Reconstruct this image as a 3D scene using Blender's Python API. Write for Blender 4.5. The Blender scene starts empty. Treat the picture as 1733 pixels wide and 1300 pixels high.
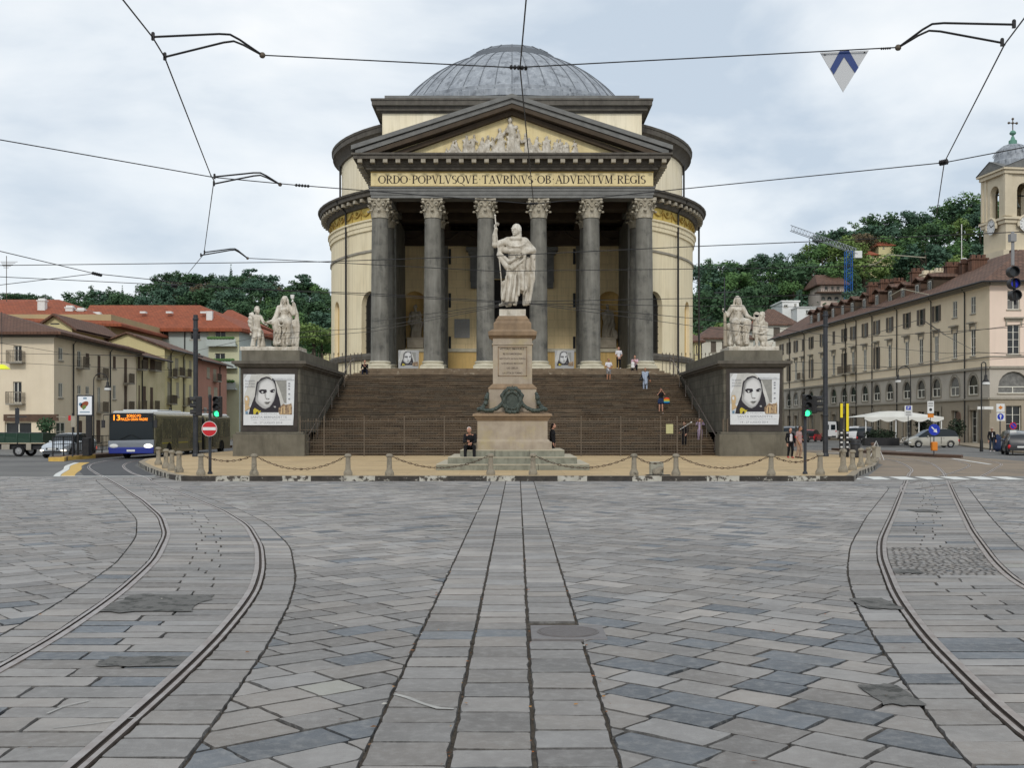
import bpy, math, random
import numpy as np
from mathutils import Matrix, Vector
R=math.radians; PI=math.pi; sin=math.sin; cos=math.cos
random.seed(7); rng=np.random.default_rng(11)
S=bpy.context.scene; COL=S.collection
# ---------------- camera, world, sun, exposure ----------------
CX,HY,FP,CH=866.5,722.0,1900.0,1.9      # centre column, horizon row, focal length (photo pixels), eye height
cam=bpy.data.cameras.new('camera'); camo=bpy.data.objects.new('camera',cam); COL.objects.link(camo)
cam.sensor_width=36; cam.lens=36*FP/1733; cam.shift_y=(HY-650)/1733; cam.clip_start=.1; cam.clip_end=3000
camo.location=(0,0,CH); camo.rotation_euler=(R(90),0,0); S.camera=camo
w=bpy.data.worlds.new("World"); S.world=w; w.use_nodes=True
nt=w.node_tree; nt.nodes.clear(); N=nt.nodes.new; L=nt.links.new
SUN_EL,SUN_ROT=34,182
sky=N('ShaderNodeTexSky'); sky.sky_type='NISHITA'; sky.sun_disc=False; sky.sun_elevation=R(SUN_EL); sky.sun_rotation=R(SUN_ROT)
tc=N('ShaderNodeTexCoord'); mp=N('ShaderNodeMapping'); mp.inputs['Scale'].default_value=(1,1,2.6); L(tc.outputs['Generated'],mp.inputs[0])
n1=N('ShaderNodeTexNoise'); n1.inputs['Scale'].default_value=3.0; n1.inputs['Detail'].default_value=7; n1.inputs['Roughness'].default_value=.5; n1.inputs['Distortion'].default_value=.25; L(mp.outputs[0],n1.inputs['Vector'])
cr=N('ShaderNodeValToRGB'); e=cr.color_ramp.elements
e[0].position=.37; e[0].color=(5.2,6.0,6.9,1); e[1].position=.62; e[1].color=(8.9,9.1,9.2,1)
m_=e.new(.5); m_.color=(7.5,8.0,8.45,1); L(n1.outputs['Fac'],cr.inputs[0])
mx=N('ShaderNodeMix'); mx.data_type='RGBA'; mx.inputs[0].default_value=.92; L(sky.outputs[0],mx.inputs[6]); L(cr.outputs[0],mx.inputs[7])
bg=N('ShaderNodeBackground'); bg.inputs[1].default_value=.1; L(mx.outputs[2],bg.inputs[0]); o_=N('ShaderNodeOutputWorld'); L(bg.outputs[0],o_.inputs[0])
sl=bpy.data.lights.new('sun','SUN'); sl.energy=1.2; sl.angle=R(8); sl.color=(1,.96,.9); so=bpy.data.objects.new('sun',sl); COL.objects.link(so)
# sun stands behind the camera, a little to the left
so.rotation_euler=(R(90-SUN_EL),0,R(-2))
S.view_settings.view_transform='Standard'; S.view_settings.look='None'; S.view_settings.gamma=1; S.view_settings.exposure=0.2
try: S.cycles.use_denoising=True; S.cycles.max_bounces=6; S.cycles.diffuse_bounces=3; S.cycles.transparent_max_bounces=4
except Exception: pass

# ---------------- helpers ----------------
def P(px,py,Y): return Vector(((px-CX)/FP*Y, Y, CH-(py-HY)/FP*Y))
def G(px,py,zg=0.0):
    d=(CH-zg)*FP/(py-HY); return ((px-CX)/FP*d, d)
def X(px,Y): return (px-CX)/FP*Y
def Zt(py,Y): return CH-(py-HY)/FP*Y
MW={}
class MB:
    def __init__(s): s.v=[]; s.f=[]; s.m=[]; s.c=[]; s.col=None
    def face(s,pts,m=0):
        i=len(s.v); s.v+= [tuple(p) for p in pts]; s.f.append(tuple(range(i,i+len(pts)))); s.m.append(m)
        if s.col is not None: s.c.append(s.col)
    def box(s,x0,y0,z0,x1,y1,z1,m=0,T=None):
        if x0>x1:x0,x1=x1,x0
        if y0>y1:y0,y1=y1,y0
        if z0>z1:z0,z1=z1,z0
        i=len(s.v); p=[(x0,y0,z0),(x1,y0,z0),(x1,y1,z0),(x0,y1,z0),(x0,y0,z1),(x1,y0,z1),(x1,y1,z1),(x0,y1,z1)]
        if T: p=[tuple(T@Vector(q)) for q in p]
        s.v+=p
        for q in ((0,3,2,1),(4,5,6,7),(0,1,5,4),(1,2,6,5),(2,3,7,6),(3,0,4,7)):
            s.f.append(tuple(i+k for k in q)); s.m.append(m)
            if s.col is not None: s.c.append(s.col)
        return s
    def cbox(s,c,d,m=0,T=None): return s.box(c[0]-d[0]/2,c[1]-d[1]/2,c[2]-d[2]/2,c[0]+d[0]/2,c[1]+d[1]/2,c[2]+d[2]/2,m,T)
    def grid(s,rows,m=0,cu=False,cv=False,mf=None):
        i=len(s.v); nr=len(rows); nc=len(rows[0])
        for r in rows: s.v+=[tuple(p) for p in r]
        for a in range(nr if cu else nr-1):
            for b in range(nc if cv else nc-1):
                a2=(a+1)%nr; b2=(b+1)%nc
                s.f.append((i+a*nc+b,i+a*nc+b2,i+a2*nc+b2,i+a2*nc+b)); s.m.append(mf(a,b) if mf else m)
                if s.col is not None: s.c.append(s.col)
        return s
    def lathe(s,prof,n=16,c=(0,0,0),m=0,a0=0,a1=2*PI,mf=None):
        full=abs(a1-a0-2*PI)<1e-6; k=n if full else n+1
        rows=[[(c[0]+r*sin(a0+(a1-a0)*j/n),c[1]-r*cos(a0+(a1-a0)*j/n),c[2]+z) for j in range(k)] for r,z in prof]
        return s.grid(rows,m,False,full,mf)
    def tube(s,pts,r,n=6,m=0,caps=True):
        pts=[Vector(p) for p in pts]; rs=r if isinstance(r,(list,tuple)) else [r]*len(pts); rows=[]
        for k,p in enumerate(pts):
            t=(pts[min(k+1,len(pts)-1)]-pts[max(k-1,0)]).normalized()
            a=Vector((0,0,1)) if abs(t.z)<.9 else Vector((1,0,0))
            u=t.cross(a).normalized(); w_=t.cross(u)
            rows.append([p+(u*cos(2*PI*j/n)+w_*sin(2*PI*j/n))*rs[k] for j in range(n)])
        s.grid(rows,m,False,True)
        if caps: s.face(list(reversed(rows[0])),m); s.face(rows[-1],m)
        return s
    def prism(s,poly,fn,a,b,m=0,caps=True):
        """poly 2d list, fn(u,v,w) -> point; extruded from w=a to w=b"""
        A=[fn(u,v,a) for u,v in poly]; B=[fn(u,v,b) for u,v in poly]; n=len(poly)
        if caps: s.face(A,m); s.face(B[::-1],m)
        for k in range(n): s.face([A[k],B[k],B[(k+1)%n],A[(k+1)%n]],m)
        return s
    def sph(s,c,r,n=8,m=0):
        rr=r if isinstance(r,(tuple,list)) else (r,r,r)
        rows=[[(c[0]+rr[0]*sin(PI*i/n)*cos(2*PI*j/(2*n)),c[1]+rr[1]*sin(PI*i/n)*sin(2*PI*j/(2*n)),c[2]-rr[2]*cos(PI*i/n)) for j in range(2*n)] for i in range(n+1)]
        return s.grid(rows,m,False,True)
    def build(s,name,mats,parent=None,smooth=False,bevel=0,origin=None,ang=40):
        if not isinstance(mats,(list,tuple)): mats=[mats]
        me=bpy.data.meshes.new(name); v=np.array(s.v,dtype=float).reshape(-1,3)
        mw=MW.get(parent) if parent else None
        if mw is not None:
            inv=np.array(mw.inverted()); v=v@inv[:3,:3].T+inv[:3,3]
        elif origin is not None: v=v-np.array(origin)
        me.from_pydata(v.tolist(),[],s.f)
        for q in mats: me.materials.append(q)
        me.polygons.foreach_set('material_index',s.m)
        if s.c:
            ca=me.color_attributes.new('Col','FLOAT_COLOR','CORNER'); arr=[]
            for f,c in zip(s.f,s.c): arr+= [c[0],c[1],c[2],1]*len(f)
            ca.data.foreach_set('color',arr)
        fixn(me)
        if smooth:
            me.polygons.foreach_set('use_smooth',[True]*len(me.polygons))
            if ang<170:
                try: me.set_sharp_from_angle(angle=R(ang))
                except Exception: pass
        ob=bpy.data.objects.new(name,me); COL.objects.link(ob)
        if parent: ob.parent=parent; MW[ob]=MW[parent]
        elif origin is not None: ob.location=origin; MW[ob]=Matrix.Translation(origin)
        if bevel:
            bv=ob.modifiers.new('bevel','BEVEL'); bv.width=bevel; bv.segments=2; bv.limit_method='ANGLE'; bv.angle_limit=R(40)
        return ob
import bmesh
def fixn(me):
    if len(me.polygons)>60000: return
    bm=bmesh.new(); bm.from_mesh(me); bmesh.ops.remove_doubles(bm,verts=bm.verts,dist=1e-5)
    bmesh.ops.recalc_face_normals(bm,faces=bm.faces); bm.to_mesh(me); bm.free()
def tag(o,label=None,cat=None,group=None,kind=None):
    if label:o['label']=label
    if cat:o['category']=cat
    if group:o['group']=group
    if kind:o['kind']=kind
    return o
def thing(name,label,cat,loc=(0,0,0),rz=0,group=None):
    o=bpy.data.objects.new(name,None); COL.objects.link(o); o.location=loc; o.rotation_euler=(0,0,rz); o.empty_display_size=.2
    MW[o]=Matrix.Translation(loc)@Matrix.Rotation(rz,4,'Z'); return tag(o,label,cat,group)
KIDS={}
def copy_tree(o,loc=None,rz=None,label=None,group=None,parent=None,scale=None):
    c=o.copy(); COL.objects.link(c)
    if parent: c.parent=parent
    for ch in list(o.children): copy_tree(ch,parent=c)
    if loc is not None:c.location=loc
    if rz is not None:c.rotation_euler=(0,0,rz)
    if scale is not None:c.scale=scale
    if label:c['label']=label
    if group:c['group']=group
    return c
def struct(o): o['kind']='structure'; return o
# ---------------- materials ----------------
def mat(name,c,c2=None,rough=.75,metal=0,scale=2.5,bump=0,bscale=None,streak=None,brick=None,spec=.35,emit=None,attr=False,coat=0,blotch=None,aniso=(1,1,1),sub=0):
    m=bpy.data.materials.new(name); m.use_nodes=True; nt=m.node_tree; N=nt.nodes.new; L=nt.links.new; b=nt.nodes['Principled BSDF']
    b.inputs['Roughness'].default_value=rough; b.inputs['Metallic'].default_value=metal; b.inputs['Specular IOR Level'].default_value=spec
    if coat: b.inputs['Coat Weight'].default_value=coat
    geo=N('ShaderNodeNewGeometry'); mp=N('ShaderNodeMapping'); mp.inputs['Scale'].default_value=aniso; L(geo.outputs['Position'],mp.inputs[0]); vec=mp.outputs[0]
    def noise(sc,det=6,v=vec,ro=.6,dist=0):
        n=N('ShaderNodeTexNoise'); n.inputs['Scale'].default_value=sc; n.inputs['Detail'].default_value=det; n.inputs['Roughness'].default_value=ro; n.inputs['Distortion'].default_value=dist; L(v,n.inputs['Vector']); return n.outputs['Fac']
    def ramp(f,a,b_):
        r=N('ShaderNodeMapRange'); r.inputs[1].default_value=a; r.inputs[2].default_value=b_; L(f,r.inputs[0]); return r.outputs[0]
    def mix(f,A,B,mode='MIX'):
        x=N('ShaderNodeMix'); x.data_type='RGBA'; x.blend_type=mode
        if isinstance(f,float): x.inputs[0].default_value=f
        else: L(f,x.inputs[0])
        for s_,q in ((6,A),(7,B)):
            if isinstance(q,tuple): x.inputs[s_].default_value=(*q,1)
            else: L(q,x.inputs[s_])
        return x.outputs[2]
    base=tuple(c)
    if attr:
        a=N('ShaderNodeVertexColor'); a.layer_name='Col'; base=a.outputs['Color']
        if c2: base=mix(ramp(noise(scale),.3,.75),base,mix(1.0,base,tuple(c2),'MULTIPLY'))
    elif c2: base=mix(ramp(noise(scale),.32,.68),base,tuple(c2))
    if blotch: base=mix(ramp(noise(blotch[1],5,ro=.65),blotch[2],blotch[3]),base,tuple(blotch[0]))
    h=None
    if brick:
        sx=N('ShaderNodeSeparateXYZ'); L(geo.outputs['Position'],sx.inputs[0]); cb=N('ShaderNodeCombineXYZ')
        if brick.get('flat'): L(sx.outputs[0],cb.inputs[0]); L(sx.outputs[1],cb.inputs[1])
        else:
            ad=N('ShaderNodeMath'); ad.operation='ADD'; L(sx.outputs[0],ad.inputs[0]); L(sx.outputs[1],ad.inputs[1]); L(ad.outputs[0],cb.inputs[0]); L(sx.outputs[2],cb.inputs[1])
        v=cb.outputs[0]
        if brick.get('rot'):
            mm=N('ShaderNodeMapping'); mm.inputs['Rotation'].default_value=(0,0,brick['rot']); L(v,mm.inputs[0]); v=mm.outputs[0]
        bt=N('ShaderNodeTexBrick'); bt.inputs['Scale'].default_value=1; bt.inputs['Brick Width'].default_value=brick['w']; bt.inputs['Row Height'].default_value=brick['h']
        bt.inputs['Mortar Size'].default_value=brick.get('ms',.012); bt.inputs['Mortar Smooth'].default_value=.3; bt.inputs['Color1'].default_value=(1,1,1,1); vv=brick.get('var',.8); bt.inputs['Color2'].default_value=(vv,vv,vv,1)
        mo=brick.get('mortar',.45); bt.inputs['Mortar'].default_value=(mo,mo,mo,1); L(v,bt.inputs['Vector'])
        base=mix(1.0,base,bt.outputs['Color'],'MULTIPLY')
    if streak:
        m2=N('ShaderNodeMapping'); m2.inputs['Scale'].default_value=streak[2] if len(streak)>2 else (2.2,2.2,.12); L(geo.outputs['Position'],m2.inputs[0])
        f=ramp(noise(1.6,6,m2.outputs[0],.65),.47,.75); f2=N('ShaderNodeMath'); f2.operation='MULTIPLY'; f2.inputs[1].default_value=streak[1]; L(f,f2.inputs[0])
        base=mix(f2.outputs[0],base,tuple(streak[0]))
    if isinstance(base,tuple): b.inputs['Base Color'].default_value=(*base,1)
    else: L(base,b.inputs['Base Color'])
    if bump:
        bn=N('ShaderNodeBump'); bn.inputs['Strength'].default_value=min(1,bump); bn.inputs['Distance'].default_value=.02 if bump<=1 else .02*bump
        L(noise(bscale or scale*6,5),bn.inputs['Height']); L(bn.outputs[0],b.inputs['Normal'])
    if emit: b.inputs['Emission Color'].default_value=(*emit[0],1); b.inputs['Emission Strength'].default_value=emit[1]
    return m
M={}
def mk(k,*a,**kw): M[k]=mat(k,*a,**kw); return M[k]
mk('cream',(.84,.74,.53),(.88,.79,.60),scale=.35,rough=.85,bump=.15,bscale=12,streak=((.42,.36,.23),.5))
mk('cream_low',(.84,.74,.52),(.79,.68,.46),scale=.5,rough=.85,bump=.15,bscale=12,streak=((.42,.35,.22),.5))
mk('ochre',(.84,.68,.40),(.78,.61,.35),scale=.6,rough=.85,brick=dict(w=1.6,h=.72,ms=.018,mortar=.72,var=.93),streak=((.25,.18,.09),.35))
mk('ochre_dado',(.72,.50,.20),(.62,.43,.17),scale=.8,rough=.85,streak=((.22,.16,.08),.4))
mk('frieze_yellow',(.62,.47,.13),(.52,.38,.10),scale=1.5,rough=.8)
mk('gold_swag',(.30,.19,.035),(.42,.28,.06),scale=5,rough=.7)
mk('inscr',(.78,.66,.38),(.70,.58,.31),scale=1.2,rough=.8,streak=((.42,.32,.16),.4))
mk('letter',(.035,.022,.014),rough=.6)
mk('colstone',(.115,.110,.094),(.19,.182,.155),scale=1.1,rough=.7,bump=.3,bscale=9,streak=((.30,.29,.26),.55,(1.7,1.7,.16)),blotch=((.055,.055,.05),.9,.52,.72))
mk('cornice',(.085,.076,.064),(.135,.122,.102),scale=1.4,rough=.85,bump=.3,bscale=8,streak=((.045,.038,.03),.5))
mk('cornice_grey',(.20,.20,.19),(.14,.14,.135),scale=1.6,rough=.8,streak=((.08,.08,.075),.5,(.3,.3,4)))
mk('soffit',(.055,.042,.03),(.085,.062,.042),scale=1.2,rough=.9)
mk('dentil',(.42,.38,.30),(.25,.22,.17),scale=3,rough=.8)
mk('lead',(.22,.24,.27),(.31,.335,.365),scale=.8,rough=.6,metal=.0,streak=((.50,.53,.56),.6,(1.5,1.5,.10)),blotch=((.10,.11,.125),1.4,.5,.7))
mk('lead_seam',(.15,.165,.185),rough=.6)
mk('marble',(.70,.66,.58),(.46,.41,.33),scale=2.2,rough=.65,bump=.25,bscale=14,blotch=((.26,.22,.16),1.6,.5,.75),streak=((.12,.10,.07),.5,(5,5,.5)))
mk('marble_shade',(.42,.37,.29),(.30,.26,.2),scale=2,rough=.8,bump=.2)
mk('white_stone',(.62,.58,.46),(.50,.46,.35),scale=2,rough=.7,streak=((.3,.27,.2),.4,(.6,.6,3)))
mk('capital',(.50,.46,.37),(.30,.26,.19),scale=4,rough=.8,bump=.4,bscale=14)
mk('granite',(.41,.345,.265),(.31,.255,.195),scale=2.2,rough=.7,bump=.2,bscale=20,streak=((.22,.17,.12),.45),blotch=((.40,.33,.19),1.3,.5,.75))
mk('granite_cap',(.30,.21,.13),(.20,.14,.09),scale=2,rough=.85,bump=.3,streak=((.12,.09,.06),.5))
mk('step_grey',(.42,.40,.33),(.30,.29,.23),scale=2.4,rough=.8,bump=.3,bscale=14,streak=((.09,.09,.07),.6,(1.6,1.6,.6)))
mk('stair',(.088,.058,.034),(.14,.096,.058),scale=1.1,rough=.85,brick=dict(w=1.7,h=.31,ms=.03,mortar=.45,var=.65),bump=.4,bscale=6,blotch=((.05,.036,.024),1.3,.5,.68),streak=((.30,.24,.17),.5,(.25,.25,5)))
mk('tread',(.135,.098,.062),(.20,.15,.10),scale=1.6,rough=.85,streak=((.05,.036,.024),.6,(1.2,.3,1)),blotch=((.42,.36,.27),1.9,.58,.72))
mk('wing',(.085,.079,.062),(.16,.147,.115),scale=1.1,rough=.85,bump=.5,bscale=7,brick=dict(w=1.25,h=.55,ms=.02,mortar=.5,var=.72),streak=((.035,.032,.025),.6,(1.4,1.4,.2)))
mk('wing_dark',(.045,.038,.034),(.07,.06,.052),scale=1.5,rough=.85,brick=dict(w=1.3,h=.62,ms=.012,mortar=.7,var=.8),bump=.3)
mk('wing_cap',(.12,.108,.082),(.17,.155,.12),scale=1.2,rough=.85,bump=.4,bscale=7,streak=((.05,.045,.034),.6,(1.2,1.2,.3)))
mk('iron',(.095,.075,.055),(.14,.11,.08),scale=6,rough=.6,metal=.3)
mk('iron_dark',(.022,.022,.024),(.035,.033,.032),scale=6,rough=.5,metal=.3)
mk('pole',(.025,.028,.034),(.045,.048,.055),scale=3,rough=.5,metal=.2)
mk('bronze',(.035,.043,.037),(.075,.092,.078),scale=8,rough=.55,metal=.35)
mk('dark',(.012,.011,.01),rough=.7)
mk('black',(.01,.01,.01),rough=.5)
mk('glass',(.014,.016,.018),(.035,.04,.042),scale=.6,rough=.16,spec=.4)
mk('steel',(.46,.42,.39),(.28,.22,.19),scale=5,rough=.36,metal=.85)
mk('groove',(.055,.042,.034),rough=.9)
mk('bed',(.030,.024,.019),(.10,.082,.062),scale=14,rough=.95,bump=.6,bscale=60)
mk('paver',(1,1,1),(.72,.71,.70),scale=1.7,rough=.66,bump=.5,bscale=60,attr=True,spec=.3,blotch=((.175,.17,.163),.9,.48,.88),streak=((.40,.39,.37),.4,(7,7,7)))
mk('asphalt',(.135,.132,.126),(.175,.17,.16),scale=.35,rough=.85,bump=.3,bscale=70,blotch=((.10,.098,.096),.12,.5,.65))
mk('asphalt_dark',(.06,.06,.063),(.08,.08,.08),scale=.8,rough=.8,bump=.3,bscale=60)
mk('asphalt_brown',(.21,.165,.12),(.26,.205,.15),scale=.5,rough=.9,bump=.2,bscale=60,blotch=((.13,.115,.095),.35,.5,.7))
mk('island',(.56,.41,.22),(.45,.32,.17),scale=.35,rough=.8,bump=.2,bscale=20,brick=dict(w=1.9,h=.62,ms=.014,mortar=.55,var=.84,flat=True),streak=((.27,.215,.14),.6,(.5,2.4,1)))
mk('kerb_top',(.30,.25,.18),(.24,.20,.145),scale=3,rough=.85)
mk('kerb_black',(.030,.027,.024),(.07,.06,.05),scale=4,rough=.85,blotch=((.30,.28,.24),6,.62,.66))
mk('kerb_white',(.50,.48,.42),(.38,.36,.3),scale=4,rough=.85,blotch=((.07,.06,.05),5,.5,.56))
mk('paint_white',(.74,.74,.70),(.55,.55,.52),scale=5,rough=.7)
mk('paint_yellow',(.66,.42,.10),(.52,.34,.09),scale=4,rough=.7)
mk('bollard',(.22,.19,.145),(.31,.275,.21),scale=5,rough=.85,bump=.5,bscale=30,blotch=((.07,.06,.045),5,.5,.7))
mk('chain',(.075,.045,.03),rough=.7,metal=.4)
mk('brown_kerb',(.14,.085,.06),(.09,.06,.045),scale=2,rough=.9)
mk('tile_red',(.38,.105,.048),(.29,.08,.038),scale=1.2,rough=.85,bump=.5,bscale=9,brick=dict(w=.5,h=.45,ms=.05,mortar=.6,var=.75,flat=True),streak=((.16,.06,.035),.5,(.5,.5,.5)))
mk('tile_brown',(.12,.064,.044),(.18,.092,.060),scale=1.2,rough=.85,bump=.6,bscale=9,brick=dict(w=.3,h=.35,ms=.03,mortar=.45,var=.75,flat=True))
mk('tile_old',(.22,.118,.080),(.13,.080,.058),scale=1.8,rough=.85,bump=.6,bscale=9,brick=dict(w=.45,h=.5,ms=.05,mortar=.4,var=.6,flat=True))
for k,c,c2 in (('wA',(.76,.66,.50),(.70,.60,.45)),('wA2',(.60,.44,.34),(.54,.40,.31)),('wB',(.66,.58,.38),(.52,.46,.27)),('wC',(.64,.57,.31),(.58,.51,.28)),('wD',(.44,.22,.16),(.38,.19,.14)),('wE',(.48,.53,.50),(.42,.47,.45)),('wE2',(.58,.58,.40),(.52,.52,.36)),
    ('wF',(.46,.36,.20),(.40,.31,.18)),('wG',(.80,.68,.50),(.74,.62,.45)),('wGp',(.80,.65,.54),(.74,.60,.50)),('wGg',(.48,.44,.38),(.42,.385,.33)),('wGt',(.36,.31,.24),(.30,.26,.20)),('wH',(.66,.64,.56),(.6,.58,.5)),('wT',(.64,.56,.42),(.55,.48,.35)),('villa',(.74,.62,.54),(.66,.55,.47))):
    mk(k,c,c2,scale=.4,rough=.88,bump=.12,bscale=10,streak=((c[0]*.6,c[1]*.6,c[2]*.55),.14))
mk('trim',(.36,.33,.27),(.28,.25,.2),scale=2,rough=.85)
mk('trim_dark',(.10,.09,.075),(.14,.125,.105),scale=2,rough=.85)
mk('wood_brown',(.085,.052,.036),(.12,.075,.052),scale=3,rough=.8)
mk('shutter',(.15,.125,.10),(.11,.09,.072),scale=4,rough=.8)
mk('shutter_light',(.40,.37,.28),(.34,.31,.23),scale=4,rough=.8)
mk('curtain',(.22,.215,.20),(.10,.10,.095),scale=3,rough=.5)
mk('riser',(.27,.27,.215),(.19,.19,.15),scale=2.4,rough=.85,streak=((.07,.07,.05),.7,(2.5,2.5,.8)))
mk('step_top',(.50,.45,.34),(.42,.38,.29),scale=2,rough=.8)  # paler than the stained riser; light on the treads is painted in too
mk('winframe',(.72,.70,.62),rough=.6)
mk('stone_lintel',(.34,.31,.255),(.26,.24,.20),scale=3,rough=.8)
mk('white',(.72,.72,.70),(.64,.64,.62),scale=3,rough=.6)
mk('canvas',(.68,.67,.62),(.6,.59,.54),scale=1,rough=.8)
mk('yellow',(.75,.60,.02),rough=.4); mk('orange',(.62,.20,.02),rough=.5); mk('red',(.50,.014,.02),rough=.4); mk('blue',(.012,.035,.38),rough=.4)
mk('green_glow',(.02,.5,.18),emit=((.05,1,.35),1.6)); mk('amber',(.5,.1,.0),emit=((1,.28,.02),2.2)); mk('lampglow',(.9,.9,.8),emit=((1,.9,.75),1.5)); mk('red_glow',(.5,.03,.02),emit=((1,.12,.05),.6))
mk('bark',(.06,.045,.032),(.09,.07,.05),scale=5,rough=.9)
LEAF={}
for k,c,c2 in (('mid',(.050,.105,.036),(.085,.15,.05)),('dark',(.030,.064,.032),(.052,.096,.044)),('blue',(.038,.078,.052),(.062,.108,.070)),('light',(.095,.15,.042),(.14,.19,.06)),('rust',(.070,.058,.034),(.105,.078,.045))):
    LEAF[k]=mk('leaf_'+k,tuple(1.3*u for u in c),tuple(1.35*u for u in c2),scale=.35,rough=.8,spec=.2)
mk('undergrowth',(.03,.055,.022),(.05,.08,.032),scale=.15,rough=.9,spec=.1)
mk('hedge',(.012,.022,.012),(.025,.04,.02),scale=3,rough=.9)
mk('tyre',(.012,.012,.013),rough=.8); mk('rim',(.42,.42,.42),rough=.35,metal=.7)
for k,c in (('car_silver',(.42,.46,.50)),('car_champ',(.42,.40,.34)),('car_black',(.012,.013,.017)),('car_red',(.36,.01,.02)),('car_white',(.68,.69,.70)),('truck_green',(.004,.035,.016)),('bus_blue',(.008,.022,.22)),('bus_grey',(.22,.24,.27)),('bus_side',(.19,.18,.11)),('bus_white',(.55,.57,.57)),('bus_yellow',(.55,.50,.04))):
    mk(k,c,rough=.35,spec=.5,coat=.5)  # bus_side is olive to carry street reflections in its colour
mk('carglass',(.012,.018,.022),rough=.12,spec=.35); mk('busglass',(.15,.15,.08),(.04,.045,.03),scale=.7,rough=.12,spec=.9,blotch=((.20,.19,.10),1.1,.5,.62)); mk('plastic',(.03,.03,.032),rough=.6)  # busglass: olive blotches are reflections painted into the glass colour
for k,c in (('skin',(.50,.27,.19)),('skin_tan',(.40,.20,.12)),('hair_white',(.62,.58,.54)),('hair_dark',(.018,.012,.010)),('hair_brown',(.07,.035,.02)),('navy',(.012,.014,.028)),('jeans',(.035,.05,.075)),('pink',(.60,.40,.47)),('pinkshirt',(.38,.25,.24)),('blacks',(.010,.010,.012)),('greysh',(.23,.22,.22)),('khaki',(.33,.23,.17)),('whitec',(.66,.64,.66)),('scarf',(.36,.42,.52)),('lilac',(.46,.36,.52)),('denim',(.02,.035,.09)),('lip',(.35,.09,.08)),('hat',(.42,.34,.27)),('bagblue',(.03,.045,.10))):
    mk(k,c,tuple(q*.8 for q in c),scale=9,rough=.8,spec=.2)
# ---------------- text (Blender's own font, turned into mesh) ----------------
_T={}
def text2d(s,bold=0.0):
    """returns (verts2d, faces, width) with capital height about 1"""
    k=(s,bold)
    if k in _T: return _T[k]
    cu=bpy.data.curves.new('t','FONT'); cu.body=s; cu.size=1.0/.69; cu.resolution_u=3; cu.offset=bold
    ob=bpy.data.objects.new('t',cu); COL.objects.link(ob); bpy.context.view_layer.update()
    ev=ob.evaluated_get(bpy.context.evaluated_depsgraph_get()); me=ev.to_mesh()
    v=[(p.co.x,p.co.y) for p in me.vertices]; f=[tuple(p.vertices) for p in me.polygons]; ev.to_mesh_clear()
    bpy.data.objects.remove(ob); bpy.data.curves.remove(cu)
    x0=min(p[0] for p in v); x1=max(p[0] for p in v); v=[(p[0]-x0,p[1]) for p in v]
    _T[k]=(v,f,x1-x0); return _T[k]
def put_text(mb,s,fn,cx,z,h,m=0,width=None,bold=0.0):
    """fn(u,v)->point; centred on cx, baseline z, cap height h, optional exact width"""
    v,f,wd=text2d(s,bold); sx=h if width is None else width/wd; i=len(mb.v)
    mb.v+=[tuple(fn(cx+(p[0]-wd/2)*sx,z+p[1]*h)) for p in v]
    for q in f:
        mb.f.append(tuple(i+k for k in q)); mb.m.append(m)
        if mb.col is not None: mb.c.append(mb.col)
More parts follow.
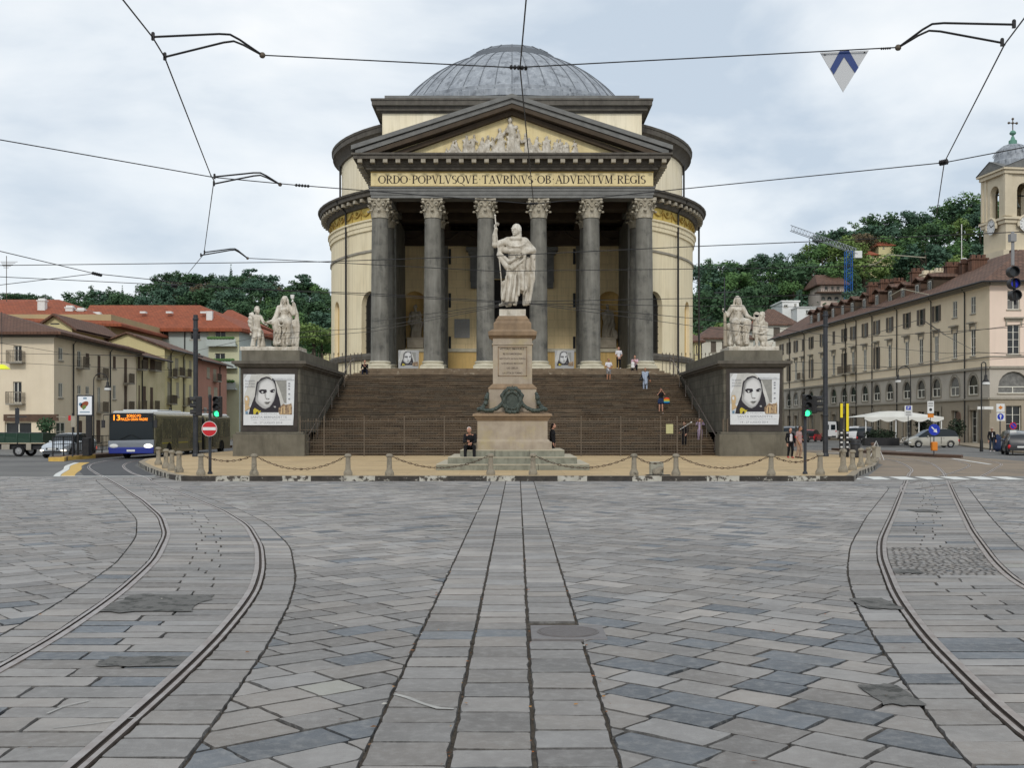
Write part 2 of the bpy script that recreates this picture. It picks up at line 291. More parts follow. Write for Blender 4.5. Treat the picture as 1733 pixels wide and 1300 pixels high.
# serif capitals drawn with thick and thin strokes
def _ln(x0,y0,x1,y1,w): return ('l',x0,y0,x1,y1,w)
def _ar(cx,cy,rx,ry,a0,a1): return ('a',cx,cy,rx,ry,a0,a1)
K,H=.17,.065
def _sf(x,y,w=.3): return ('s',x,y,w)
GL={'O':(.95,[_ar(.475,.5,.40,.46,0,360)]),'Q':(.95,[_ar(.475,.5,.40,.46,0,360),_ln(.45,.12,.98,-.30,.16)]),
'R':(.85,[_ln(.2,0,.2,1,K),_ar(.35,.74,.30,.22,-90,90),_ln(.2,.965,.38,.965,H),_ln(.2,.5,.4,.5,H),_ln(.4,.5,.75,0,K),_sf(.2,0),_sf(.16,1,.22),_sf(.78,0,.2)]),
'P':(.75,[_ln(.2,0,.2,1,K),_ar(.35,.72,.30,.24,-90,90),_ln(.2,.965,.38,.965,H),_ln(.2,.48,.4,.48,H),_sf(.2,0),_sf(.16,1,.22)]),
'B':(.78,[_ln(.2,0,.2,1,K),_ar(.35,.75,.26,.21,-90,90),_ar(.37,.27,.30,.24,-90,90),_ln(.2,.965,.36,.965,H),_ln(.2,.52,.4,.52,H),_ln(.2,.035,.4,.035,H),_sf(.16,0,.22),_sf(.16,1,.22)]),
'D':(.92,[_ln(.2,0,.2,1,K),_ar(.36,.5,.44,.465,-90,90),_ln(.2,.965,.4,.965,H),_ln(.2,.035,.4,.035,H),_sf(.16,0,.22),_sf(.16,1,.22)]),
'V':(.88,[_ln(.13,1,.46,0,K),_ln(.76,1,.46,0,H),_sf(.12,1,.32),_sf(.77,1,.26)]),'A':(.88,[_ln(.44,1,.78,0,K),_ln(.44,1,.12,0,H),_ln(.24,.36,.66,.36,H),_sf(.12,0,.26),_sf(.77,0,.32)]),
'L':(.72,[_ln(.2,0,.2,1,K),_ln(.2,.035,.68,.035,H),_ln(.66,0,.66,.24,H),_sf(.2,1),_sf(.16,0,.22)]),'E':(.74,[_ln(.2,0,.2,1,K),_ln(.2,.035,.68,.035,H),_ln(.2,.965,.64,.965,H),_ln(.2,.51,.54,.51,H),_ln(.66,0,.66,.22,H),_ln(.62,.8,.62,1,H),_ln(.54,.42,.54,.6,H),_sf(.16,0,.22),_sf(.16,1,.22)]),
'T':(.84,[_ln(.42,0,.42,1,K),_ln(.06,.965,.78,.965,H),_ln(.08,.78,.08,1,H),_ln(.76,.78,.76,1,H),_sf(.42,0)]),'I':(.42,[_ln(.21,0,.21,1,K),_sf(.21,0),_sf(.21,1)]),
'N':(.95,[_ln(.17,0,.17,1,H),_ln(.17,1,.78,0,K),_ln(.78,0,.78,1,H),_sf(.17,0,.26),_sf(.14,1,.26),_sf(.78,1,.26)]),'M':(1.05,[_ln(.17,0,.19,1,H),_ln(.2,1,.52,.05,K),_ln(.84,1,.52,.05,H),_ln(.86,0,.86,1,K),_sf(.17,0,.26),_sf(.15,1,.24),_sf(.86,0,.3),_sf(.88,1,.24)]),
'S':(.66,[_ar(.33,.73,.22,.23,40,270),_ar(.33,.26,.24,.24,-140,90)]),'G':(.9,[_ar(.47,.5,.38,.46,45,340),_ln(.76,.05,.76,.42,K),_sf(.76,.45,.28)])}
def serif_text(mb,s,fn,x0,x1,z,h,m=0):
    ws=[(.5 if ch=='·' else GL[ch][0]) for ch in s]; k=(x1-x0)/sum(ws); x=x0
    for ch,wd in zip(s,ws):
        if ch=='·':
            mb.face([fn(x+(.25+.07*cos(a))*k,z+(.52+.08*sin(a))*h) for a in (0,PI/2,PI,3*PI/2)],m); x+=wd*k; continue
        for g in GL[ch][1]:
            if g[0]=='l':
                _,a,b,c,d,w_=g; dx,dy=(c-a),(d-b)
                l=math.hypot(dx,dy) or 1; ox=w_/2*max(abs(dy)/l,0); oy=w_/2*(1 if abs(dy)<1e-6 else 0)
                q=[(a-ox,b-oy),(a+ox,b+oy),(c+ox,d+oy),(c-ox,d-oy)] if oy==0 else [(a,b-oy),(a,b+oy),(c,d+oy),(c,d-oy)]
                mb.face([fn(x+u*k,z+v*h) for u,v in q],m)
            elif g[0]=='a':
                _,cx,cy,rx,ry,a0,a1=g; n=max(6,int(abs(a1-a0)/18)); pr=None
                for i in range(n+1):
                    a=R(a0+(a1-a0)*i/n); t=(H+(K*1.1-H)*abs(cos(a))**1.4)/2; p=((cx+(rx+t)*cos(a),cy+(ry+H/2)*sin(a)),(cx+(rx-t)*cos(a),cy+(ry-H/2)*sin(a)))
                    if pr: mb.face([fn(x+u*k,z+v*h) for u,v in (pr[0],p[0],p[1],pr[1])],m)
                    pr=p
            else:
                _,a,b,w_=g; y0=0 if b<.3 else b-.055
                if .3<b<.9: y0=b-.03
                mb.face([fn(x+u*k,z+v*h) for u,v in ((a-w_/2,y0),(a+w_/2,y0),(a+w_/2,y0+.055),(a-w_/2,y0+.055))],m)
        x+=wd*k
# ---------------- sculpted bodies: blended capsules turned into one continuous skin ----------------
def C(a,b,ra,rb=None): return ('c',np.array(a,float),np.array(b,float),ra,ra if rb is None else rb)
def E(c,r): return ('e',np.array(c,float),np.array(r,float))
def NE(c,r): return ('n',)+E(c,r)[1:]
def NC(a,b,ra,rb=None): return ('g',)+C(a,b,ra,rb)[1:]
def sculpt(prims,h,k=.03,disp=None,cut=None):
    lo=np.full(3,1e9); hi=-lo
    bbs=[]
    for p in prims:
        if p[0] in 'cg': r=max(p[3],p[4]); a=np.minimum(p[1],p[2])-r; b=np.maximum(p[1],p[2])+r
        else: a=p[1]-p[2]; b=p[1]+p[2]
        bbs.append((a,b)); lo=np.minimum(lo,a); hi=np.maximum(hi,b)
    mg=3*h+k+.02*(1 if disp is None else 2); lo-=mg; hi+=mg
    n=np.ceil((hi-lo)/h).astype(int)+1
    ax=[lo[i]+np.arange(n[i])*h for i in range(3)]
    D=np.full(n,1.0)
    for p,(a,b) in zip(prims,bbs):
        i0=np.maximum(0,np.floor((a-mg-lo)/h).astype(int)); i1=np.minimum(n,np.ceil((b+mg-lo)/h).astype(int)+1)
        x=ax[0][i0[0]:i1[0]][:,None,None]; y=ax[1][i0[1]:i1[1]][None,:,None]; z=ax[2][i0[2]:i1[2]][None,None,:]
        if p[0] in 'cg':
            A,B,ra,rb=p[1:]; d=B-A; dd=max(1e-9,d@d)
            t=np.clip(((x-A[0])*d[0]+(y-A[1])*d[1]+(z-A[2])*d[2])/dd,0,1)
            q=np.sqrt((x-A[0]-t*d[0])**2+(y-A[1]-t*d[1])**2+(z-A[2]-t*d[2])**2)-(ra+(rb-ra)*t)
        else:
            c,r=p[1:]; kk=np.sqrt(((x-c[0])/r[0])**2+((y-c[1])/r[1])**2+((z-c[2])/r[2])**2)
            q=(kk-1)*min(r)*np.where(kk>1,1,1)
        s=(slice(i0[0],i1[0]),slice(i0[1],i1[1]),slice(i0[2],i1[2])); o=D[s]
        if p[0] in 'ng':
            kn_=h*.6; hh=np.clip(.5-.5*(o+q)/kn_,0,1); D[s]=o*(1-hh)-q*hh+kn_*hh*(1-hh); continue
        hh=np.clip(.5+.5*(o-q)/k,0,1); D[s]=o*(1-hh)+q*hh-k*hh*(1-hh)
    if disp is not None: D=D+disp(ax[0][:,None,None],ax[1][None,:,None],ax[2][None,None,:])
    if cut is not None: D=np.maximum(D,cut(ax[0][:,None,None],ax[1][None,:,None],ax[2][None,None,:]))
    D[0]=D[-1]=1; D[:,0]=D[:,-1]=1; D[:,:,0]=D[:,:,-1]=1
    nx,ny,nz=D.shape; sh=(nx-1,ny-1,nz-1); cnt=np.zeros(sh); acc=np.zeros(sh+(3,))
    cs=[(i,j,l) for i in (0,1) for j in (0,1) for l in (0,1)]
    def sl(c): return D[c[0]:nx-1+c[0],c[1]:ny-1+c[1],c[2]:nz-1+c[2]]
    for a in cs:
        for q in range(3):
            if a[q]: continue
            b=list(a); b[q]=1; da=sl(a); db=sl(b); m=(da<0)!=(db<0); t=np.where(m,da/np.where(m,da-db,1),0); cnt+=m
            for r in range(3): acc[...,r]+=m*(a[r]+(t if r==q else 0))
    mask=cnt>0; idx=np.full(sh,-1); idx[mask]=np.arange(mask.sum())
    ii=np.argwhere(mask); V=lo+(ii+acc[mask]/cnt[mask][:,None])*h; F=[]
    s=D<0
    for q in range(3):
        o=[(1,2),(2,0),(0,1)][q]
        a=[slice(None)]*3; b=[slice(None)]*3; a[q]=slice(0,-1); b[q]=slice(1,None)
        ch=np.argwhere(s[tuple(a)]!=s[tuple(b)]); 
        if not len(ch): continue
        e1=np.zeros(3,int); e1[o[0]]=1; e2=np.zeros(3,int); e2[o[1]]=1
        g=lambda p: idx[tuple(np.clip(p,0,np.array(sh)-1).T)]
        quad=np.stack([g(ch-e1-e2),g(ch-e2),g(ch),g(ch-e1)],1)
        fl=s[tuple(a)][tuple(ch.T)]; quad[~fl]=quad[~fl][:,::-1]; F.append(quad[(quad>=0).all(1)])
    F=np.concatenate(F); return V,F
def head(c,r,yaw=0,beard=False):
    """statue head of half height r looking along -Y turned by yaw"""
    c=np.array(c,float); cy,sy=cos(yaw),sin(yaw); q=lambda x,y,z:c+np.array([x*cy-y*sy,x*sy+y*cy,z])*r
    p=[E(q(0,.05,.12),(.70*r,.80*r,.86*r)),E(q(0,-.12,-.38),(.52*r,.58*r,.60*r)),C(q(0,-.80,.12),q(0,-1.02,-.22),.09*r,.15*r),C(q(-.42,-.72,.22),q(.42,-.72,.22),.11*r),E(q(0,-.62,-.86),(.2*r,.2*r,.16*r)),C(q(-.2,-.74,-.52),q(.2,-.74,-.52),.09*r),E(q(.68,.05,-.1),(.10*r,.18*r,.24*r)),E(q(-.68,.05,-.1),(.10*r,.18*r,.24*r))]
    n=[NE(q(s*.33,-.86,.03),(.26*r,.26*r,.17*r)) for s in (-1,1)]+[NC(q(-.2,-.90,-.46),q(.2,-.90,-.46),.045*r)]
    return p,n
def sculpt_ob(name,prims,m,parent,h=.02,k=.03,T=None,disp=None,cut=None,extra=None):
    V,F=sculpt(prims,h,k,disp,cut); mb=MB(); mb.v=[tuple(v) for v in V]; mb.f=[tuple(int(i) for i in f) for f in F]; mb.m=[0]*len(mb.f)
    if extra: extra(mb)
    if T is not None: mb.v=[tuple(T@Vector(v)) for v in mb.v]
    return mb.build(name,m,parent,smooth=True,ang=179)
def hand_prims(w,e,r,curl=.5,side=1):
    """five fingers of different lengths that bend, rooted in the palm; w wrist, e elbow"""
    w=np.array(w,float); d=w-np.array(e,float); d/=np.linalg.norm(d); s=np.cross(d,[0,1,0]); 
    if np.linalg.norm(s)<.2: s=np.cross(d,[1,0,0])
    s/=np.linalg.norm(s); n=np.cross(s,d)*side; pm=w+d*r*2.6
    out=[('b',w,pm+d*r*1.2,r*1.05,r*1.15)]
    for i,l in enumerate((.85,1.0,.93,.72)):
        a=pm+d*r*1.4+s*r*(.95-i*.63); L=r*3.4*l; b=a+(d*cos(.4*curl)+n*sin(.4*curl))*L*.5; c=b+(d*cos(1.4*curl)+n*sin(1.4*curl))*L*.5; out.append(('f',a-d*r*.6,b,c,r*.36))
    a=w+d*r*1.0+s*r*.9; out.append(('f',a,a+(s*.8+d*.8+n*.3)*r*1.2,a+(s*.8+d*1.7+n*.9)*r*1.5,r*.42)); return out
def add_hand(mb,w,e,r,curl=.5,side=1):
    for q in hand_prims(w,e,r,curl,side):
        if q[0]=='f': mb.tube([q[1],q[2],q[3]],[q[4],q[4]*.95,q[4]*.75],6)
def palm(w,e,r):
    w=np.array(w,float); d=w-np.array(e,float); d/=np.linalg.norm(d); return C(w,w+d*r*3.2,r*.85,r*1.0)
def pose(h=1.7,**k):
    J=dict(head=(0,-.01,.935),neck=(0,0,.845),chest=(0,0,.735),waist=(0,0,.62),pelvis=(0,0,.525),
      shL=(.108,0,.80),shR=(-.108,0,.80),elL=(.145,.01,.635),elR=(-.145,.01,.635),wrL=(.15,-.03,.49),wrR=(-.15,-.03,.49),
      hipL=(.052,0,.505),hipR=(-.052,0,.505),knL=(.06,-.012,.285),knR=(-.06,-.012,.285),anL=(.065,.01,.045),anR=(-.065,.01,.045))
    J.update(k); return {a:np.array(b,float)*h for a,b in J.items()}
def toe(J,s,h): a=J['an'+s]; return a+np.array([.012*h*(1 if s=='L' else -1),-.085*h,-.028*h])
def person(label,loc,rz=0,h=1.7,J=None,top='navy',sleeve='long',bottom='jeans',legs='long',hair='hair_brown',hairlen='short',shoes='black',skin='skin',skirt=None,group=None,nh=1.0,curl=.5,scarf=None,fat=1.0):
    J=J or pose(h); T=thing('person',label,'person',loc,rz,group); f=fat
    MW[T]=Matrix.Identity(4)   # authored in the figure's own frame
    hd=J['head']
    sk=[E(hd,(.046*h,.056*h,.064*h)),E(hd+np.array([0,-.012*h,-.028*h]),(.034*h,.04*h,.04*h)),C(hd+[0,-.05*h,.0],hd+[0,-.066*h,-.014*h],.006*h,.009*h),E(hd+[.046*h,.004*h,-.006*h],(.007*h,.014*h,.018*h)),E(hd+[-.046*h,.004*h,-.006*h],(.007*h,.014*h,.018*h)),
        C(J['neck']-[0,0,.03*h],hd-[0,-.008*h,.03*h],.03*h,.027*h),E(J['chest'],(.092*h,.055*h,.085*h)),C(J['chest'],J['waist'],.065*h,.06*h),C(J['waist'],J['pelvis'],.06*h,.068*h)]
    for s in 'LR':
        sk+=[C(J['sh'+s],J['el'+s],.028*h,.021*h),C(J['el'+s],J['wr'+s],.021*h,.014*h),palm(J['wr'+s],J['el'+s],.019*h),C(J['neck']-[0,0,.04*h],J['sh'+s],.028*h,.03*h),
             C(J['hip'+s],J['kn'+s],.048*h,.031*h),C(J['kn'+s]+[0,.006*h,-.02*h],J['an'+s],.034*h,.02*h),C(J['an'+s],toe(J,s,h),.022*h,.016*h)]
    def ex(mb):
        for s,sd in (('L',1),('R',-1)): add_hand(mb,J['wr'+s],J['el'+s],.019*h,curl,sd)
    body=sculpt_ob('body',sk,M[skin],T,h=.0125*h/1.7*1.25,k=.014*h,extra=ex)
    if top:
        t=[E(J['chest'],(.105*h*f,.068*h*f,.095*h)),C(J['chest'],J['waist'],.078*h*f,.074*h*f),C(J['waist'],J['pelvis']-[0,0,.01*h],.074*h*f,.082*h*f),C(J['shL'],J['shR'],.036*h,.036*h),C(J['neck']-[0,0,.045*h],J['chest'],.04*h,.07*h)]
        for s in 'LR':
            t+=[C(J['sh'+s],J['el'+s] if sleeve!='short' else J['sh'+s]*.35+J['el'+s]*.65,.037*h,.031*h)]
            if sleeve=='long': t+=[C(J['el'+s],J['wr'+s],.030*h,.022*h)]
        sculpt_ob('shirt',t,M[top],body,h=.018,k=.02*h,disp=lambda x,y,z:.004*np.sin(34*z+14*x)*np.sin(21*x+9*y))
    if bottom:
        b=[E(J['pelvis'],(.088*h*f,.072*h*f,.06*h))]
        for s in 'LR':
            e_=J['kn'+s] if legs!='shorts' else J['hip'+s]*.3+J['kn'+s]*.7
            b+=[C(J['hip'+s],e_,.058*h*f,.042*h)]
            if legs=='long': b+=[C(J['kn'+s],J['an'+s]+[0,0,.012*h],.042*h,.031*h)]
        sculpt_ob('trousers' if legs=='long' else 'shorts',b,M[bottom],body,h=.018,k=.016*h)
    if skirt:
        b=[C(J['waist']-[0,0,.02*h],J['pelvis'],.08*h,.09*h)]+[C(J['hip'+s],J['kn'+s]*skirt[1]+J['hip'+s]*(1-skirt[1]),.075*h,.085*h) for s in 'LR']
        sculpt_ob('skirt',b,M[skirt[0]],body,h=.02,k=.05*h)
    sh=MB()
    sp=[]
    for s in 'LR': sp+=[C(J['an'+s]-[0,-.018*h,.012*h],toe(J,s,h),.026*h,.021*h)]
    sculpt_ob('shoes',sp,M[shoes],body,h=.014,k=.006)
    hp=[E(hd+[0,.010*h,.018*h],(.050*h,.056*h,.058*h))]
    if hairlen=='long': hp+=[C(hd+[0,.03*h,0],J['neck']+[0,.035*h,-.05*h],.042*h,.035*h),C(hd+[.035*h,.01*h,0],J['neck']+[.05*h,.0,-.03*h],.02*h,.018*h),C(hd+[-.035*h,.01*h,0],J['neck']+[-.05*h,0,-.03*h],.02*h,.018*h)]
    if hair:
        sculpt_ob('hair',hp,M[hair],body,h=.014,k=.01,cut=lambda x,y,z: -((y-hd[1])+.030*h+(np.maximum(0,hd[2]+.028*h-z))*-.9-.9*np.maximum(0,z-hd[2]-.028*h)))
    if hairlen=='hat':
        mb=MB(); mb.lathe([(0,.075*h),(.045*h,.07*h),(.052*h,.03*h),(.09*h,.02*h),(.09*h,.014*h),(.0,.012*h)],14,tuple(hd+[0,.005*h,.008*h])); mb.build('hat',M['hat'],body,smooth=True)
    ey=MB()
    for s in (-1,1): ey.sph(tuple(hd+[s*.018*h,-.0475*h,-.004*h]),(.007*h,.004*h,.0035*h),5)
    ey.build('eyes',M['black'],body,smooth=True)
    mo=MB(); mo.sph(tuple(hd+[0,-.0485*h,-.034*h]),(.012*h,.004*h,.004*h),5); mo.build('mouth',M['lip'],body,smooth=True)
    if scarf: scarf(body,J,h)
    MW[T]=Matrix.Translation(loc)@Matrix.Rotation(rz,4,'Z')
    return T
# ---------------- ground, paving, tracks, road, island ----------------
_b=MB(); _b.face([(-700,-60,-.06),(700,-60,-.06),(700,1200,-.06),(-700,1200,-.06)]); struct(_b.build('ground',M['asphalt']))
_b=MB(); _b.face([(-60,-12,-.024),(60,-12,-.024),(60,42.6,-.024),(-60,42.6,-.024)]); struct(_b.build('paving_bed',M['bed']))
_b=MB(); _b.face([(-160,42.55,-.004),(160,42.55,-.004),(160,240,-.004),(-160,240,-.004)]); struct(_b.build('asphalt_road',M['asphalt']))
def curve(pts,near):
    q=sorted([G(*p)[::-1] for p in pts]); ds=[a for a,_ in q]; xs=[b for _,b in q]
    sl=near; ds=[0.0]+ds; xs=[xs[0]-sl*ds[1]]+xs
    # smooth with a fine spline
    g=np.arange(0,46,.25); y=np.interp(g,ds,xs)
    for _ in range(10): y[1:-1]=.5*y[1:-1]+.25*(y[:-2]+y[2:])
    return lambda d:float(np.interp(d,g,y))
c0=curve([(0,1077),(100,1020),(195,955),(230,910),(232,880),(200,845),(160,812)],-.06)
c1=curve([(0,1132),(100,1075),(200,1005),(260,950),(282,905),(272,875),(240,847),(200,822),(165,802)],-.05)
c2=curve([(132,1299),(300,1150),(375,1075),(430,1005),(442,965),(440,925),(420,890),(380,865),(325,842),(250,812)],-.03)
c3=curve([(310,1300),(380,1200),(450,1100),(490,1025),(502,980),(492,925),(450,885),(400,860),(300,825)],-.03)
s0=curve([(605,1300),(829,820)],-.0043); s1=curve([(757,1300),(855,820)],-.0043); s2=curve([(905,1300),(881,820)],-.0043); s3=curve([(1052,1300),(905,820)],-.0043)
_s=[(605,829),(757,855),(905,881),(1052,905)]
def strip(i):
    a=G(_s[i][0],1300); b=G(_s[i][1],820); return lambda d:a[0]+(b[0]-a[0])*(d-a[1])/(b[1]-a[1])
s0,s1,s2,s3=[strip(i) for i in range(4)]
c4=curve([(1638,1300),(1536,1165),(1451,1035),(1433,970),(1438,925),(1466,875),(1506,825)],.03)
c5=curve([(1732,1245),(1666,1180),(1566,1080),(1516,1010),(1491,945),(1491,915),(1511,870),(1531,820),(1541,795)],.03)
_c6=[(1732,995),(1686,955),(1646,900),(1616,840),(1598,800)]; c6=curve(_c6,.08)
c7=curve([(1732,935),(1676,875),(1638,825)],.15)
def clip(poly,fn,keep_right,d):
    """clip polygon against boundary x=fn(y) (local tangent), keep side"""
    x0=fn(d); sl=(fn(d+.3)-fn(d-.3))/.6; out=[]; g=.005
    def val(p): v=(p[0]-(x0+sl*(p[1]-d))); return v-g if keep_right else -v-g
    for i in range(len(poly)):
        a=poly[i]; b=poly[(i+1)%len(poly)]; va,vb=val(a),val(b)
        if va>=0: out.append(a)
        if (va>=0)!=(vb>=0): t=va/(va-vb); out.append((a[0]+(b[0]-a[0])*t,a[1]+(b[1]-a[1])*t))
    return out
def area(p): return .5*abs(sum(p[i][0]*p[(i+1)%len(p)][1]-p[(i+1)%len(p)][0]*p[i][1] for i in range(len(p))))
pv=MB(); pv.col=(0,0,0)
def stone_col(x,y,bluep=.16):
    r=random.random(); n=.5+.5*math.sin(x*1.3+2*math.sin(y*.7))*math.sin(y*.9+x*.4)
    if r<bluep*(.25+1.3*n)*(1.5 if y<11 else .3): q=random.uniform(.72,1.12); c=(.175*q,.190*q,.207*q)
    elif r>.994: c=(.37,.36,.32)
    else:
        q=random.uniform(.72,1.22)*(.93+.10*math.sin(x*.8+y*.55))*(1.0+.1*min(1,max(0,(y-9)/14))); t=random.random(); c=((.300+.026*t)*q,(.290+.008*t)*q,(.281-.010*t)*q)
    return c
def stone(poly,j=.003,blue=.16,bev=.006):
    if len(poly)<3 or area(poly)<.004: return
    # drop duplicate points
    q=[]
    for p in poly:
        if not q or math.hypot(p[0]-q[-1][0],p[1]-q[-1][1])>.006: q.append(p)
    if math.hypot(q[0][0]-q[-1][0],q[0][1]-q[-1][1])<.006: q.pop()
    if len(q)<3: return
    cx=sum(p[0] for p in q)/len(q); cy=sum(p[1] for p in q)/len(q); pv.col=stone_col(cx,cy,blue)
    z=random.uniform(-j,j); tx=random.uniform(-.008,.008); ty=random.uniform(-.008,.008)
    if bev<.0115 and cy<16:
        o=[]
        for i in range(len(q)):
            a,b,c=q[i-1],q[i],q[(i+1)%len(q)]; la=math.hypot(a[0]-b[0],a[1]-b[1]); lc=math.hypot(c[0]-b[0],c[1]-b[1]); ca=min(la*.3,random.uniform(.007,.022)); cc=min(lc*.3,random.uniform(.007,.022))
            o+=[(b[0]+(a[0]-b[0])/la*ca,b[1]+(a[1]-b[1])/la*ca),(b[0]+(c[0]-b[0])/lc*cc,b[1]+(c[1]-b[1])/lc*cc)]
        q=[]
        for i in range(len(o)):      # worn, slightly wavy edges
            a,b=o[i],o[(i+1)%len(o)]; q.append(a); l=math.hypot(a[0]-b[0],a[1]-b[1])
            if l>.2:
                for t in (.33,.66): q.append((a[0]+(b[0]-a[0])*t+random.uniform(-.007,.007),a[1]+(b[1]-a[1])*t+random.uniform(-.007,.007)))
    q=[(p[0]+random.uniform(-.004,.004),p[1]+random.uniform(-.004,.004)) for p in q]
    top=[]; low=[]
    for p in q:
        dx,dy=cx-p[0],cy-p[1]; l=math.hypot(dx,dy) or 1; b=min(bev,l*.25)*1.5
        top.append((p[0]+dx/l*b,p[1]+dy/l*b,z+(p[0]-cx)*tx+(p[1]-cy)*ty)); low.append((p[0],p[1],z-.028))
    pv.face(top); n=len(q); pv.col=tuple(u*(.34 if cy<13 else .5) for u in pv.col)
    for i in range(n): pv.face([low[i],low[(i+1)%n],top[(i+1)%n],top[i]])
def lim(d): return .56*d+2.2
Y0,Y1=4.2,42.5
def diag(L_,R_,sgn):
    th=R(40); u=(cos(th)*sgn,-sin(th)); v=(sin(th)*sgn,cos(th)); g=.013; wd=.365
    for r in range(-140,200):
        t=random.uniform(-1,0)-60; off=r*wd
        while t<60:
            l=random.choice((.38,.43,.47,.50,.54,.60,.68)); a,b=t+g/2,t+l-g/2; t+=l
            cx=u[0]*(a+b)/2+v[0]*off; cy=20+u[1]*(a+b)/2+v[1]*off
            if not(Y0-.5<cy<Y1+.3) or abs(cx)>lim(cy): continue
            lx=L_(cy); rx=R_(cy); g=.012 if cy<11 else .008
            if cx<lx-.55 or cx>rx+.55: continue
            p=[(u[0]*s+v[0]*(off+e),20+u[1]*s+v[1]*(off+e)) for s,e in ((a,g/2),(b,g/2),(b,wd-g/2),(a,wd-g/2))]
            if cx<lx+.6: p=clip(p,L_,True,cy)
            if len(p)>2 and cx>rx-.6: p=clip(p,R_,False,cy)
            p=[(x,min(y,Y1)) for x,y in p]
            if len(p)>2: stone(p,blue=.20)
def rows(L_,R_,hs,n=1,blue=.14,skip=None,cob=None,slant=0,gl=.003,gr=.003):
    y=Y0; k=0
    while y<Y1:
        h=random.uniform(*hs); y1=min(Y1,y+h); a,b=y+.005,y1-.006
        if skip and skip(y,y1): y=y1; continue
        xs=[0]+sorted([ (i+random.uniform(-.16,.16)+(.22 if k%2 else -.22)*(n>1))/n for i in range(1,n)])+[1]
        if abs((L_(y)+R_(y))/2)<lim(y)+1:
            if cob and cob[0]<y<cob[1]:
                x=L_(y)+.09; 
                yy=y
                while yy<y1-.05:
                    x=L_(yy)+.1; e=R_(yy)-.1
                    while x<e: 
                        wq=random.uniform(.07,.12); stone([(x,yy),(x+wq,yy+random.uniform(-.01,.01)),(x+wq,yy+.085),(x,yy+.085)],.004,.1,.012); x+=wq+.012
                    yy+=.1
            else:
                for i in range(len(xs)-1):
                    f=lambda t,yy:L_(yy)+gl+(R_(yy)-L_(yy)-gl-gr)*t
                    g=.006
                    stone([(f(xs[i],a)+g,a),(f(xs[i+1],a)-g,a+slant),(f(xs[i+1],b)-g,b+slant),(f(xs[i],b)+g,b)],blue=blue)
        y=y1; k+=1
far=lambda s:(lambda d:s*(lim(d)+.6))
MHX,MHY=G(961,1071)[0],G(961,1071)[1]
diag(far(-1),c0,-1); diag(c3,s0,-1); diag(s3,c4,1); diag(c7,far(1),1)
mh=lambda a,b: a<MHY+.36 and b>MHY-.36
for a,b in ((s0,s1),(s1,s2)): rows(a,b,(.33,.5),blue=.06,gl=.003,gr=.003)
rows(s2,s3,(.33,.55),blue=.06,skip=mh)
G_=.062
rows(c0,c1,(.3,.45),gr=G_); rows(c2,c3,(.3,.46),blue=.2,gl=G_)
rows(c1,c2,(.26,.36),2,blue=.16,gl=G_,gr=G_); rows(c4,c5,(.32,.5),blue=.12,gr=G_); rows(c6,c7,(.3,.45),gl=G_)
rows(c5,c6,(.26,.36),2,blue=.2,cob=(14.3,17.6),gl=G_,gr=G_)
struct(pv.build('stone_paving',M['paver']))
# rails of the two tram tracks
def spline(pts,step=.5):
    pts=[Vector((p[0],p[1],0)) for p in pts]; out=[]
    for i in range(len(pts)-1):
        p0=pts[max(0,i-1)]; p1=pts[i]; p2=pts[i+1]; p3=pts[min(len(pts)-1,i+2)]; n=max(1,int((p2-p1).length/step))
        for k in range(n):
            t=k/n; out.append(.5*((2*p1)+(-p0+p2)*t+(2*p0-5*p1+4*p2-p3)*t*t+(-p0+3*p1-3*p2+p3)*t**3))
    out.append(pts[-1]); return out
def rail(mb,pts,side):
    pts=spline(pts); rowsv=[]
    pr=[(-.080,-.02),(-.080,.010),(-.022,.012),(-.020,-.008),(.012,-.008),(.014,.008),(.050,.008),(.050,-.02)]
    for k,p in enumerate(pts):
        t=(pts[min(k+1,len(pts)-1)]-pts[max(k-1,0)]).normalized(); n=Vector((t.y,-t.x,0))*side
        rowsv.append([p+n*a+Vector((0,0,z)) for a,z in pr])
    mb.grid(rowsv,mf=lambda a,b:1 if b in (2,3,4) else 0)
def ccurve(fn,a=2.0,b=42): return [(fn(d),d) for d in np.arange(a,b,1.0)]
tl=thing('tram_track','pair of grooved steel rails curving away to the left beside the bus lane','tram track',(-4,10,0))
for fn,ext,sd in ((c1,[(-16.7,45.1),(-20,53),(-22.0,60),(-22.6,68),(-22.7,100),(-22.7,150)],-1),(c2,[(-13.7,42),(-15.7,46.3),(-18.9,54.7),(-20.7,62),(-21.2,69),(-21.25,100),(-21.25,150)],1)):
    mb=MB(); rail(mb,ccurve(fn,2,41 if fn is c2 else 44)+ext,sd); mb.build('rail',[M['steel'],M['groove']],tl)
tr=thing('tram_track','pair of grooved steel rails curving away to the right over the zebra stripes','tram track',(5,10,0))
for fn,ext,sd in ((c5,[(17.6,49.5),(19.9,57.3),(21.5,64.5),(22.1,75),(22.1,150)],-1),(c6,[(17.8,46.3),(20.1,53.1),(22.2,60.2),(23.4,68),(23.6,76),(23.6,150)],1)):
    mb=MB(); rail(mb,ccurve(fn,3,46 if fn is c5 else 44)+ext,sd); mb.build('rail',[M['steel'],M['groove']],tr)
tb=thing('tram_track','thin branch rails that loop right round the end of the brown traffic island','tram track',(20,45,0))
for pts in ([(12.3,34),(14.4,37),(17.5,42),(22,51),(24.6,56.4),(25.9,60.5),(26.9,65),(27.2,72),(27,100)],[(11.2,32),(12.8,36.5),(15.9,42),(19.1,48),(22.3,54.7),(24.1,60.2),(25.3,64.8),(25.7,72),(25.5,100)]):
    mb=MB(); rail(mb,pts,1); mb.build('rail',[M['steel'],M['groove']],tb)
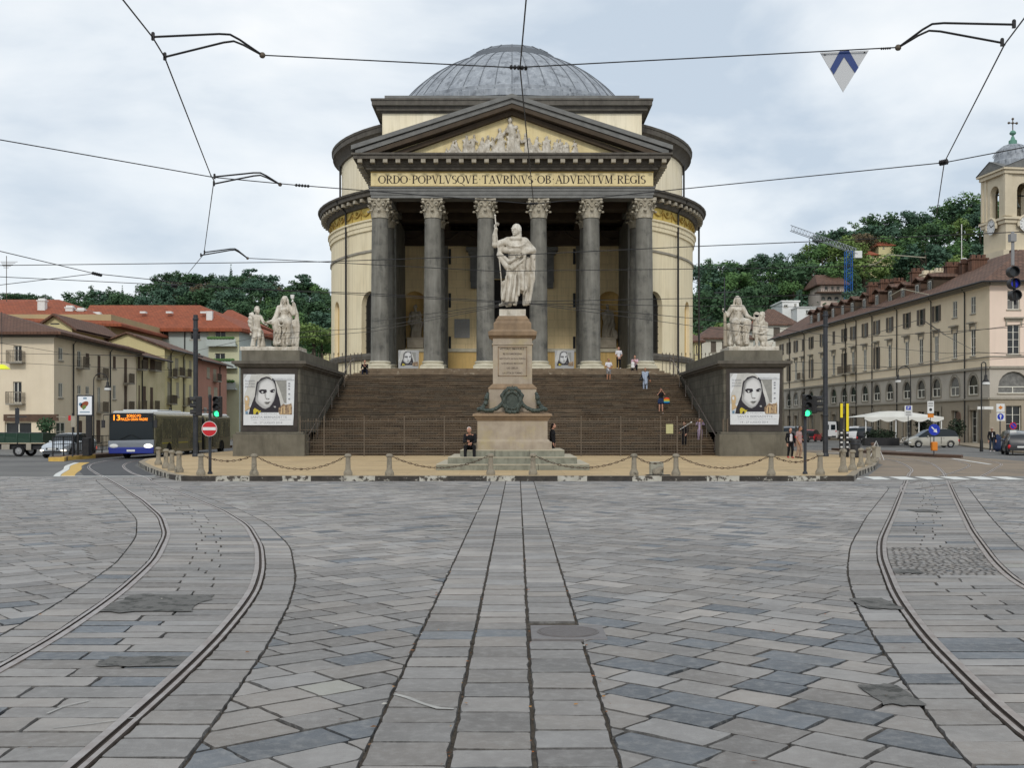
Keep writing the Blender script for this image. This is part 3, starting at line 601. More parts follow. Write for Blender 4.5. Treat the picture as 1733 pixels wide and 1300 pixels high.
# manhole
t=thing('manhole_cover','round iron manhole cover in a square stone frame beside the centre strip','manhole cover',(MHX,MHY,0))
mb=MB(); mb.box(MHX-.34,MHY-.34,-.03,MHX+.34,MHY+.34,.007); mb.build('frame',mat('mh_frame',(.15,.14,.14),(.2,.19,.185),scale=8,rough=.7,bump=.3),t,bevel=.006)
mb=MB(); mb.lathe([(.285,.0),(.285,.012),(.268,.012),(.266,.009),(.255,.009),(.253,.013),(.0,.013)],40,(MHX,MHY,0)); mb.build('lid',mat('mh_lid',(.13,.115,.11),(.17,.155,.15),scale=20,rough=.6,metal=.3,bump=.6,bscale=50),t)
# tar patches between the stones
def blob(cx,cy,rx,ry,z=.0085):
    return [(cx+rx*max(-.93,min(.93,1.25*cos(a)))*random.uniform(.88,1.06),cy+ry*max(-.9,min(.9,1.3*sin(a)))*random.uniform(.85,1.08),z) for a in [2*PI*i/26 for i in range(26)]]
TAR=mat('tar',(.115,.112,.105),(.16,.155,.145),scale=9,rough=.9,bump=.8,bscale=50,blotch=((.06,.06,.055),5,.5,.6))
for (px0,px1,py0,py1) in ((185,350,1006,1040),(165,320,1112,1131),(1450,1515,1012,1034),(1470,1545,1158,1198),(1508,1560,964,972),(1540,1590,863,868)):
    a=G((px0+px1)/2,(py0+py1)/2); x0=G(px0,(py0+py1)/2)[0]; x1=G(px1,(py0+py1)/2)[0]; y0=G(0,py1)[1]; y1=G(0,py0)[1]
    mb=MB(); mb.face(blob(a[0],(y0+y1)/2,(x1-x0)/2,(y1-y0)/2)); struct(mb.build('tar_patch',TAR))
# island with kerbs
isl=[(-11.45,39.55),(11.85,39.55),(12.4,40.4),(13.3,43),(16.0,49.5),(18.2,55.8),(19.6,60),(19.9,66),(19.9,150),(-19.9,150),(-19.9,66),(-19.6,60),(-18.2,54.7),(-16,49),(-13.5,43),(-12.3,40.4)]
isl=[(x,y-.6 if i<2 else y) for i,(x,y) in enumerate(isl)]
mb=MB(); mb.face([(x*.995,y+.05*(y<45),.176) for x,y in isl]); struct(mb.build('island_pavement',M['island']))
kb=MB(); n=len(isl)
for i in range(n):
    a=Vector((*isl[i],0)); b=Vector((*isl[(i+1)%n],0))
    if a.y>140 and b.y>140: continue
    L_=(b-a).length; u=(b-a)/L_; nn=Vector((-u.y,u.x,0)); t=0; k=0
    while t<L_-.01:
        wl=random.uniform(.9,1.25) if i==0 else random.uniform(.5,.8); wb=random.uniform(1.1,1.7) if i==0 else random.uniform(.5,.8)
        e=min(L_,t+(wl if k%2 else wb)); m=(2 if k%2 else 1) if (a.y<58 or b.y<58) else 1
        q=[a+u*t,a+u*e,a+u*e+nn*.28,a+u*t+nn*.28]; zt=.182
        kb.face([(p.x,p.y,zt) for p in q],0); kb.face([(q[0].x,q[0].y,-.03),(q[1].x,q[1].y,-.03),(q[1].x,q[1].y,zt),(q[0].x,q[0].y,zt)],m)
        kb.face([(q[3].x,q[3].y,zt),(q[2].x,q[2].y,zt),(q[2].x,q[2].y,.0),(q[3].x,q[3].y,.0)],0)
        t=e; k+=1
struct(kb.build('island_kerb',[M['kerb_top'],M['kerb_black'],M['kerb_white']]))
# storm drain slot in the kerb
# road markings
def mark(pts,m,z=.004): mb=MB(); mb.face([(x,y,z) for x,y in pts]); struct(mb.build('road_marking',m))
mark([(-17.4,42.3),(-13.5,42.3),(-13.55,42.75),(-17.3,42.75)],M['paint_white'],.012)
def band(pl,w0,w1,m,z):
    pl=spline(pl,.8); mb=MB(); rw=[]
    for k,p in enumerate(pl):
        t=(pl[min(k+1,len(pl)-1)]-pl[max(k-1,0)]).normalized(); nn=Vector((t.y,-t.x,0)); rw.append([p+nn*w0+Vector((0,0,z)),p+nn*w1+Vector((0,0,z))])
    mb.grid(rw); struct(mb.build('road_marking',m))
cl=[(-17.4,42.3),(-18.4,45),(-19.9,49.5),(-21.6,54),(-23.1,59)]
band(cl,.1,.34,M['paint_white'],.003); band(cl,.36,.86,M['paint_yellow'],.003)
mb=MB(); mb.face([(x,y,.0) for x,y in ((-16.3,42.8),(-13.6,42.8),(-18.4,54.7),(-19.9,60),(-19.9,150),(-24.3,150),(-24.3,62),(-22.3,58),(-20.2,53),(-18.3,47.5))]); struct(mb.build('bus_lane',M['asphalt_dark']))
mb=MB(); mb.face([(x,y,.0) for x,y in ((13.6,42.9),(25.4,42.9),(27,50),(28,62),(30,90),(24,90),(20.1,90),(20.1,66),(18.5,56))]); struct(mb.build('tram_bed',M['asphalt_brown']))
for px in (1470,1520,1568,1615,1662,1710,1757,-0): 
    if px<=0: continue
    xa,ya=G(px-14,816.5); xb,yb=G(px+11,808.5); w_=.62
    mark([(xa,39.9),(xa+w_,39.9),(xa+w_+.35,42.2),(xa+.35,42.2)],M['paint_white'],.0135)
mb=MB(); mb.face([(13.2,39.4,.0122),(26,39.4,.0122),(26,42.55,.0122),(13.6,42.55,.0122)]); struct(mb.build('crossing_strip',mat('worn_asphalt',(.2,.195,.18),(.26,.25,.235),scale=.7,rough=.9,blotch=((.12,.11,.10),.5,.5,.7))))
# right traffic island kerb, left platform
mb=MB(); mb.prism([(25.0,76),(26.1,69),(26.9,67.3),(27.4,68.2),(27.2,72),(26.6,90),(25.6,90)],lambda u,v,w_:(u,v,w_),-.02,.17); struct(mb.build('traffic_island_kerb',M['brown_kerb']))
mb=MB(); mb.prism([(-24.4,61.2),(-24.9,63),(-24.9,100),(-26.3,100),(-26.3,64),(-25.2,61.3)],lambda u,v,w_:(u,v,w_),-.02,.22); struct(mb.build('platform_kerb',M['brown_kerb']))
mb=MB(); mb.prism([(-24.35,61.05),(-24.85,62.8),(-24.85,67),(-24.97,67),(-24.97,62.8),(-24.7,61.4),(-25.1,61.4),(-25.25,61.15)],lambda u,v,w_:(u,v,w_),-.02,.225); struct(mb.build('platform_edge_paint',M['paint_yellow']))
for pts in ([(-60,78),(-27.5,78),(-27.5,78.2),(-60,78.2)],[(31,77),(43,77),(43,77.16),(31,77.16)],[(22,79),(31.5,88),(31.2,88.2),(21.8,79.2)],[(24,56),(26.2,66.5),(26.0,66.6),(23.8,56.1)]): mark(pts,M['paint_white'],.005)
mb=MB(); mb.prism([(36,77.5),(120,77.5),(120,119),(50.2,119),(46,200),(43,200),(44.5,112),(36,81)],lambda u,v,w_:(u,v,w_),-.02,.12); struct(mb.build('right_pavement',M['kerb_top']))
mb=MB(); mb.prism([(-120,94),(-40,94),(-39,98),(-40.4,200),(-44,200),(-46,101),(-120,101)],lambda u,v,w_:(u,v,w_),-.02,.12); struct(mb.build('left_pavement',M['kerb_top']))

# scuffs of old paint and a few fallen leaves
def scuff(pts,w_):
    q=[G(*p) for p in pts]; mb=MB(); rw=[]
    for k,p in enumerate(q):
        a=Vector(q[max(0,k-1)]); b=Vector(q[min(len(q)-1,k+1)]); t=(b-a).normalized(); n=Vector((-t.y,t.x))*w_*random.uniform(.6,1.2); rw.append([(p[0]-n.x,p[1]-n.y,.0085),(p[0]+n.x,p[1]+n.y,.0085)])
    mb.grid(rw); struct(mb.build('road_marking',SC))
SC=mat('scuff',(.42,.41,.38),(.28,.275,.26),scale=7,rough=.8)
scuff([(668,1177),(690,1183),(715,1193),(742,1201),(768,1202)],.022); scuff([(80,1210),(110,1197),(150,1188)],.008); scuff([(90,1235),(150,1228),(235,1216)],.007); scuff([(852,893),(880,894),(912,893)],.05); scuff([(758,867),(790,868),(812,866)],.07); scuff([(720,898),(745,899),(772,897)],.06)
mb=MB(); mb.col=(0,0,0)
for k in range(150):
    if k<70: d_=random.uniform(5.5,16); x_=strip(random.choice((0,1,2,3)))(d_)+random.gauss(0,.02)
    else: d_=random.uniform(5,30); x_=random.uniform(-.45,.45)*d_
    a=random.random()*6.28; r_=random.uniform(.010,.026); mb.col=random.choice(((.30,.10,.03),(.22,.09,.03),(.34,.17,.05),(.45,.43,.38),(.14,.07,.03))); z_=.012+random.random()*.006
    mb.face([(x_+r_*cos(a),d_+r_*sin(a),z_),(x_+r_*.5*cos(a+1.6),d_+r_*.5*sin(a+1.6),z_+.005),(x_-r_*cos(a),d_-r_*sin(a),z_),(x_+r_*.5*cos(a-1.6),d_+r_*.5*sin(a-1.6),z_)])
tag(mb.build('fallen_leaves',mat('litter',(1,1,1),rough=.8,attr=True)),'scattered dry leaves and bits of litter in the paving joints','fallen leaves',kind='stuff')
# ---------------- generic facade with real openings ----------------
def facade(mb,F,T,z0,z1,ops,m=0,rec=.25,seg=None,mrev=None,extra_z=()):
    ts={0.0,float(T)}; zs={float(z0),float(z1)}|set(extra_z)
    for o in ops: ts|={o['t0'],o['t1']}; zs|={o['z0'],o['z1']}
    if seg:
        k=max(1,int(T/seg)); ts|={T*i/k for i in range(k+1)}
    ts=sorted(ts); zs=sorted(zs); mr=m if mrev is None else mrev
    for i in range(len(ts)-1):
        for j in range(len(zs)-1):
            a,b,c,d=ts[i],ts[i+1],zs[j],zs[j+1]; tm=(a+b)/2; zm=(c+d)/2
            if b-a<1e-5 or d-c<1e-5: continue
            if any(o['t0']<tm<o['t1'] and o['z0']<zm<o['z1'] for o in ops): continue
            mb.face([F(a,c,0),F(b,c,0),F(b,d,0),F(a,d,0)],m)
    for o in ops:
        a,b,c,d=o['t0'],o['t1'],o['z0'],o['z1']; rc=o.get('rec',rec)
        if o.get('arch'):
            r=(b-a)/2; zc=d-r; n=8; arc=[(a+r-r*cos(PI*k/n),zc+r*sin(PI*k/n)) for k in range(n+1)]
            mb.face([F(a,d,0)]+[F(u,v,0) for u,v in arc[:n//2+1]][::-1],m); mb.face([F(b,d,0)]+[F(u,v,0) for u,v in arc[n//2:]],m)
            loop=[(a,c)]+arc+[(b,c)]
        else: loop=[(a,c),(a,d),(b,d),(b,c)]
        for k in range(len(loop)):
            p,q=loop[k],loop[(k+1)%len(loop)]; mb.face([F(*p,0),F(*q,0),F(*q,-rc),F(*p,-rc)],mr)
def arch_loop(a,b,c,d,n=10):
    r=(b-a)/2; zc=d-r; return [(a,c)]+[(a+r-r*cos(PI*k/n),zc+r*sin(PI*k/n)) for k in range(n+1)]+[(b,c)]
def lineF(A,B,flip=1):
    A=Vector((A[0],A[1],0)); B=Vector((B[0],B[1],0)); u=(B-A).normalized(); n=Vector((u.y,-u.x,0))*flip
    return (lambda t,z,o=0:A+u*t+n*o+Vector((0,0,z))),(B-A).length
# ---------------- the domed church ----------------
CC=112.0; FL=6.34
ch=thing('domed_church','cream domed church with a six column portico at the top of the staircase','church',(0,100,5.9))
# rotunda (outside the portico)
def cyl(Rr,ths): 
    return lambda t,z,o=0:Vector(((Rr+o)*sin(ths+t/Rr),CC-(Rr+o)*cos(ths+t/Rr),z))
def th_at(px,Rr):
    k=(px-CX)/FP; b=-2*CC; a=1+k*k; c=CC*CC-Rr*Rr; Y=(-b-math.sqrt(max(0,b*b-4*a*c)))/(2*a); return math.atan2(k*Y,CC-Y)
RL=17.8; A0=math.asin(10.75/RL)
def rot_openings(side):
    res=[]
    for (pa,pb,z0,z1,kind) in ((566.3,574.5,8.4,13.6,'blind'),(612,641,8.35,13.9,'win')):
        ta=th_at(pa,RL); tb=th_at(pb,RL); res.append((min(ta,tb),max(ta,tb),z0,z1,kind))
    return res
for side in (-1,1):
    if side<0: th0=-PI; th1=-A0
    else: th0=A0; th1=PI
    Fn=cyl(RL,th0); ops=[]; info=[]
    for ta,tb,z0,z1,kd in rot_openings(side):
        if side>0: ta,tb=-tb,-ta
        tb=min(tb,th1) ; ta=max(ta,th0+.002)
        if tb>th1-.001: tb=th1-.01
        o=dict(t0=(ta-th0)*RL,t1=(tb-th0)*RL,z0=z0,z1=z1,arch=True,rec=.35 if kd=='blind' else .5); ops.append(o); info.append((o,kd))
    mb=MB(); facade(mb,Fn,(th1-th0)*RL,5.6,20.05,ops,0,seg=.9)
    mb.build('rotunda_wall',M['cream_low'],ch,smooth=True,ang=25)
    for o,kd in info:
        mb=MB(); lp=arch_loop(o['t0'],o['t1'],o['z0'],o['z1']); mb.face([Fn(u,v,-o['rec']+.01) for u,v in lp])
        if kd=='blind': mb.build('blind_niche',M['ochre_dado'],ch)
        else:
            for k in range(1,5):
                t=o['t0']+(o['t1']-o['t0'])*k/5; mb.tube([Fn(t,o['z0'],-.4),Fn(t,o['z1']-.4,-.4)],.03,4)
            for k in range(1,9):
                z=o['z0']+(o['z1']-o['z0'])*k/9; mb.tube([Fn(o['t0'],z,-.42),Fn(o['t1'],z,-.42)],.02,4)
            mb.build('window',M['dark'],ch)
def ring(name,prof,m,z=0,parent=ch,A=None,smooth=False,n=56):
    o=None
    mb=MB()
    for r_a0 in ((A,2*PI-A),): mb.lathe(prof,n,(0,CC,z),0,r_a0[0],r_a0[1])
    return mb.build(name,m,parent,smooth=True,ang=30)
aL=math.asin(11.05/19.0); aF=math.asin(10.9/17.95)
ring('base_moulding',[(17.8,7.75),(18.05,7.8),(18.1,8.15),(18.0,8.3),(17.8,8.4)],M['cornice'],A=aF)
ring('string_course',[(17.8,17.3),(17.92,17.34),(17.92,17.52),(17.8,17.56)],M['trim'],A=aF)
ring('architrave',[(17.8,19.2),(17.95,19.25),(17.95,19.6),(18.02,19.62),(18.02,20.0),(18.14,20.05),(18.14,20.2),(17.85,20.22)],M['cream_low'],A=aF)
fr=ring('frieze',[(17.86,20.2),(17.86,21.35)],M['frieze_yellow'],A=aF)
mb=MB()   # garlands and ox skulls on the frieze
Fz=cyl(17.86,0); 
for side in (-1,1):
    th=aF+.03; k=0
    while th<PI*.62:
        t=lambda a:(a*side)*17.86
        mb.tube([Fz(t(th),20.4,.05),Fz(t(th),21.25,.05)],.05,5)
        for q in range(7):
            a0=th+.085*q/7; a1=th+.085*(q+1)/7; f=lambda s:21.05-.42*math.sin(PI*s)
            mb.tube([Fz(t(a0),f(q/7),.07),Fz(t(a1),f((q+1)/7),.07)],.07,5)
        if k%2==0:
            mb.sph(tuple(Fz(t(th+.0425),21.0,.03)),(.14,.14,.16),5)
        th+=.085; k+=1
mb.build('garlands',M['gold_swag'],fr,smooth=True)
cn=ring('rotunda_cornice',[(17.86,21.3),(18.05,21.35),(18.15,21.55),(18.25,21.65),(18.25,21.95),(18.85,22.05),(18.9,22.35),(19.05,22.4),(19.1,22.55),(17.0,22.85),(16.8,22.85)],M['cornice'],A=aL)
mb=MB(); mb.box(-.17,-.26,-.14,.17,.26,.14); md_=mb.build('modillion',M['dentil']); mdm=md_.data; bpy.data.objects.remove(md_); n=112
for k in range(n):
    a=2*PI*k/n
    if min(a,2*PI-a)<aL+.01 or min(a,2*PI-a)>2.3: continue
    o=bpy.data.objects.new('modillion',mdm); COL.objects.link(o); o.parent=cn; o.location=(18.52*sin(a),CC-18.52*cos(a)-100,21.80-5.9); o.rotation_euler=(0,0,a)
# upper drum
aU=math.asin(10.9/16.8); aUc=math.asin(11.0/17.7)
ring('upper_drum',[(16.8,22.8),(16.8,27.05)],M['cream'],A=aU)
ring('upper_cornice',[(16.8,26.9),(17.0,26.95),(17.1,27.3),(17.5,27.75),(17.65,27.8),(17.68,28.2),(17.75,28.25),(17.78,28.45),(16.5,28.7),(13.2,29.3)],M['cornice'],A=aUc)
for sx in (-1,1):
    for pxx,r_,z0,z1 in ((577.4,16.9,22.8,27.2),(587,17.95,5.8,21.4),(1176,18.3,5.8,21.2)):
        if pxx==1176 and sx<0: continue
        if pxx!=1176: th=-abs(th_at(pxx,r_))*(1 if sx<0 else -1)
        else: th=1.38
        mb=MB(); x=(r_+.1)*sin(th); y=CC-(r_+.1)*cos(th); mb.tube([(x,y,z0),(x,y,z1)],.09,8)
        if r_==17.95: mb.tube([(x,y,z1),(x+(.9)*sin(th),y-.9*cos(th),z1+.9)],.09,8)
        mb.build('downpipe',M['iron_dark'],ch,smooth=True)
# dome
mb=MB(); prof=[]; Rs,zc=14.1,24.5
prof=[(13.9,28.6),(13.95,29.0),(13.45,29.05),(13.45,29.6)]
for k in range(26):
    r=12.9-(12.9-4.1)*k/25; z=zc+math.sqrt(Rs*Rs-r*r); prof.append((r,z))
def stepd(p):
    out=[]
    for k,(r,z) in enumerate(p):
        out.append((r,z)); 
        if k<len(p)-1 and z>30: out.append((p[k+1][0]+.015,z+(p[k+1][1]-z)*.96)); 
    return out
mb.lathe(prof,96,(0,CC,0)); dm=mb.build('dome',M['lead'],ch,smooth=True,ang=20)
mb=MB()
for k in range(48):       # standing seams and step courses of the lead covering
    a=2*PI*k/48; pts=[((r+.02)*sin(a),CC-(r+.02)*cos(a),z+.03) for r,z in prof[4:]]; mb.tube(pts,.035,4,caps=False)
mb.build('seams',M['lead_seam'],dm)
mb=MB(); mb.lathe([(13.0,31.2),(12.75,31.25),(12.75,31.85),(12.35,31.9)],96,(0,CC,0)); mb.lathe([(11.8,32.0),(11.8,32.5),(11.4,32.6)],96,(0,CC,0)); mb.build('dome_step',M['lead'],ch)
mb=MB(); mb.lathe([(4.2,37.85),(4.35,37.95),(4.35,38.35),(3.5,38.8),(3.4,38.9),(1.8,39.25),(0,39.4)],48,(0,CC,0))
for k in range(20):
    a=2*PI*k/20; mb.tube([(4.3*sin(a),CC-4.3*cos(a),38.4),(3.4*sin(a),CC-3.4*cos(a),38.93),(0,CC,39.43)],.04,4)
mb.build('oculus_cap',M['lead_seam'],ch,smooth=True,ang=30)
# attic block behind the pediment
mb=MB(); hw=10.95; ya=94.8
mb.box(-hw,ya,22.7,hw,CC-6,28.5); mb.build('attic_wall',M['cream'],ch)
mb=MB()
for (e,z0,z1) in ((.12,28.35,28.5),(.45,28.5,28.85),(.8,28.85,29.25),(.88,29.25,29.4)): mb.box(-hw-e,ya-e,z0,hw+e,CC-5,z1)
mb.build('attic_cornice',M['cornice'],ch)
mb=MB(); mb.box(-10.75,ya-.1,29.4,10.75,CC-6,29.85); mb.build('attic_parapet',M['cornice_grey'],ch)
# portico floor, stylobate, terrace
mb=MB(); mb.box(-11.3,86.0,5.3,11.3,101.4,FL); mb.build('portico_floor',M['step_grey'],ch)
mb=MB(); mb.prism([(-15.6,80.35),(-12.65,80.35),(-12.65,86.15),(12.65,86.15),(12.65,80.35),(15.6,80.35),(15.6,86),(19.2,94),(22,112),(15,128),(-15,128),(-22,112),(-19.2,94),(-15.6,86)],lambda u,v,w_:(u,v,w_),0,5.7); mb.build('terrace',M['wing_cap'],ch)
# capital prototype
def capital_mb():
    mb=MB(); mb.lathe([(.62,0),(.66,.04),(.60,.08),(.60,.6),(.66,1.0),(.80,1.32)],20)
    for row,(n,z0,hh,rr) in enumerate(((8,.05,.55,.62),(8,.05,.98,.60))):
        for k in range(n):
            a=2*PI*(k+.5*row)/n; T=Matrix.Rotation(a,4,'Z'); wd=.2
            rowsv=[]
            for s,(zz,o,w_) in enumerate(((0,0,.9),(.4,.03,1.0),(.75,.07,.9),(.95,.17,.7),(1.0,.27,.5),(.9,.30,.32))):
                rowsv.append([T@Vector((q*wd*w_,-(rr+o+(-.03 if abs(q)==1 else .03)),z0+hh*zz)) for q in (-1,-.5,0,.5,1)])
            mb.grid(rowsv); mb.sph(tuple(T@Vector((0,-(rr+.27),z0+hh*.93))),(.13,.1,.09),4)
    for k in range(4):
        T=Matrix.Rotation(PI/4+k*PI/2,4,'Z')
        mb.tube([T@Vector((0,-.62,.75)),T@Vector((0,-.78,1.1)),T@Vector((0,-1.0,1.3))],[.07,.09,.06],6)
        c=T@Vector((0,-1.0,1.2)); mb.sph(tuple(c),(.13,.13,.13),5)
        T2=Matrix.Rotation(k*PI/2,4,'Z'); mb.sph(tuple(T2@Vector((0,-.84,1.36))),(.12,.1,.12),5)
        for sg in (-1,1): mb.tube([T2@Vector((.03*sg,-.66,.85)),T2@Vector((.2*sg,-.72,1.15)),T2@Vector((.36*sg,-.74,1.22)),T2@Vector((.42*sg,-.72,1.12))],.05,5)
    n=8; pts=[]
    for k in range(4):
        for j in range(n):
            t=j/n; a=PI/4+k*PI/2; p0=Vector((cos(a),sin(a))); p1=Vector((cos(a+PI/2),sin(a+PI/2))); p=p0.lerp(p1,t)*1.16; p*=1-.16*math.sin(PI*t); pts.append((p.x,p.y))
    mb.prism(pts,lambda u,v,w_:(u,v,w_),1.34,1.44); mb.prism([(u*.95,v*.95) for u,v in pts],lambda u,v,w_:(u,v,w_),1.44,1.50)
    return mb
def column_proto():
    e=thing('column',None,None,(0,0,0)); MW[e]=Matrix.Identity(4)
    mb=MB(); pr=[]
    H0,H1=.6,11.63
    for k in range(13):
        t=k/12; r=.71-.09*(t**1.7); pr.append((r,H0+(H1-H0)*t))
    pr=[(.76,H0),(.72,H0+.1)]+pr[1:]+[(.67,H1+.02)]; mb.lathe(pr,28); sh=mb.build('shaft',M['colstone'],e,smooth=True,ang=50)
    mb=MB(); mb.box(-.93,-.93,0,.93,.93,.2); mb.lathe([(.88,.2),(.93,.24),(.93,.32),(.86,.36),(.80,.38),(.78,.44),(.80,.46),(.85,.5),(.85,.55),(.80,.59),(.74,.62)],28); mb.build('base',M['white_stone'],e,smooth=True,ang=35)
    cb=capital_mb(); cb.v=[(x,y,z+H1) for x,y,z in cb.v]; cb.build('capital',M['capital'],e,smooth=True,ang=50)
    return e
cp=column_proto(); 
def putcol(x,y,first=[True]):
    if first[0]: c=cp; first[0]=False
    else:
        c=copy_tree(cp)
    c.parent=ch; c.location=(x,y-100,FL-5.9); return c
# a column is a part and shaft, base and capital its sub-parts
for x in (-10.23,-6.14,-2.05,2.05,6.14,10.23): putcol(x,87.0)
for x in (-10.23,-6.14,6.14,10.23): putcol(x,91.4)
# entablature
zA=19.47; hw=10.84; y0=86.2
mb=MB()
for (e,a,b) in ((0,zA,zA+.24),(.05,zA+.24,zA+.52),(.10,zA+.52,zA+.76),(.18,zA+.76,zA+.86)):
    mb.box(-hw-e,y0-e,a,hw+e,y0+1.5,b); 
    for s in (-1,1): mb.box(s*(hw-1.5),y0+1.5,a,s*(hw+e),95.2,b)
mb.build('architrave',M['cornice_grey'],ch)
mb=MB(); mb.box(-hw,y0,zA+.86,hw,y0+1.5,21.5)
for s in (-1,1): mb.box(s*(hw-1.5),y0+1.5,zA+.86,s*hw,95.2,21.5)
fz=mb.build('frieze',M['inscr'],ch)
mb=MB(); mb.box(-hw-.03,y0-.03,20.34,hw+.03,y0-.005,20.40); mb.box(-hw-.03,y0-.03,21.42,hw+.03,y0-.005,21.5); mb.build('frieze_border',M['gold_swag'],fz)
mb=MB(); serif_text(mb,'ORDO·POPVLVSQVE·TAVRINVS·OB·ADVENTVM·REGIS',lambda u,v:(u,y0-.012,v),X(640,y0),X(1093,y0),Zt(310.5,y0),(310.5-296.5)/FP*y0)
mb.build('inscription',M['letter'],fz)
mb=MB()
for (e,a,b) in ((.12,21.5,21.58),(.35,21.58,21.78),(.5,21.78,21.92),(.62,21.92,22.22),(1.2,22.22,22.5),(1.33,22.5,22.64)):
    mb.box(-hw-e,y0-e,a,hw+e,y0+1.4,b)
    for s in (-1,1): mb.box(s*(hw-1),y0+1.4,a,s*(hw+e),94.6,b)
co=mb.build('cornice',M['cornice'],ch)
n=25
def modl(x,y,z,rz=0): o=bpy.data.objects.new('modillion',mdm); COL.objects.link(o); o.parent=co; o.location=(x,y-100,z-5.9); o.rotation_euler=(0,0,rz)
for k in range(n): modl(-hw-.7+(2*hw+1.4)*k/(n-1),y0-.885,22.077)
for s in (-1,1):
    for k in range(8): modl(s*(hw+.885),87+k*.92,22.077,PI/2)
# pediment
zb=22.64; ax=26.55; hwp=hw+1.33; sl=(ax-zb)/hwp
mb=MB(); mb.face([(-hw,y0,zb),(hw,y0,zb),(0,y0,zb+sl*hw)]); tym=mb.build('tympanum',M['inscr'],ch)
def rake(mb,ztop,th,yf,yb,m=0,inset=0):
    for s in (-1,1):
        x0=s*(hwp-inset); A=[(x0,zb+ztop),(0,ax+ztop),(0,ax+ztop-th),(x0,zb+ztop-th)]
        mb.prism(A,lambda u,v,w_:(u,w_,v),yf,yb,m)
mb=MB(); rake(mb,.55,.33,y0-1.36,95); rake(mb,.22,.34,y0-1.18,y0+.02,0,.3); mb.build('raking_cornice',M['cornice_grey'],ch)
mb=MB(); rake(mb,-.12,.34,y0-1.1,y0+.02,0,.5); rake(mb,-.46,.34,y0-.5,y0+.03,0,1.3); mb.build('raking_moulding',M['soffit'],ch)
mb=MB(); mb.face([(-hwp,y0,zb+.58),(0,y0,ax+.58),(0,95,ax+.58),(-hwp,95,zb+.58)]); mb.face([(hwp,y0,zb+.58),(0,y0,ax+.58),(0,95,ax+.58),(hwp,95,zb+.58)]); mb.build('portico_roof',M['lead'],ch)
# relief figures in the tympanum
mb=[]
def relief_fig(x,z0,h,lean=0,kneel=False):
    """small robed figure in high relief"""
    q=[]; y=y0-.12
    if kneel: q=[C((x,y,z0+.05*h),(x+lean*.25*h,y,z0+.45*h),.16*h,.13*h),C((x-lean*.25*h,y,z0+.08*h),(x,y,z0+.12*h),.10*h,.14*h),C((x+lean*.25*h,y,z0+.45*h),(x+lean*.30*h,y,z0+.72*h),.13*h,.10*h),E((x+lean*.34*h,y-.03,z0+.90*h),(.075*h,.08*h,.095*h)),C((x+lean*.3*h,y-.08,z0+.68*h),(x+lean*.55*h,y-.1,z0+.6*h),.05*h,.04*h)]
    else: q=[C((x-.02*h,y,z0+.02*h),(x,y,z0+.5*h),.13*h,.105*h),C((x+.08*h,y,z0+.02*h),(x,y,z0+.45*h),.09*h,.10*h),C((x,y,z0+.5*h),(x+lean*.06*h,y,z0+.74*h),.105*h,.095*h),E((x+lean*.08*h,y-.03,z0+.91*h),(.06*h,.07*h,.085*h)),C((x-.09*h,y-.04,z0+.74*h),(x+lean*.16*h-.1*h,y-.12,z0+.55*h),.05*h,.035*h),C((x+.09*h,y-.04,z0+.74*h),(x+lean*.2*h+.06*h,y-.14,z0+.6*h),.05*h,.035*h)]
    return q
fg=[]
sc=y0/FP
for (pxx,hp,ln,kn) in ((752,14,1,True),(766,22,1,False),(780,26,-1,True),(793,31,-1,False),(807,30,1,True),(843,30,-1,True),(862,40,1,False),(876,34,1,False),(899,31,1,True),(921,30,1,False),(934,27,1,True),(945,22,-1,True),(956,22,1,False),(967,20,1,True),(980,14,-1,True),(759,24,1,True),(773,19,-1,True),(787,33,1,False),(800,34,1,False),(815,33,1,True),(826,26,1,False),(836,37,1,True),(849,44,-1,False),(857,24,1,True),(868,61,-1,False),(883,24,-1,True),(892,36,-1,False),(905,28,-1,True),(915,26,-1,True),(928,32,-1,False),(939,20,1,True),(950,27,-1,False),(961,22,-1,False),(974,25,-1,False)):
    zz=22.66; fg+=relief_fig((pxx-CX)*sc,zz,hp*sc*1.08,ln*.9,kn)
fg+=[E(((877-CX)*sc,y0-.25,24.55),(.11,.12,.13)),C(((877-CX)*sc,y0-.2,24.35),((879-CX)*sc,y0-.2,24.0),.13,.09)]
fg+=[C(((758-CX)*sc,y0-.05,22.70),((976-CX)*sc,y0-.05,22.70),.13)]
sculpt_ob('relief',fg,M['marble'],tym,h=.055,k=.05,disp=lambda x,y,z:.020*np.sin(26*x+9*np.sin(3*z))*np.sin(8*z+4*x))
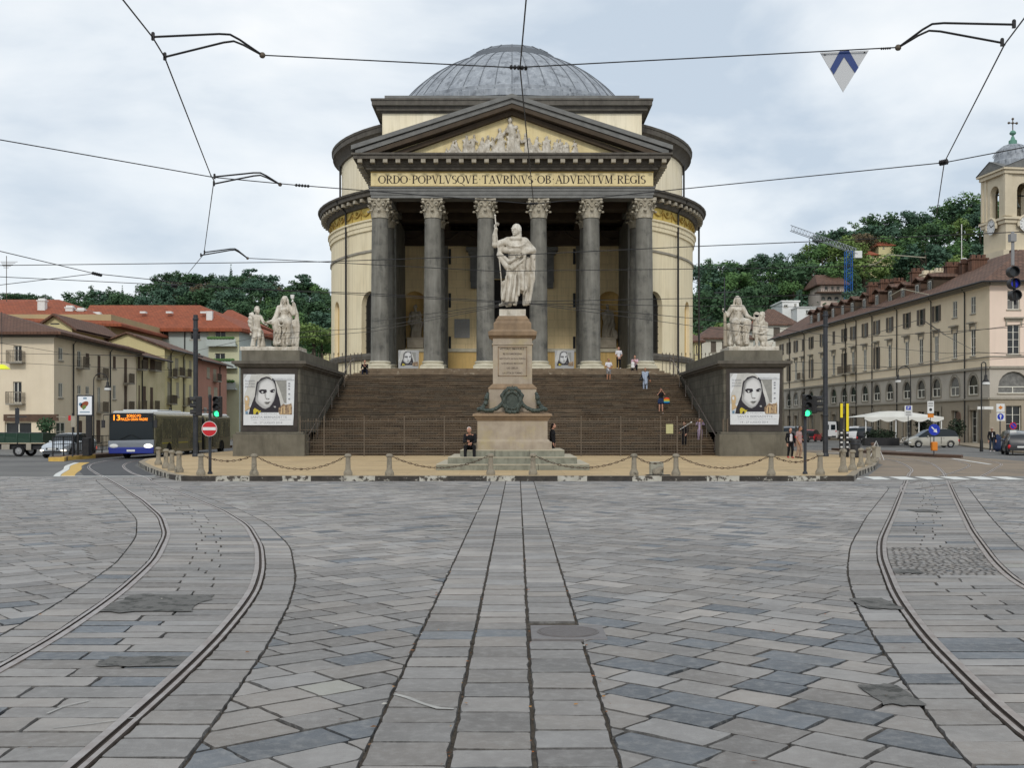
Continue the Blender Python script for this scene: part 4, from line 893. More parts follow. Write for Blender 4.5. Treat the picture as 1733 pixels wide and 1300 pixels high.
# portico interior: back wall, niches, door, side walls, ceiling
yb=101.0; Fb=lambda t,z,o=0:Vector((-10.3+t,yb-o,z))
wall=[dict(t0=10.3-1.72,t1=10.3+1.72,z0=FL,z1=15.15,rec=.5)]
for s in (-1,1): wall.append(dict(t0=10.3+s*8.78-1.04,t1=10.3+s*8.78+1.04,z0=8.95,z1=14.1,arch=True,rec=1.1))
mb=MB(); facade(mb,Fb,20.6,FL,18.2,wall,0); mb.build('back_wall',M['ochre'],ch)
mb=MB(); mb.box(-10.3,yb-.1,FL,-1.9,yb-.004,8.6); mb.box(1.9,yb-.1,FL,10.3,yb-.004,8.6); mb.build('dado',M['ochre_dado'],ch)
mb=MB(); 
for s in (-1,1): mb.box(s*1.9,yb-.22,8.6,s*10.3,yb-.004,8.9)
mb.build('dado_rail',M['white_stone'],ch)
for s in (-1,1):
    mb=MB(); c=(s*8.78,yb+.0,0); r=1.04
    rowsv=[]
    for z in np.linspace(8.95,14.1-r,6): rowsv.append([(c[0]-r*cos(PI*k/12),yb+r*sin(PI*k/12),z) for k in range(13)])
    for q in range(1,7):
        a=PI/2*q/6; rowsv.append([(c[0]-r*cos(a)*cos(PI*k/12),yb+r*cos(a)*sin(PI*k/12),14.1-r+r*sin(a)) for k in range(13)])
    mb.grid(rowsv); mb.face([(c[0]-r,yb,8.96),(c[0]+r,yb,8.96),(c[0]+r,yb+r,8.96),(c[0]-r,yb+r,8.96)]); mb.build('niche',M['ochre_dado'],ch,smooth=True,ang=60)
mb=MB(); mb.box(-1.72,yb+.45,FL,1.72,yb+.55,15.15); 
for s in (-1,1):
    for k in range(4): mb.box(s*.15,yb+.38,FL+.3+k*2.15,s*1.55,yb+.45,FL+2.2+k*2.15)
mb.build('door',M['dark'],ch)
mb=MB()
for s in (-1,1):
    mb.box(s*1.72,yb-.2,FL,s*2.5,yb-.004,15.2); mb.box(s*3.1,yb-.5,14.9,s*3.75,yb-.004,17.3)
    mb.box(s*3.15,yb-.6,14.3,s*3.7,yb-.004,14.9)
mb.box(-2.5,yb-.2,15.2,2.5,yb-.004,15.9); mb.box(-3.1,yb-.12,15.9,3.1,yb-.004,17.3); mb.box(-3.9,yb-.7,17.3,3.9,yb-.004,17.6); mb.box(-4.1,yb-.95,17.6,4.1,yb-.004,17.95)
mb.build('door_surround',M['cornice_grey'],ch)
mb=MB()
for s in (-1,1):
    mb.box(s*5.75,yb-.45,FL,s*6.6,yb-.004,18.2); mb.box(s*9.7,yb-.45,FL,s*10.3,yb-.004,18.2)
mb.build('pilaster',M['colstone'],ch)
mb=MB()
for s in (-1,1):
    for z0,z1 in ((8.9,10.0),(12.6,13.9),(16.5,17.9)): mb.box(s*5.48,yb-.02,z0,s*5.72,yb-.004,z1)
mb.build('wall_slot',M['black'],ch)
mb=MB(); mb.box(-10.3,yb-.3,18.2,10.3,yb,19.47); ifz=mb.build('inner_frieze',M['soffit'],ch)
mb=MB(); mb.box(-10.3,yb-.55,18.1,10.3,yb-.305,18.28)
for x in np.arange(-9,9.1,3.0):
    for q in range(6): f=lambda s_:19.3-.65*math.sin(PI*s_); mb.tube([(x-1.2+2.4*q/6,yb-.36,f(q/6)),(x-1.2+2.4*(q+1)/6,yb-.36,f((q+1)/6))],.12,5)
mb.build('inner_garlands',M['soffit'],ifz)
mb=MB()
for s in (-1,1): mb.box(s*9.6,93.0,FL,s*10.75,yb+1.3,19.47)
mb.build('side_wall',M['colstone'],ch)
mb=MB(); mb.box(-10.8,y0+1.5,20.2,10.8,yb+1.3,20.5)
for y in (91.4,96): mb.box(-9.3,y-.7,zA,9.3,y+.7,20.2)
for x in (-6.14,6.14): mb.box(x-.6,y0+1.5,zA,x+.6,yb,20.19)
mb.build('ceiling',M['soffit'],ch)
mb=MB(); x0,x1=X(769,yb),X(795,yb); mb.box(x0,yb-.08,Zt(572,yb),x1,yb-.004,Zt(540,yb)); pq=mb.build('memorial_plaque',mat('plaque',(.33,.33,.33),(.27,.27,.27),scale=6,rough=.6),ch)
mb=MB()
for k in range(9): z=Zt(544+k*3.0,yb); mb.box(x0+.15,yb-.088,z-.03,x1-.15-random.random()*.2,yb-.081,z+.02)
mb.build('plaque_lines',M['trim'],pq)
# ---------------- staircase ----------------
st=thing('stone_staircase','wide brown stone staircase climbing from the fence to the portico','staircase',(0,66.4,0))
mb=MB(); N_=37; ya,yz=66.5,84.4; zA0,zZ=.176,5.80; rows_=(yz-ya)/N_; rs=(zZ-zA0)/N_
mt=[M['stair'],M['tread'],mat('stair_grey',(.10,.078,.054),(.065,.05,.035),scale=2,rough=.85,bump=.4,bscale=8),mat('tread_grey',(.15,.115,.078),(.10,.075,.05),scale=2,rough=.85)]
wl=lambda y:12.33
for k in range(N_):
    y=ya+k*rows_; z=zA0+(k+1)*rs; x=-12.33
    while x<12.32:
        x2=min(12.33,x+random.uniform(.9,2.1)); 
        if 12.33-x2<.5: x2=12.33
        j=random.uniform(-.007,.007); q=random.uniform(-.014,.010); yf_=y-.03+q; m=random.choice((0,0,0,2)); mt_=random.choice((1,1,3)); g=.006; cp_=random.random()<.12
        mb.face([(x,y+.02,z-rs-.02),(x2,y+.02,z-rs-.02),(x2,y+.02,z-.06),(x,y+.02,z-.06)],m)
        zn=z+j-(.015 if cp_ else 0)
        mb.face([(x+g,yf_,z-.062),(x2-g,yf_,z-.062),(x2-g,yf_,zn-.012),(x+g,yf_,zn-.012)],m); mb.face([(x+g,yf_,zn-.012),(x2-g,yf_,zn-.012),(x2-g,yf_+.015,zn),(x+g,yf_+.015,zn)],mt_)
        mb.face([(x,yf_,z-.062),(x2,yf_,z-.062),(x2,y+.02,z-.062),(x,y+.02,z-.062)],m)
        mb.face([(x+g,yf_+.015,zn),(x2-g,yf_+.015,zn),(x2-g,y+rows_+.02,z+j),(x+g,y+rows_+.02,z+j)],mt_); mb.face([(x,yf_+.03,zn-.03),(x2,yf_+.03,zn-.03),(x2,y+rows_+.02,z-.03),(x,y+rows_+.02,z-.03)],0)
        x=x2
mb.build('flight',mt,st)
mb=MB(); mb.box(-12.6,yz,4.8,12.6,86.1,zZ-.001); mb.box(-12.0,84.9,zZ,12.0,86.05,zZ+.16); mb.box(-11.6,85.35,zZ+.16,11.6,86.02,zZ+.34); mb.box(-11.25,85.75,zZ+.34,11.25,86.01,FL-.002); mb.build('top_steps',[M['tread']],st)
# ---------------- wing walls ----------------
for s,nm in ((-1,'left'),(1,'right')):
    t=thing('wing_wall','dark stone wing wall carrying the statue group with the '+('chalice, left' if s<0 else 'tall cross, right')+' of the staircase','wall',(s*14.2,66,0))
    mb=MB(); xi,xo=12.35,15.85; mb.box(s*xi,65.5,1.55,s*xo,80.3,5.33)
    mb.build('die',M['wing'],t)
    mb=MB(); mb.box(s*(xi-.32),65.12,.0,s*(xo+.35),65.5,1.45); mb.box(s*xo,65.5,0,s*(xo+.35),80.3,1.45); mb.box(s*(xi-.32),65.5,0,s*xi,66.5,1.45); mb.box(s*(xi-.22),65.25,1.45,s*(xo+.22),65.5,1.58); mb.box(s*xo,65.5,1.45,s*(xo+.22),80.3,1.58);mb.box(s*(xi-.22),65.5,1.45,s*xi,66.4,1.58); mb.build('plinth',M['wing_cap'],t,bevel=.02)
    mb=MB(); mb.box(s*(xi+.15),65.44,1.6,s*(xo-.1),65.495,5.3); mb.build('front_slab',M['wing_dark'],t)
    mb=MB()
    for e,a,b in ((.1,5.33,5.42),(.28,5.42,5.54),(.42,5.54,5.72)): mb.box(s*(xi-e),65.5-e,a,s*(xo+e),80.3,b)
    mb.build('cornice',M['cornice'],t)
    mb=MB(); mb.box(s*(xi+.05),65.55,5.72,s*(xo-.05),80.25,6.36); mb.build('parapet_block',M['wing_cap'],t,bevel=.02)
# ---------------- monument ----------------
mo=thing('monument_pedestal','pink granite pedestal with engraved panel and bronze shield, on three grey steps','pedestal',(0,46.5,.18))
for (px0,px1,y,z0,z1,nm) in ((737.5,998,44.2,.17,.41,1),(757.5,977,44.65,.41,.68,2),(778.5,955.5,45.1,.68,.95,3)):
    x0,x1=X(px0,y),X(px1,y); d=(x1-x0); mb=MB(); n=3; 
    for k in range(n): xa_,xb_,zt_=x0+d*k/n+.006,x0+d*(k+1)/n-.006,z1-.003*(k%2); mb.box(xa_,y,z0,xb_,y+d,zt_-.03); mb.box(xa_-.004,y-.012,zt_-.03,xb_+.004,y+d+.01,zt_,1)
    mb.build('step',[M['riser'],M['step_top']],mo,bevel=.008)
cxm=.02
def pblock(mb,w,z0,z1,w2=None,m=0,cy=47.2):
    w2=w if w2 is None else w2
    A=[(cxm+a*w/2,cy+b*w/2,z0) for a,b in ((-1,-1),(1,-1),(1,1),(-1,1))]; B=[(cxm+a*w2/2,cy+b*w2/2,z1) for a,b in ((-1,-1),(1,-1),(1,1),(-1,1))]
    mb.face(A[::-1],m); mb.face(B,m)
    for k in range(4): mb.face([A[k],A[(k+1)%4],B[(k+1)%4],B[k]],m)
mb=MB(); pblock(mb,3.2,.95,1.27); pblock(mb,3.1,1.27,1.38,2.9); mb.build('plinth',M['granite'],mo)
mb=MB(); pblock(mb,2.86,1.38,2.16); mb.build('lower_die',M['granite'],mo)
mb=MB(); pblock(mb,2.9,2.13,2.22,3.0); pblock(mb,3.06,2.22,2.32,3.1); pblock(mb,3.26,2.32,2.42,3.2); pblock(mb,3.2,2.42,2.5,2.5); mb.build('lower_cornice',M['granite_cap'],mo)
mb=MB(); pblock(mb,1.96,2.49,3.44); mb.build('middle_die',M['granite'],mo)
mb=MB(); pblock(mb,2.0,3.44,3.5); pblock(mb,1.98,3.5,3.66,1.66); mb.build('middle_cap',M['granite_cap'],mo)
mb=MB(); pblock(mb,1.62,3.66,5.55); pblock(mb,1.70,5.28,5.34); mb.build('shaft',M['granite'],mo)
yf=47.2-.81
mb=MB(); w_=.60; za,zb_=3.98,5.20
for q in ((-w_,za,w_,za+.03),(-w_,zb_-.03,w_,zb_),(-w_,za,-w_+.03,zb_),(w_-.03,za,w_,zb_)): mb.box(cxm+q[0],yf-.022,q[1],cxm+q[2],yf-.003,q[3])
pn=mb.build('panel_frame',M['granite_cap'],mo)
mb=MB()
for txt,py_,wd,hh in (('VITTORIO EMANUELE I',592,43,3.3),('RE DI SARDEGNA',600.5,32,3.0),('RESTITUITO AI SUOI POPOLI',608.5,43.5,2.6),('IL XX MAGGIO MDCCCXIV',616.3,36.5,2.4),('LO ZELO',624.2,19,2.4),('LA CITTA DI TORINO',632.8,33,2.8)):
    put_text(mb,txt,lambda u,v:(u,yf-.006,v),cxm,Zt(py_,yf),hh/FP*yf*1.0,0,wd/FP*yf,.012)
mb.build('inscription',M['letter'],pn)
mb=MB(); pblock(mb,1.66,5.55,5.66,1.9); pblock(mb,1.98,5.66,5.82,2.02); pblock(mb,1.96,5.82,5.92,1.66); pblock(mb,1.56,5.92,6.18); pblock(mb,1.56,6.18,6.28,1.40); pblock(mb,1.4,6.28,6.36); pblock(mb,1.32,6.36,6.5,1.16); mb.build('shaft_cornice',M['granite_cap'],mo)
mb=MB(); pblock(mb,1.1,6.5,6.78); mb.build('statue_plinth',M['marble'],mo)
# bronze cartouche and garlands
ys=45.72; s_=FP/ys
pp=lambda px,py,o=0.0:(X(px,ys),ys-o,Zt(py,ys))
prm=[]
c_=(866.7,678)
for k in range(24):
    a=2*PI*k/24; b=2*PI*(k+1)/24; prm.append(C(pp(c_[0]+12.5*cos(a),c_[1]+14*sin(a),.10),pp(c_[0]+12.5*cos(b),c_[1]+14*sin(b),.10),.055))
for sx in (-1,1):
    ch_=[(0,-19),(6,-20),(12,-15),(17,-8),(14,0),(17,6),(11,12),(9,18),(4,20),(0,19)]
    for a,b in zip(ch_,ch_[1:]): prm.append(C(pp(c_[0]+sx*a[0],c_[1]+a[1],.08),pp(c_[0]+sx*b[0],c_[1]+b[1],.08),.075))
    g=[(14,4),(20,9),(27,14),(35,17),(44,17),(52,15)]
    for a,b in zip(g,g[1:]): prm.append(C(pp(c_[0]+sx*a[0],c_[1]+a[1],.05),pp(c_[0]+sx*b[0],c_[1]+b[1],.05+.02),.07,.085))
    g=[(41,-12),(43,-4),(45,5),(50,12),(56,15)]
    for a,b in zip(g,g[1:]): prm.append(C(pp(c_[0]+sx*a[0],c_[1]+a[1],-.1),pp(c_[0]+sx*b[0],c_[1]+b[1],-.02),.06,.1))
for dx in (-6,-3,0,3,6): prm.append(C(pp(c_[0]+dx,c_[1]-19,.08),pp(c_[0]+dx*1.2,c_[1]-24+abs(dx)*.3,.08),.045,.03))
cart=sculpt_ob('bronze_cartouche',prm,M['bronze'],mo,h=.022,k=.03,disp=lambda x,y,z:.013*np.sin(60*x+20*z)*np.sin(48*z))
mb=MB(); mb.face([pp(c_[0]+12.5*cos(a),c_[1]+14*sin(a),.09) for a in [2*PI*k/24 for k in range(24)]]); mb.build('shield',M['bronze'],cart)
# standing statue
FX=X(873,47.2); fz=6.78; hs=3.52
def U(px,py,o=0.0): return (X(px,47.0),47.0-o,Zt(py,47.0))
hp_,hn_=head(U(872.5,390.5,.12),.235,R(-32))
prm=hp_+[C(U(873,399,.04),U(874,405,.0),.13,.18)]
prm+=[E(U(873,419,.05),(.36,.27,.40)),C(U(860,409,.02),U(887,410,.02),.20,.21),C(U(873,424,0),U(873,450,0),.33,.30),
 C(U(868,450,.05),U(860,512,.08),.26,.20),C(U(877,450,.05),U(883,488,.02),.28,.22),C(U(871,460,.0),U(870,508,.0),.24,.17),
 C(U(856,410,.05),U(838,415,.15),.17,.13),C(U(838,415,.15),U(837,400,.25),.12,.09),C(U(837,400,.25),U(839.5,390,.3),.075,.08),
 C(U(850,412,.05),U(845,432,.05),.15,.10),C(U(845,432,.05),U(858,452,.2),.11,.14),
 C(U(889,412,.02),U(901,424,.05),.20,.16),C(U(901,424,.08),U(884,431,.30),.12,.09),C(U(884,431,.32),U(880,434,.34),.08,.08),
 C(U(902,424,.0),U(901,470,-.05),.12,.11),C(U(901,470,-.05),U(896,513,-.12),.11,.07),C(U(893,440,-.1),U(889,512,-.2),.15,.13),C(U(888,434,.3),U(884,470,.25),.07,.06),C(U(884,470,.25),U(887,500,.15),.06,.05),
 C(U(853,480,.1),U(851,514,.1),.12,.08),C(U(851,515,.05),U(847,517.5,.28),.07,.06),C(U(873,498,.1),U(872,513,.15),.11,.07),C(U(872,515,.1),U(871,517.5,.38),.07,.06)]
# cape hem and the swags of cloth drawn up to the hand
for (p0,p1,p2,o) in (((847,430),(862,445),(883,433),.33),((849,441),(866,457),(886,441),.33)):
    prm+=[C(U(*p0,o-.2),U(*p1,o),.06,.08),C(U(*p1,o),U(*p2,o),.08,.05)]
for (a,b,o) in (((860,456),(851,508),.34),((867,460),(858,513),.38),((874,460),(867,512),.38),((880,456),(877,500),.36),((885,450),(884,492),.32)):
    prm.append(C(U(a[0],a[1],o-.08),U(b[0],b[1],o-.04),.04,.065))
prm+=[C(U(854,424,.16),U(873,427,.24),.13),C(U(873,427,.24),U(891,424,.16),.13),C(U(856,409,.12),U(864,420,.24),.12),C(U(889,410,.12),U(882,420,.24),.12),C(U(866,405,.22),U(880,405,.22),.09)]
prm+=hn_
for (a,b,o) in (((864,458),(855,510),.36),((871,460),(863,513),.40),((877,458),(872,508),.40),((883,452),(881,498),.36),((890,440),(889,505),.14),((897,436),(895,505),.13),((905,440),(903,480),.05),((849,436),(864,451),.42),((864,451),(884,438),.44),((855,431),(874,433.5),.36),((874,433.5),(884,431),.36),((880,500),(878,514),.22),((858,512),(868,514),.3)):
    prm.append(NC(U(a[0],a[1],o),U(b[0],b[1],o),.045,.03))
for k in range(9): a=PI*(.12+.76*k/8); prm.append(E((U(873,0)[0]+.34*cos(a)*1.0,46.7-.05*sin(a),Zt(413,47)-.16*sin(a)),(.05,.05,.05)))
stt=thing('marble_statue','white marble statue of a robed ruler holding a sceptre, standing on the granite pedestal','statue',(cxm,47.2,6.78))
def ex(mb):
    add_hand(mb,U(839.5,391,.3),U(837,400,.25),.055,1.5,1); add_hand(mb,U(882,432,.34),U(898,427,.15),.055,1.1,-1)
bd=sculpt_ob('body',prm,M['marble'],stt,h=.024,k=.032,extra=ex,disp=lambda x,y,z:np.where(z<8.6,.014,.001)*np.sin(34*x+7*y+5*np.sin(2.2*z)+3*z)*np.clip((9.8-z)*2,.1,1))
sculpt_ob('hair',[E(U(874.2,388.8,.04),(.21,.22,.25)),C(U(878.5,389,.04),U(879,401,.02),.08,.10)],M['marble'],bd,h=.026,k=.03,disp=lambda x,y,z:.008*np.sin(70*z)*np.sin(50*x))
mb=MB(); mb.tube([U(838,368,.33),U(841,400,.30),U(848,470,.25),U(851,516,.22)],[.03,.026,.026,.022],6); mb.sph(U(838,367,.33),.045,5); mb.build('sceptre',M['marble'],stt,smooth=True)
# ---------------- seated groups on the wing walls ----------------
YW=67.2
def Q(px,py,o=0.0): return (X(px,YW),YW-o,Zt(py,YW))
def seated(px,hd,flip,arms):
    """px centre, hd head row"""
    s=1 if not flip else -1
    hp_,hn_=head(Q(px,hd+6,.22),.235,0)
    p=hp_+[C(Q(px,hd+10,.18),Q(px,hd+15,.12),.11,.15),C(Q(px-8,hd+18,.05),Q(px+8,hd+18,.05),.155,.155),E(Q(px,hd+24,.08),(.25,.23,.32)),E(Q(px-3.1,hd+22,.30),(.10,.08,.10)),E(Q(px+3.1,hd+22,.30),(.10,.08,.10)),C(Q(px,hd+28,.05),Q(px,hd+38,.05),.20,.30),
       C(Q(px-5,hd+42,.2),Q(px-9,hd+47,1.1),.28,.24),C(Q(px+5,hd+42,.2),Q(px+10,hd+46,1.1),.28,.24),C(Q(px-9,hd+47,1.1),Q(px-5,hd+76,1.0),.24,.13),C(Q(px+10,hd+46,1.1),Q(px+9,hd+76,.85),.24,.15),C(Q(px-14,hd+50,.0),Q(px+14,hd+50,.0),.22),C(Q(px-14,hd+50,-.1),Q(px-15,hd+78,-.1),.2),C(Q(px+14,hd+50,-.1),Q(px+15,hd+78,-.1),.2),
       C(Q(px-4,hd+79,.95),Q(px-4,hd+81,1.2),.09,.07),C(Q(px+8,hd+79,.85),Q(px+10,hd+81,1.05),.09,.07),
       C(Q(px-9,hd+44,.1),Q(px-12,hd+78,.3),.15,.2),C(Q(px+9,hd+44,.1),Q(px+13,hd+78,.3),.15,.2),C(Q(px,hd+55,.4),Q(px+2,hd+76,.5),.3,.34)]
    for dx in (-5,-1,3,7): p.append(C(Q(px+dx,hd+52,1.12),Q(px+dx*1.3,hd+77,1.02),.04,.06))
    for k in range(4): p.append(C(Q(px-7,hd+47+k*4,1.16),Q(px+1,hd+52+k*5,1.22),.035,.04)); p.append(C(Q(px+1,hd+52+k*5,1.22),Q(px+8,hd+47+k*4,1.16),.04,.035))
    # veil
    p+=[C(Q(px,hd+2.6,.0),Q(px,hd+4,-.04),.18,.21),C(Q(px-5.2,hd+5,.04),Q(px-6.2,hd+15,.0),.055,.075),C(Q(px+5.2,hd+5,.04),Q(px+6.2,hd+15,.0),.055,.075),C(Q(px-5,hd+16,-.1),Q(px-7,hd+38,-.2),.13,.2),C(Q(px+5,hd+16,-.1),Q(px+7,hd+38,-.2),.13,.2)]
    for ch_ in arms:
        for a,b in zip(ch_,ch_[1:]): p.append(C(Q(*a[:3]),Q(*b[:3]),a[3],b[3]))
    p+=hn_
    for dx in (-7,-3,1,5,9): p.append(NC(Q(px+dx,hd+54,1.20),Q(px+dx*1.25,hd+77,1.10),.035,.05))
    for dx in (-13,-10,10,13): p.append(NC(Q(px+dx,hd+40,.28),Q(px+dx*1.05,hd+78,.5),.035,.05))
    p+=[NC(Q(px-8,hd+31,.36),Q(px+8,hd+31,.36),.035),NC(Q(px,hd+56,1.25),Q(px+1,hd+76,1.0),.12,.09),NC(Q(px-11,hd+56,.75),Q(px-10,hd+77,.6),.07),NC(Q(px+13,hd+54,.6),Q(px+13,hd+77,.5),.07),NC(Q(px-4.8,hd+7,.26),Q(px-6,hd+14,.2),.05),NC(Q(px+4.8,hd+7,.26),Q(px+6,hd+14,.2),.05)]
    return p
dsp=lambda x,y,z:.016*np.sin(34*x+5*np.sin(3*z)+9*y)*np.clip((8.0-z),.25,1)
# left group
gl=thing('statue_group','marble group of a seated woman raising a chalice beside a winged youth','statue',(X(460,YW),YW,6.36))
def rock(x0,x1,y,yb_,m,par,z0=6.36,z1=6.62):
    mb=MB(); n=9; pts=[(x0+(x1-x0)*k/n,) for k in range(n+1)]
    mb.box(x0,y,z0,x1,yb_,z1-.06)
    for k in range(n): a=x0+(x1-x0)*k/n; mb.box(a,y+random.uniform(0,.15),z1-.08,a+(x1-x0)/n*1.02,yb_-.1,z1-random.uniform(0,.05))
    return mb.build('rough_base',m,par,bevel=.03)
rock(X(416,YW),X(512,YW),65.75,68.6,M['marble'],gl)
sw=seated(482,503,False,[[(473,521,.1,.15),(468,537,.25,.13),(465,545,.6,.10),(459,548,.95,.075)],[(490,520,.05,.16),(497,531,.1,.13),(498,522,.1,.09),(497,514,.15,.07)]])
sw+=[C(Q(497,514,.0),Q(501,530,-.05),.10,.11),C(Q(501,530,-.1),Q(503,552,-.1),.12,.14),C(Q(503,552,-.1),Q(502,584,-.05),.14,.13),C(Q(498,545,.0),Q(498,584,.0),.16,.16)]
def exl(mb):
    add_hand(mb,Q(459,548,.95),Q(465,545,.6),.05,.4,-1); add_hand(mb,Q(497,514,.15),Q(498,522,.1),.045,1.3,1)
b1=sculpt_ob('seated_woman',sw,M['marble'],gl,h=.028,k=.03,disp=dsp,extra=exl)
mb=MB(); mb.lathe([(0,0),(.10,.0),(.03,.06),(.03,.14),(.10,.2),(.13,.42),(.11,.42),(.08,.22),(0,.2)],12,Q(496,511.5,.2)); mb.build('chalice',M['white'],b1,smooth=True)
mb=MB(); mb.box(-.32,-.25,-.03,.32,.25,.03,0,Matrix.Translation(Q(462,550,1.1))@Matrix.Rotation(.25,4,'Y')); mb.build('book',M['marble_shade'],b1)
def youth(px,hd,prms): return prms
hy_,hyn_=head(Q(437,526,.2),.205,R(50))
yw=hy_+[C(Q(436,529,.1),Q(435,534,.05),.09,.11),C(Q(431,537,.05),Q(439,536,.05),.14,.14),E(Q(435,543,.05),(.22,.18,.3)),C(Q(435,548,.05),Q(436,557,.05),.19,.22),
    C(Q(434,560,.1),Q(433,573,.25),.18,.12),C(Q(433,573,.25),Q(431,585,.15),.11,.08),C(Q(439,560,.1),Q(441,572,.35),.17,.12),C(Q(441,572,.35),Q(439,585,.2),.10,.08),C(Q(431,586,.15),Q(430,587,.4),.07,.06),C(Q(439,586,.2),Q(440,587,.45),.07,.06),
    C(Q(442,537,.05),Q(447,546,.2),.10,.08),C(Q(447,546,.2),Q(454,551,.5),.08,.055),C(Q(430,538,.0),Q(427,550,-.05),.10,.08),C(Q(427,550,-.05),Q(426,560,.1),.08,.06),C(Q(441,562,0),Q(444,585,.0),.16,.2),C(Q(430,560,-.1),Q(427,585,-.1),.12,.13),C(Q(429,556,.1),Q(442,560,.25),.12,.12)]+hyn_+[NC(Q(436,564,.35),Q(436,584,.3),.05),NC(Q(431,556,.26),Q(441,561,.4),.03)]
def exy(mb): add_hand(mb,Q(454,551,.5),Q(447,546,.2),.045,.5,-1); add_hand(mb,Q(426,560,.1),Q(427,550,-.05),.045,.4,1)
b2=sculpt_ob('winged_youth',yw,M['marble'],gl,h=.028,k=.045,extra=exy,disp=lambda x,y,z:.012*np.sin(40*x+5*z)*np.clip((7.6-z),.1,1))
wg=[C(Q(430,538,-.2),Q(424,532,-.35),.10,.13),C(Q(424,532,-.35),Q(421,545,-.4),.17,.15),C(Q(421,545,-.4),Q(424,560,-.35),.15,.06),C(Q(426,534,-.3),Q(426,552,-.35),.13,.08)]
sculpt_ob('wing',wg,M['marble'],b2,h=.028,k=.05,disp=lambda x,y,z:.02*np.sin(26*z+12*x))
sculpt_ob('curls',[E(Q(435.5,522.5,.1),(.16,.18,.14)),E(Q(433,526,.08),(.1,.12,.13)),E(Q(436.5,520.5,.16),(.1,.1,.08))],M['marble'],b2,h=.028,k=.02,disp=lambda x,y,z:.02*np.sin(60*x)*np.sin(60*z))
# right group
gr=thing('statue_group','marble group of a veiled seated woman with a tall cross beside a kneeling bearded man','statue',(X(1265,YW),YW,6.36))
rock(X(1226,YW),X(1309,YW),65.75,68.6,M['marble'],gr)
sw=seated(1248,503,False,[[(1239,520,.05,.16),(1233,530,.0,.14),(1231,535,.1,.10),(1227,529,.15,.08)],[(1256,521,.1,.15),(1263,535,.2,.12),(1268,539,.4,.09),(1274,541,.45,.07)]])
def exr(mb): add_hand(mb,Q(1227,529,.15),Q(1231,535,.1),.05,1.4,1); add_hand(mb,Q(1274,541,.45),Q(1268,539,.4),.05,.9,-1)
b1=sculpt_ob('seated_woman',sw,M['marble'],gr,h=.028,k=.03,disp=dsp,extra=exr)
mb=MB(); mb.tube([Q(1226.5,586,.2),Q(1225.5,530,.2)],[.12,.075],7); mb.build('cross_foot',M['marble_shade'],b1,smooth=True); mb=MB(); mb.tube([Q(1225.5,532,.2),Q(1225,470,.15)],[.04,.03],7); mb.tube([Q(1208,496,.16),Q(1250,494.5,.16)],.032,6); mb.build('cross',M['pole'],b1,smooth=True)
mb=MB(); Tt=Matrix.Translation(Q(1277.5,552,.25))@Matrix.Rotation(.06,4,'Y'); mb.box(-.17,-.1,-.72,.17,.1,.66,0,Tt); mb.lathe([(0,-.1),(.17,-.1),(.17,.1),(0,.1)],14,(0,0,0)); 
for i in range(len(mb.v)-56,len(mb.v)): 
    v=mb.v[i]; mb.v[i]=tuple(Tt@Vector((v[0],v[2],v[1]+.66)))
mb.build('stone_tablet',M['marble'],b1,bevel=.015)
hk_,hkn_=head(Q(1288,535,.1),.205,R(-55))
kn=hk_+[C(Q(1286.5,539,.15),Q(1286,544,.15),.1,.07),C(Q(1289,538,.05),Q(1291,546,.05),.11,.15),C(Q(1286,548,.1),Q(1295,549,.0),.17,.17),E(Q(1291,558,.05),(.24,.22,.32)),C(Q(1291,562,.05),Q(1291,572,.05),.23,.27),
    C(Q(1289,574,.1),Q(1277,568,.35),.19,.15),C(Q(1277,568,.35),Q(1279,585,.35),.12,.08),C(Q(1279,586,.35),Q(1275,587,.45),.08,.06),C(Q(1292,574,.0),Q(1290,585,.1),.2,.16),C(Q(1290,585,.1),Q(1305,584,-.2),.13,.08),C(Q(1305,584,-.2),Q(1308,580,-.2),.08,.07),C(Q(1292,575,-.1),Q(1297,585,-.1),.22,.2),
    C(Q(1296,550,.0),Q(1297,560,.1),.12,.09),C(Q(1297,560,.1),Q(1288,565,.4),.09,.065),C(Q(1288,565,.4),Q(1281,566,.45),.06,.06),C(Q(1284,551,.15),Q(1281,560,.3),.09,.08)]+hkn_+[NC(Q(1286,568,.4),Q(1290,584,.3),.05),NC(Q(1294,566,.28),Q(1297,584,.2),.045),NC(Q(1284,572,.5),Q(1283,584,.4),.05)]
def exk(mb): add_hand(mb,Q(1281,566,.45),Q(1288,565,.4),.045,.8,-1)
b2=sculpt_ob('kneeling_man',kn,M['marble'],gr,h=.028,k=.045,extra=exk,disp=lambda x,y,z:.016*np.sin(30*x+16*z)*np.clip((8.0-z),.1,1))
sculpt_ob('hair_and_beard',[E(Q(1289.8,531.2,.02),(.17,.18,.15)),E(Q(1286,541.5,.16),(.09,.09,.15)),E(Q(1292,536,.0),(.1,.1,.14))],M['marble'],b2,h=.028,k=.02,disp=lambda x,y,z:.018*np.sin(50*x)*np.sin(50*z))
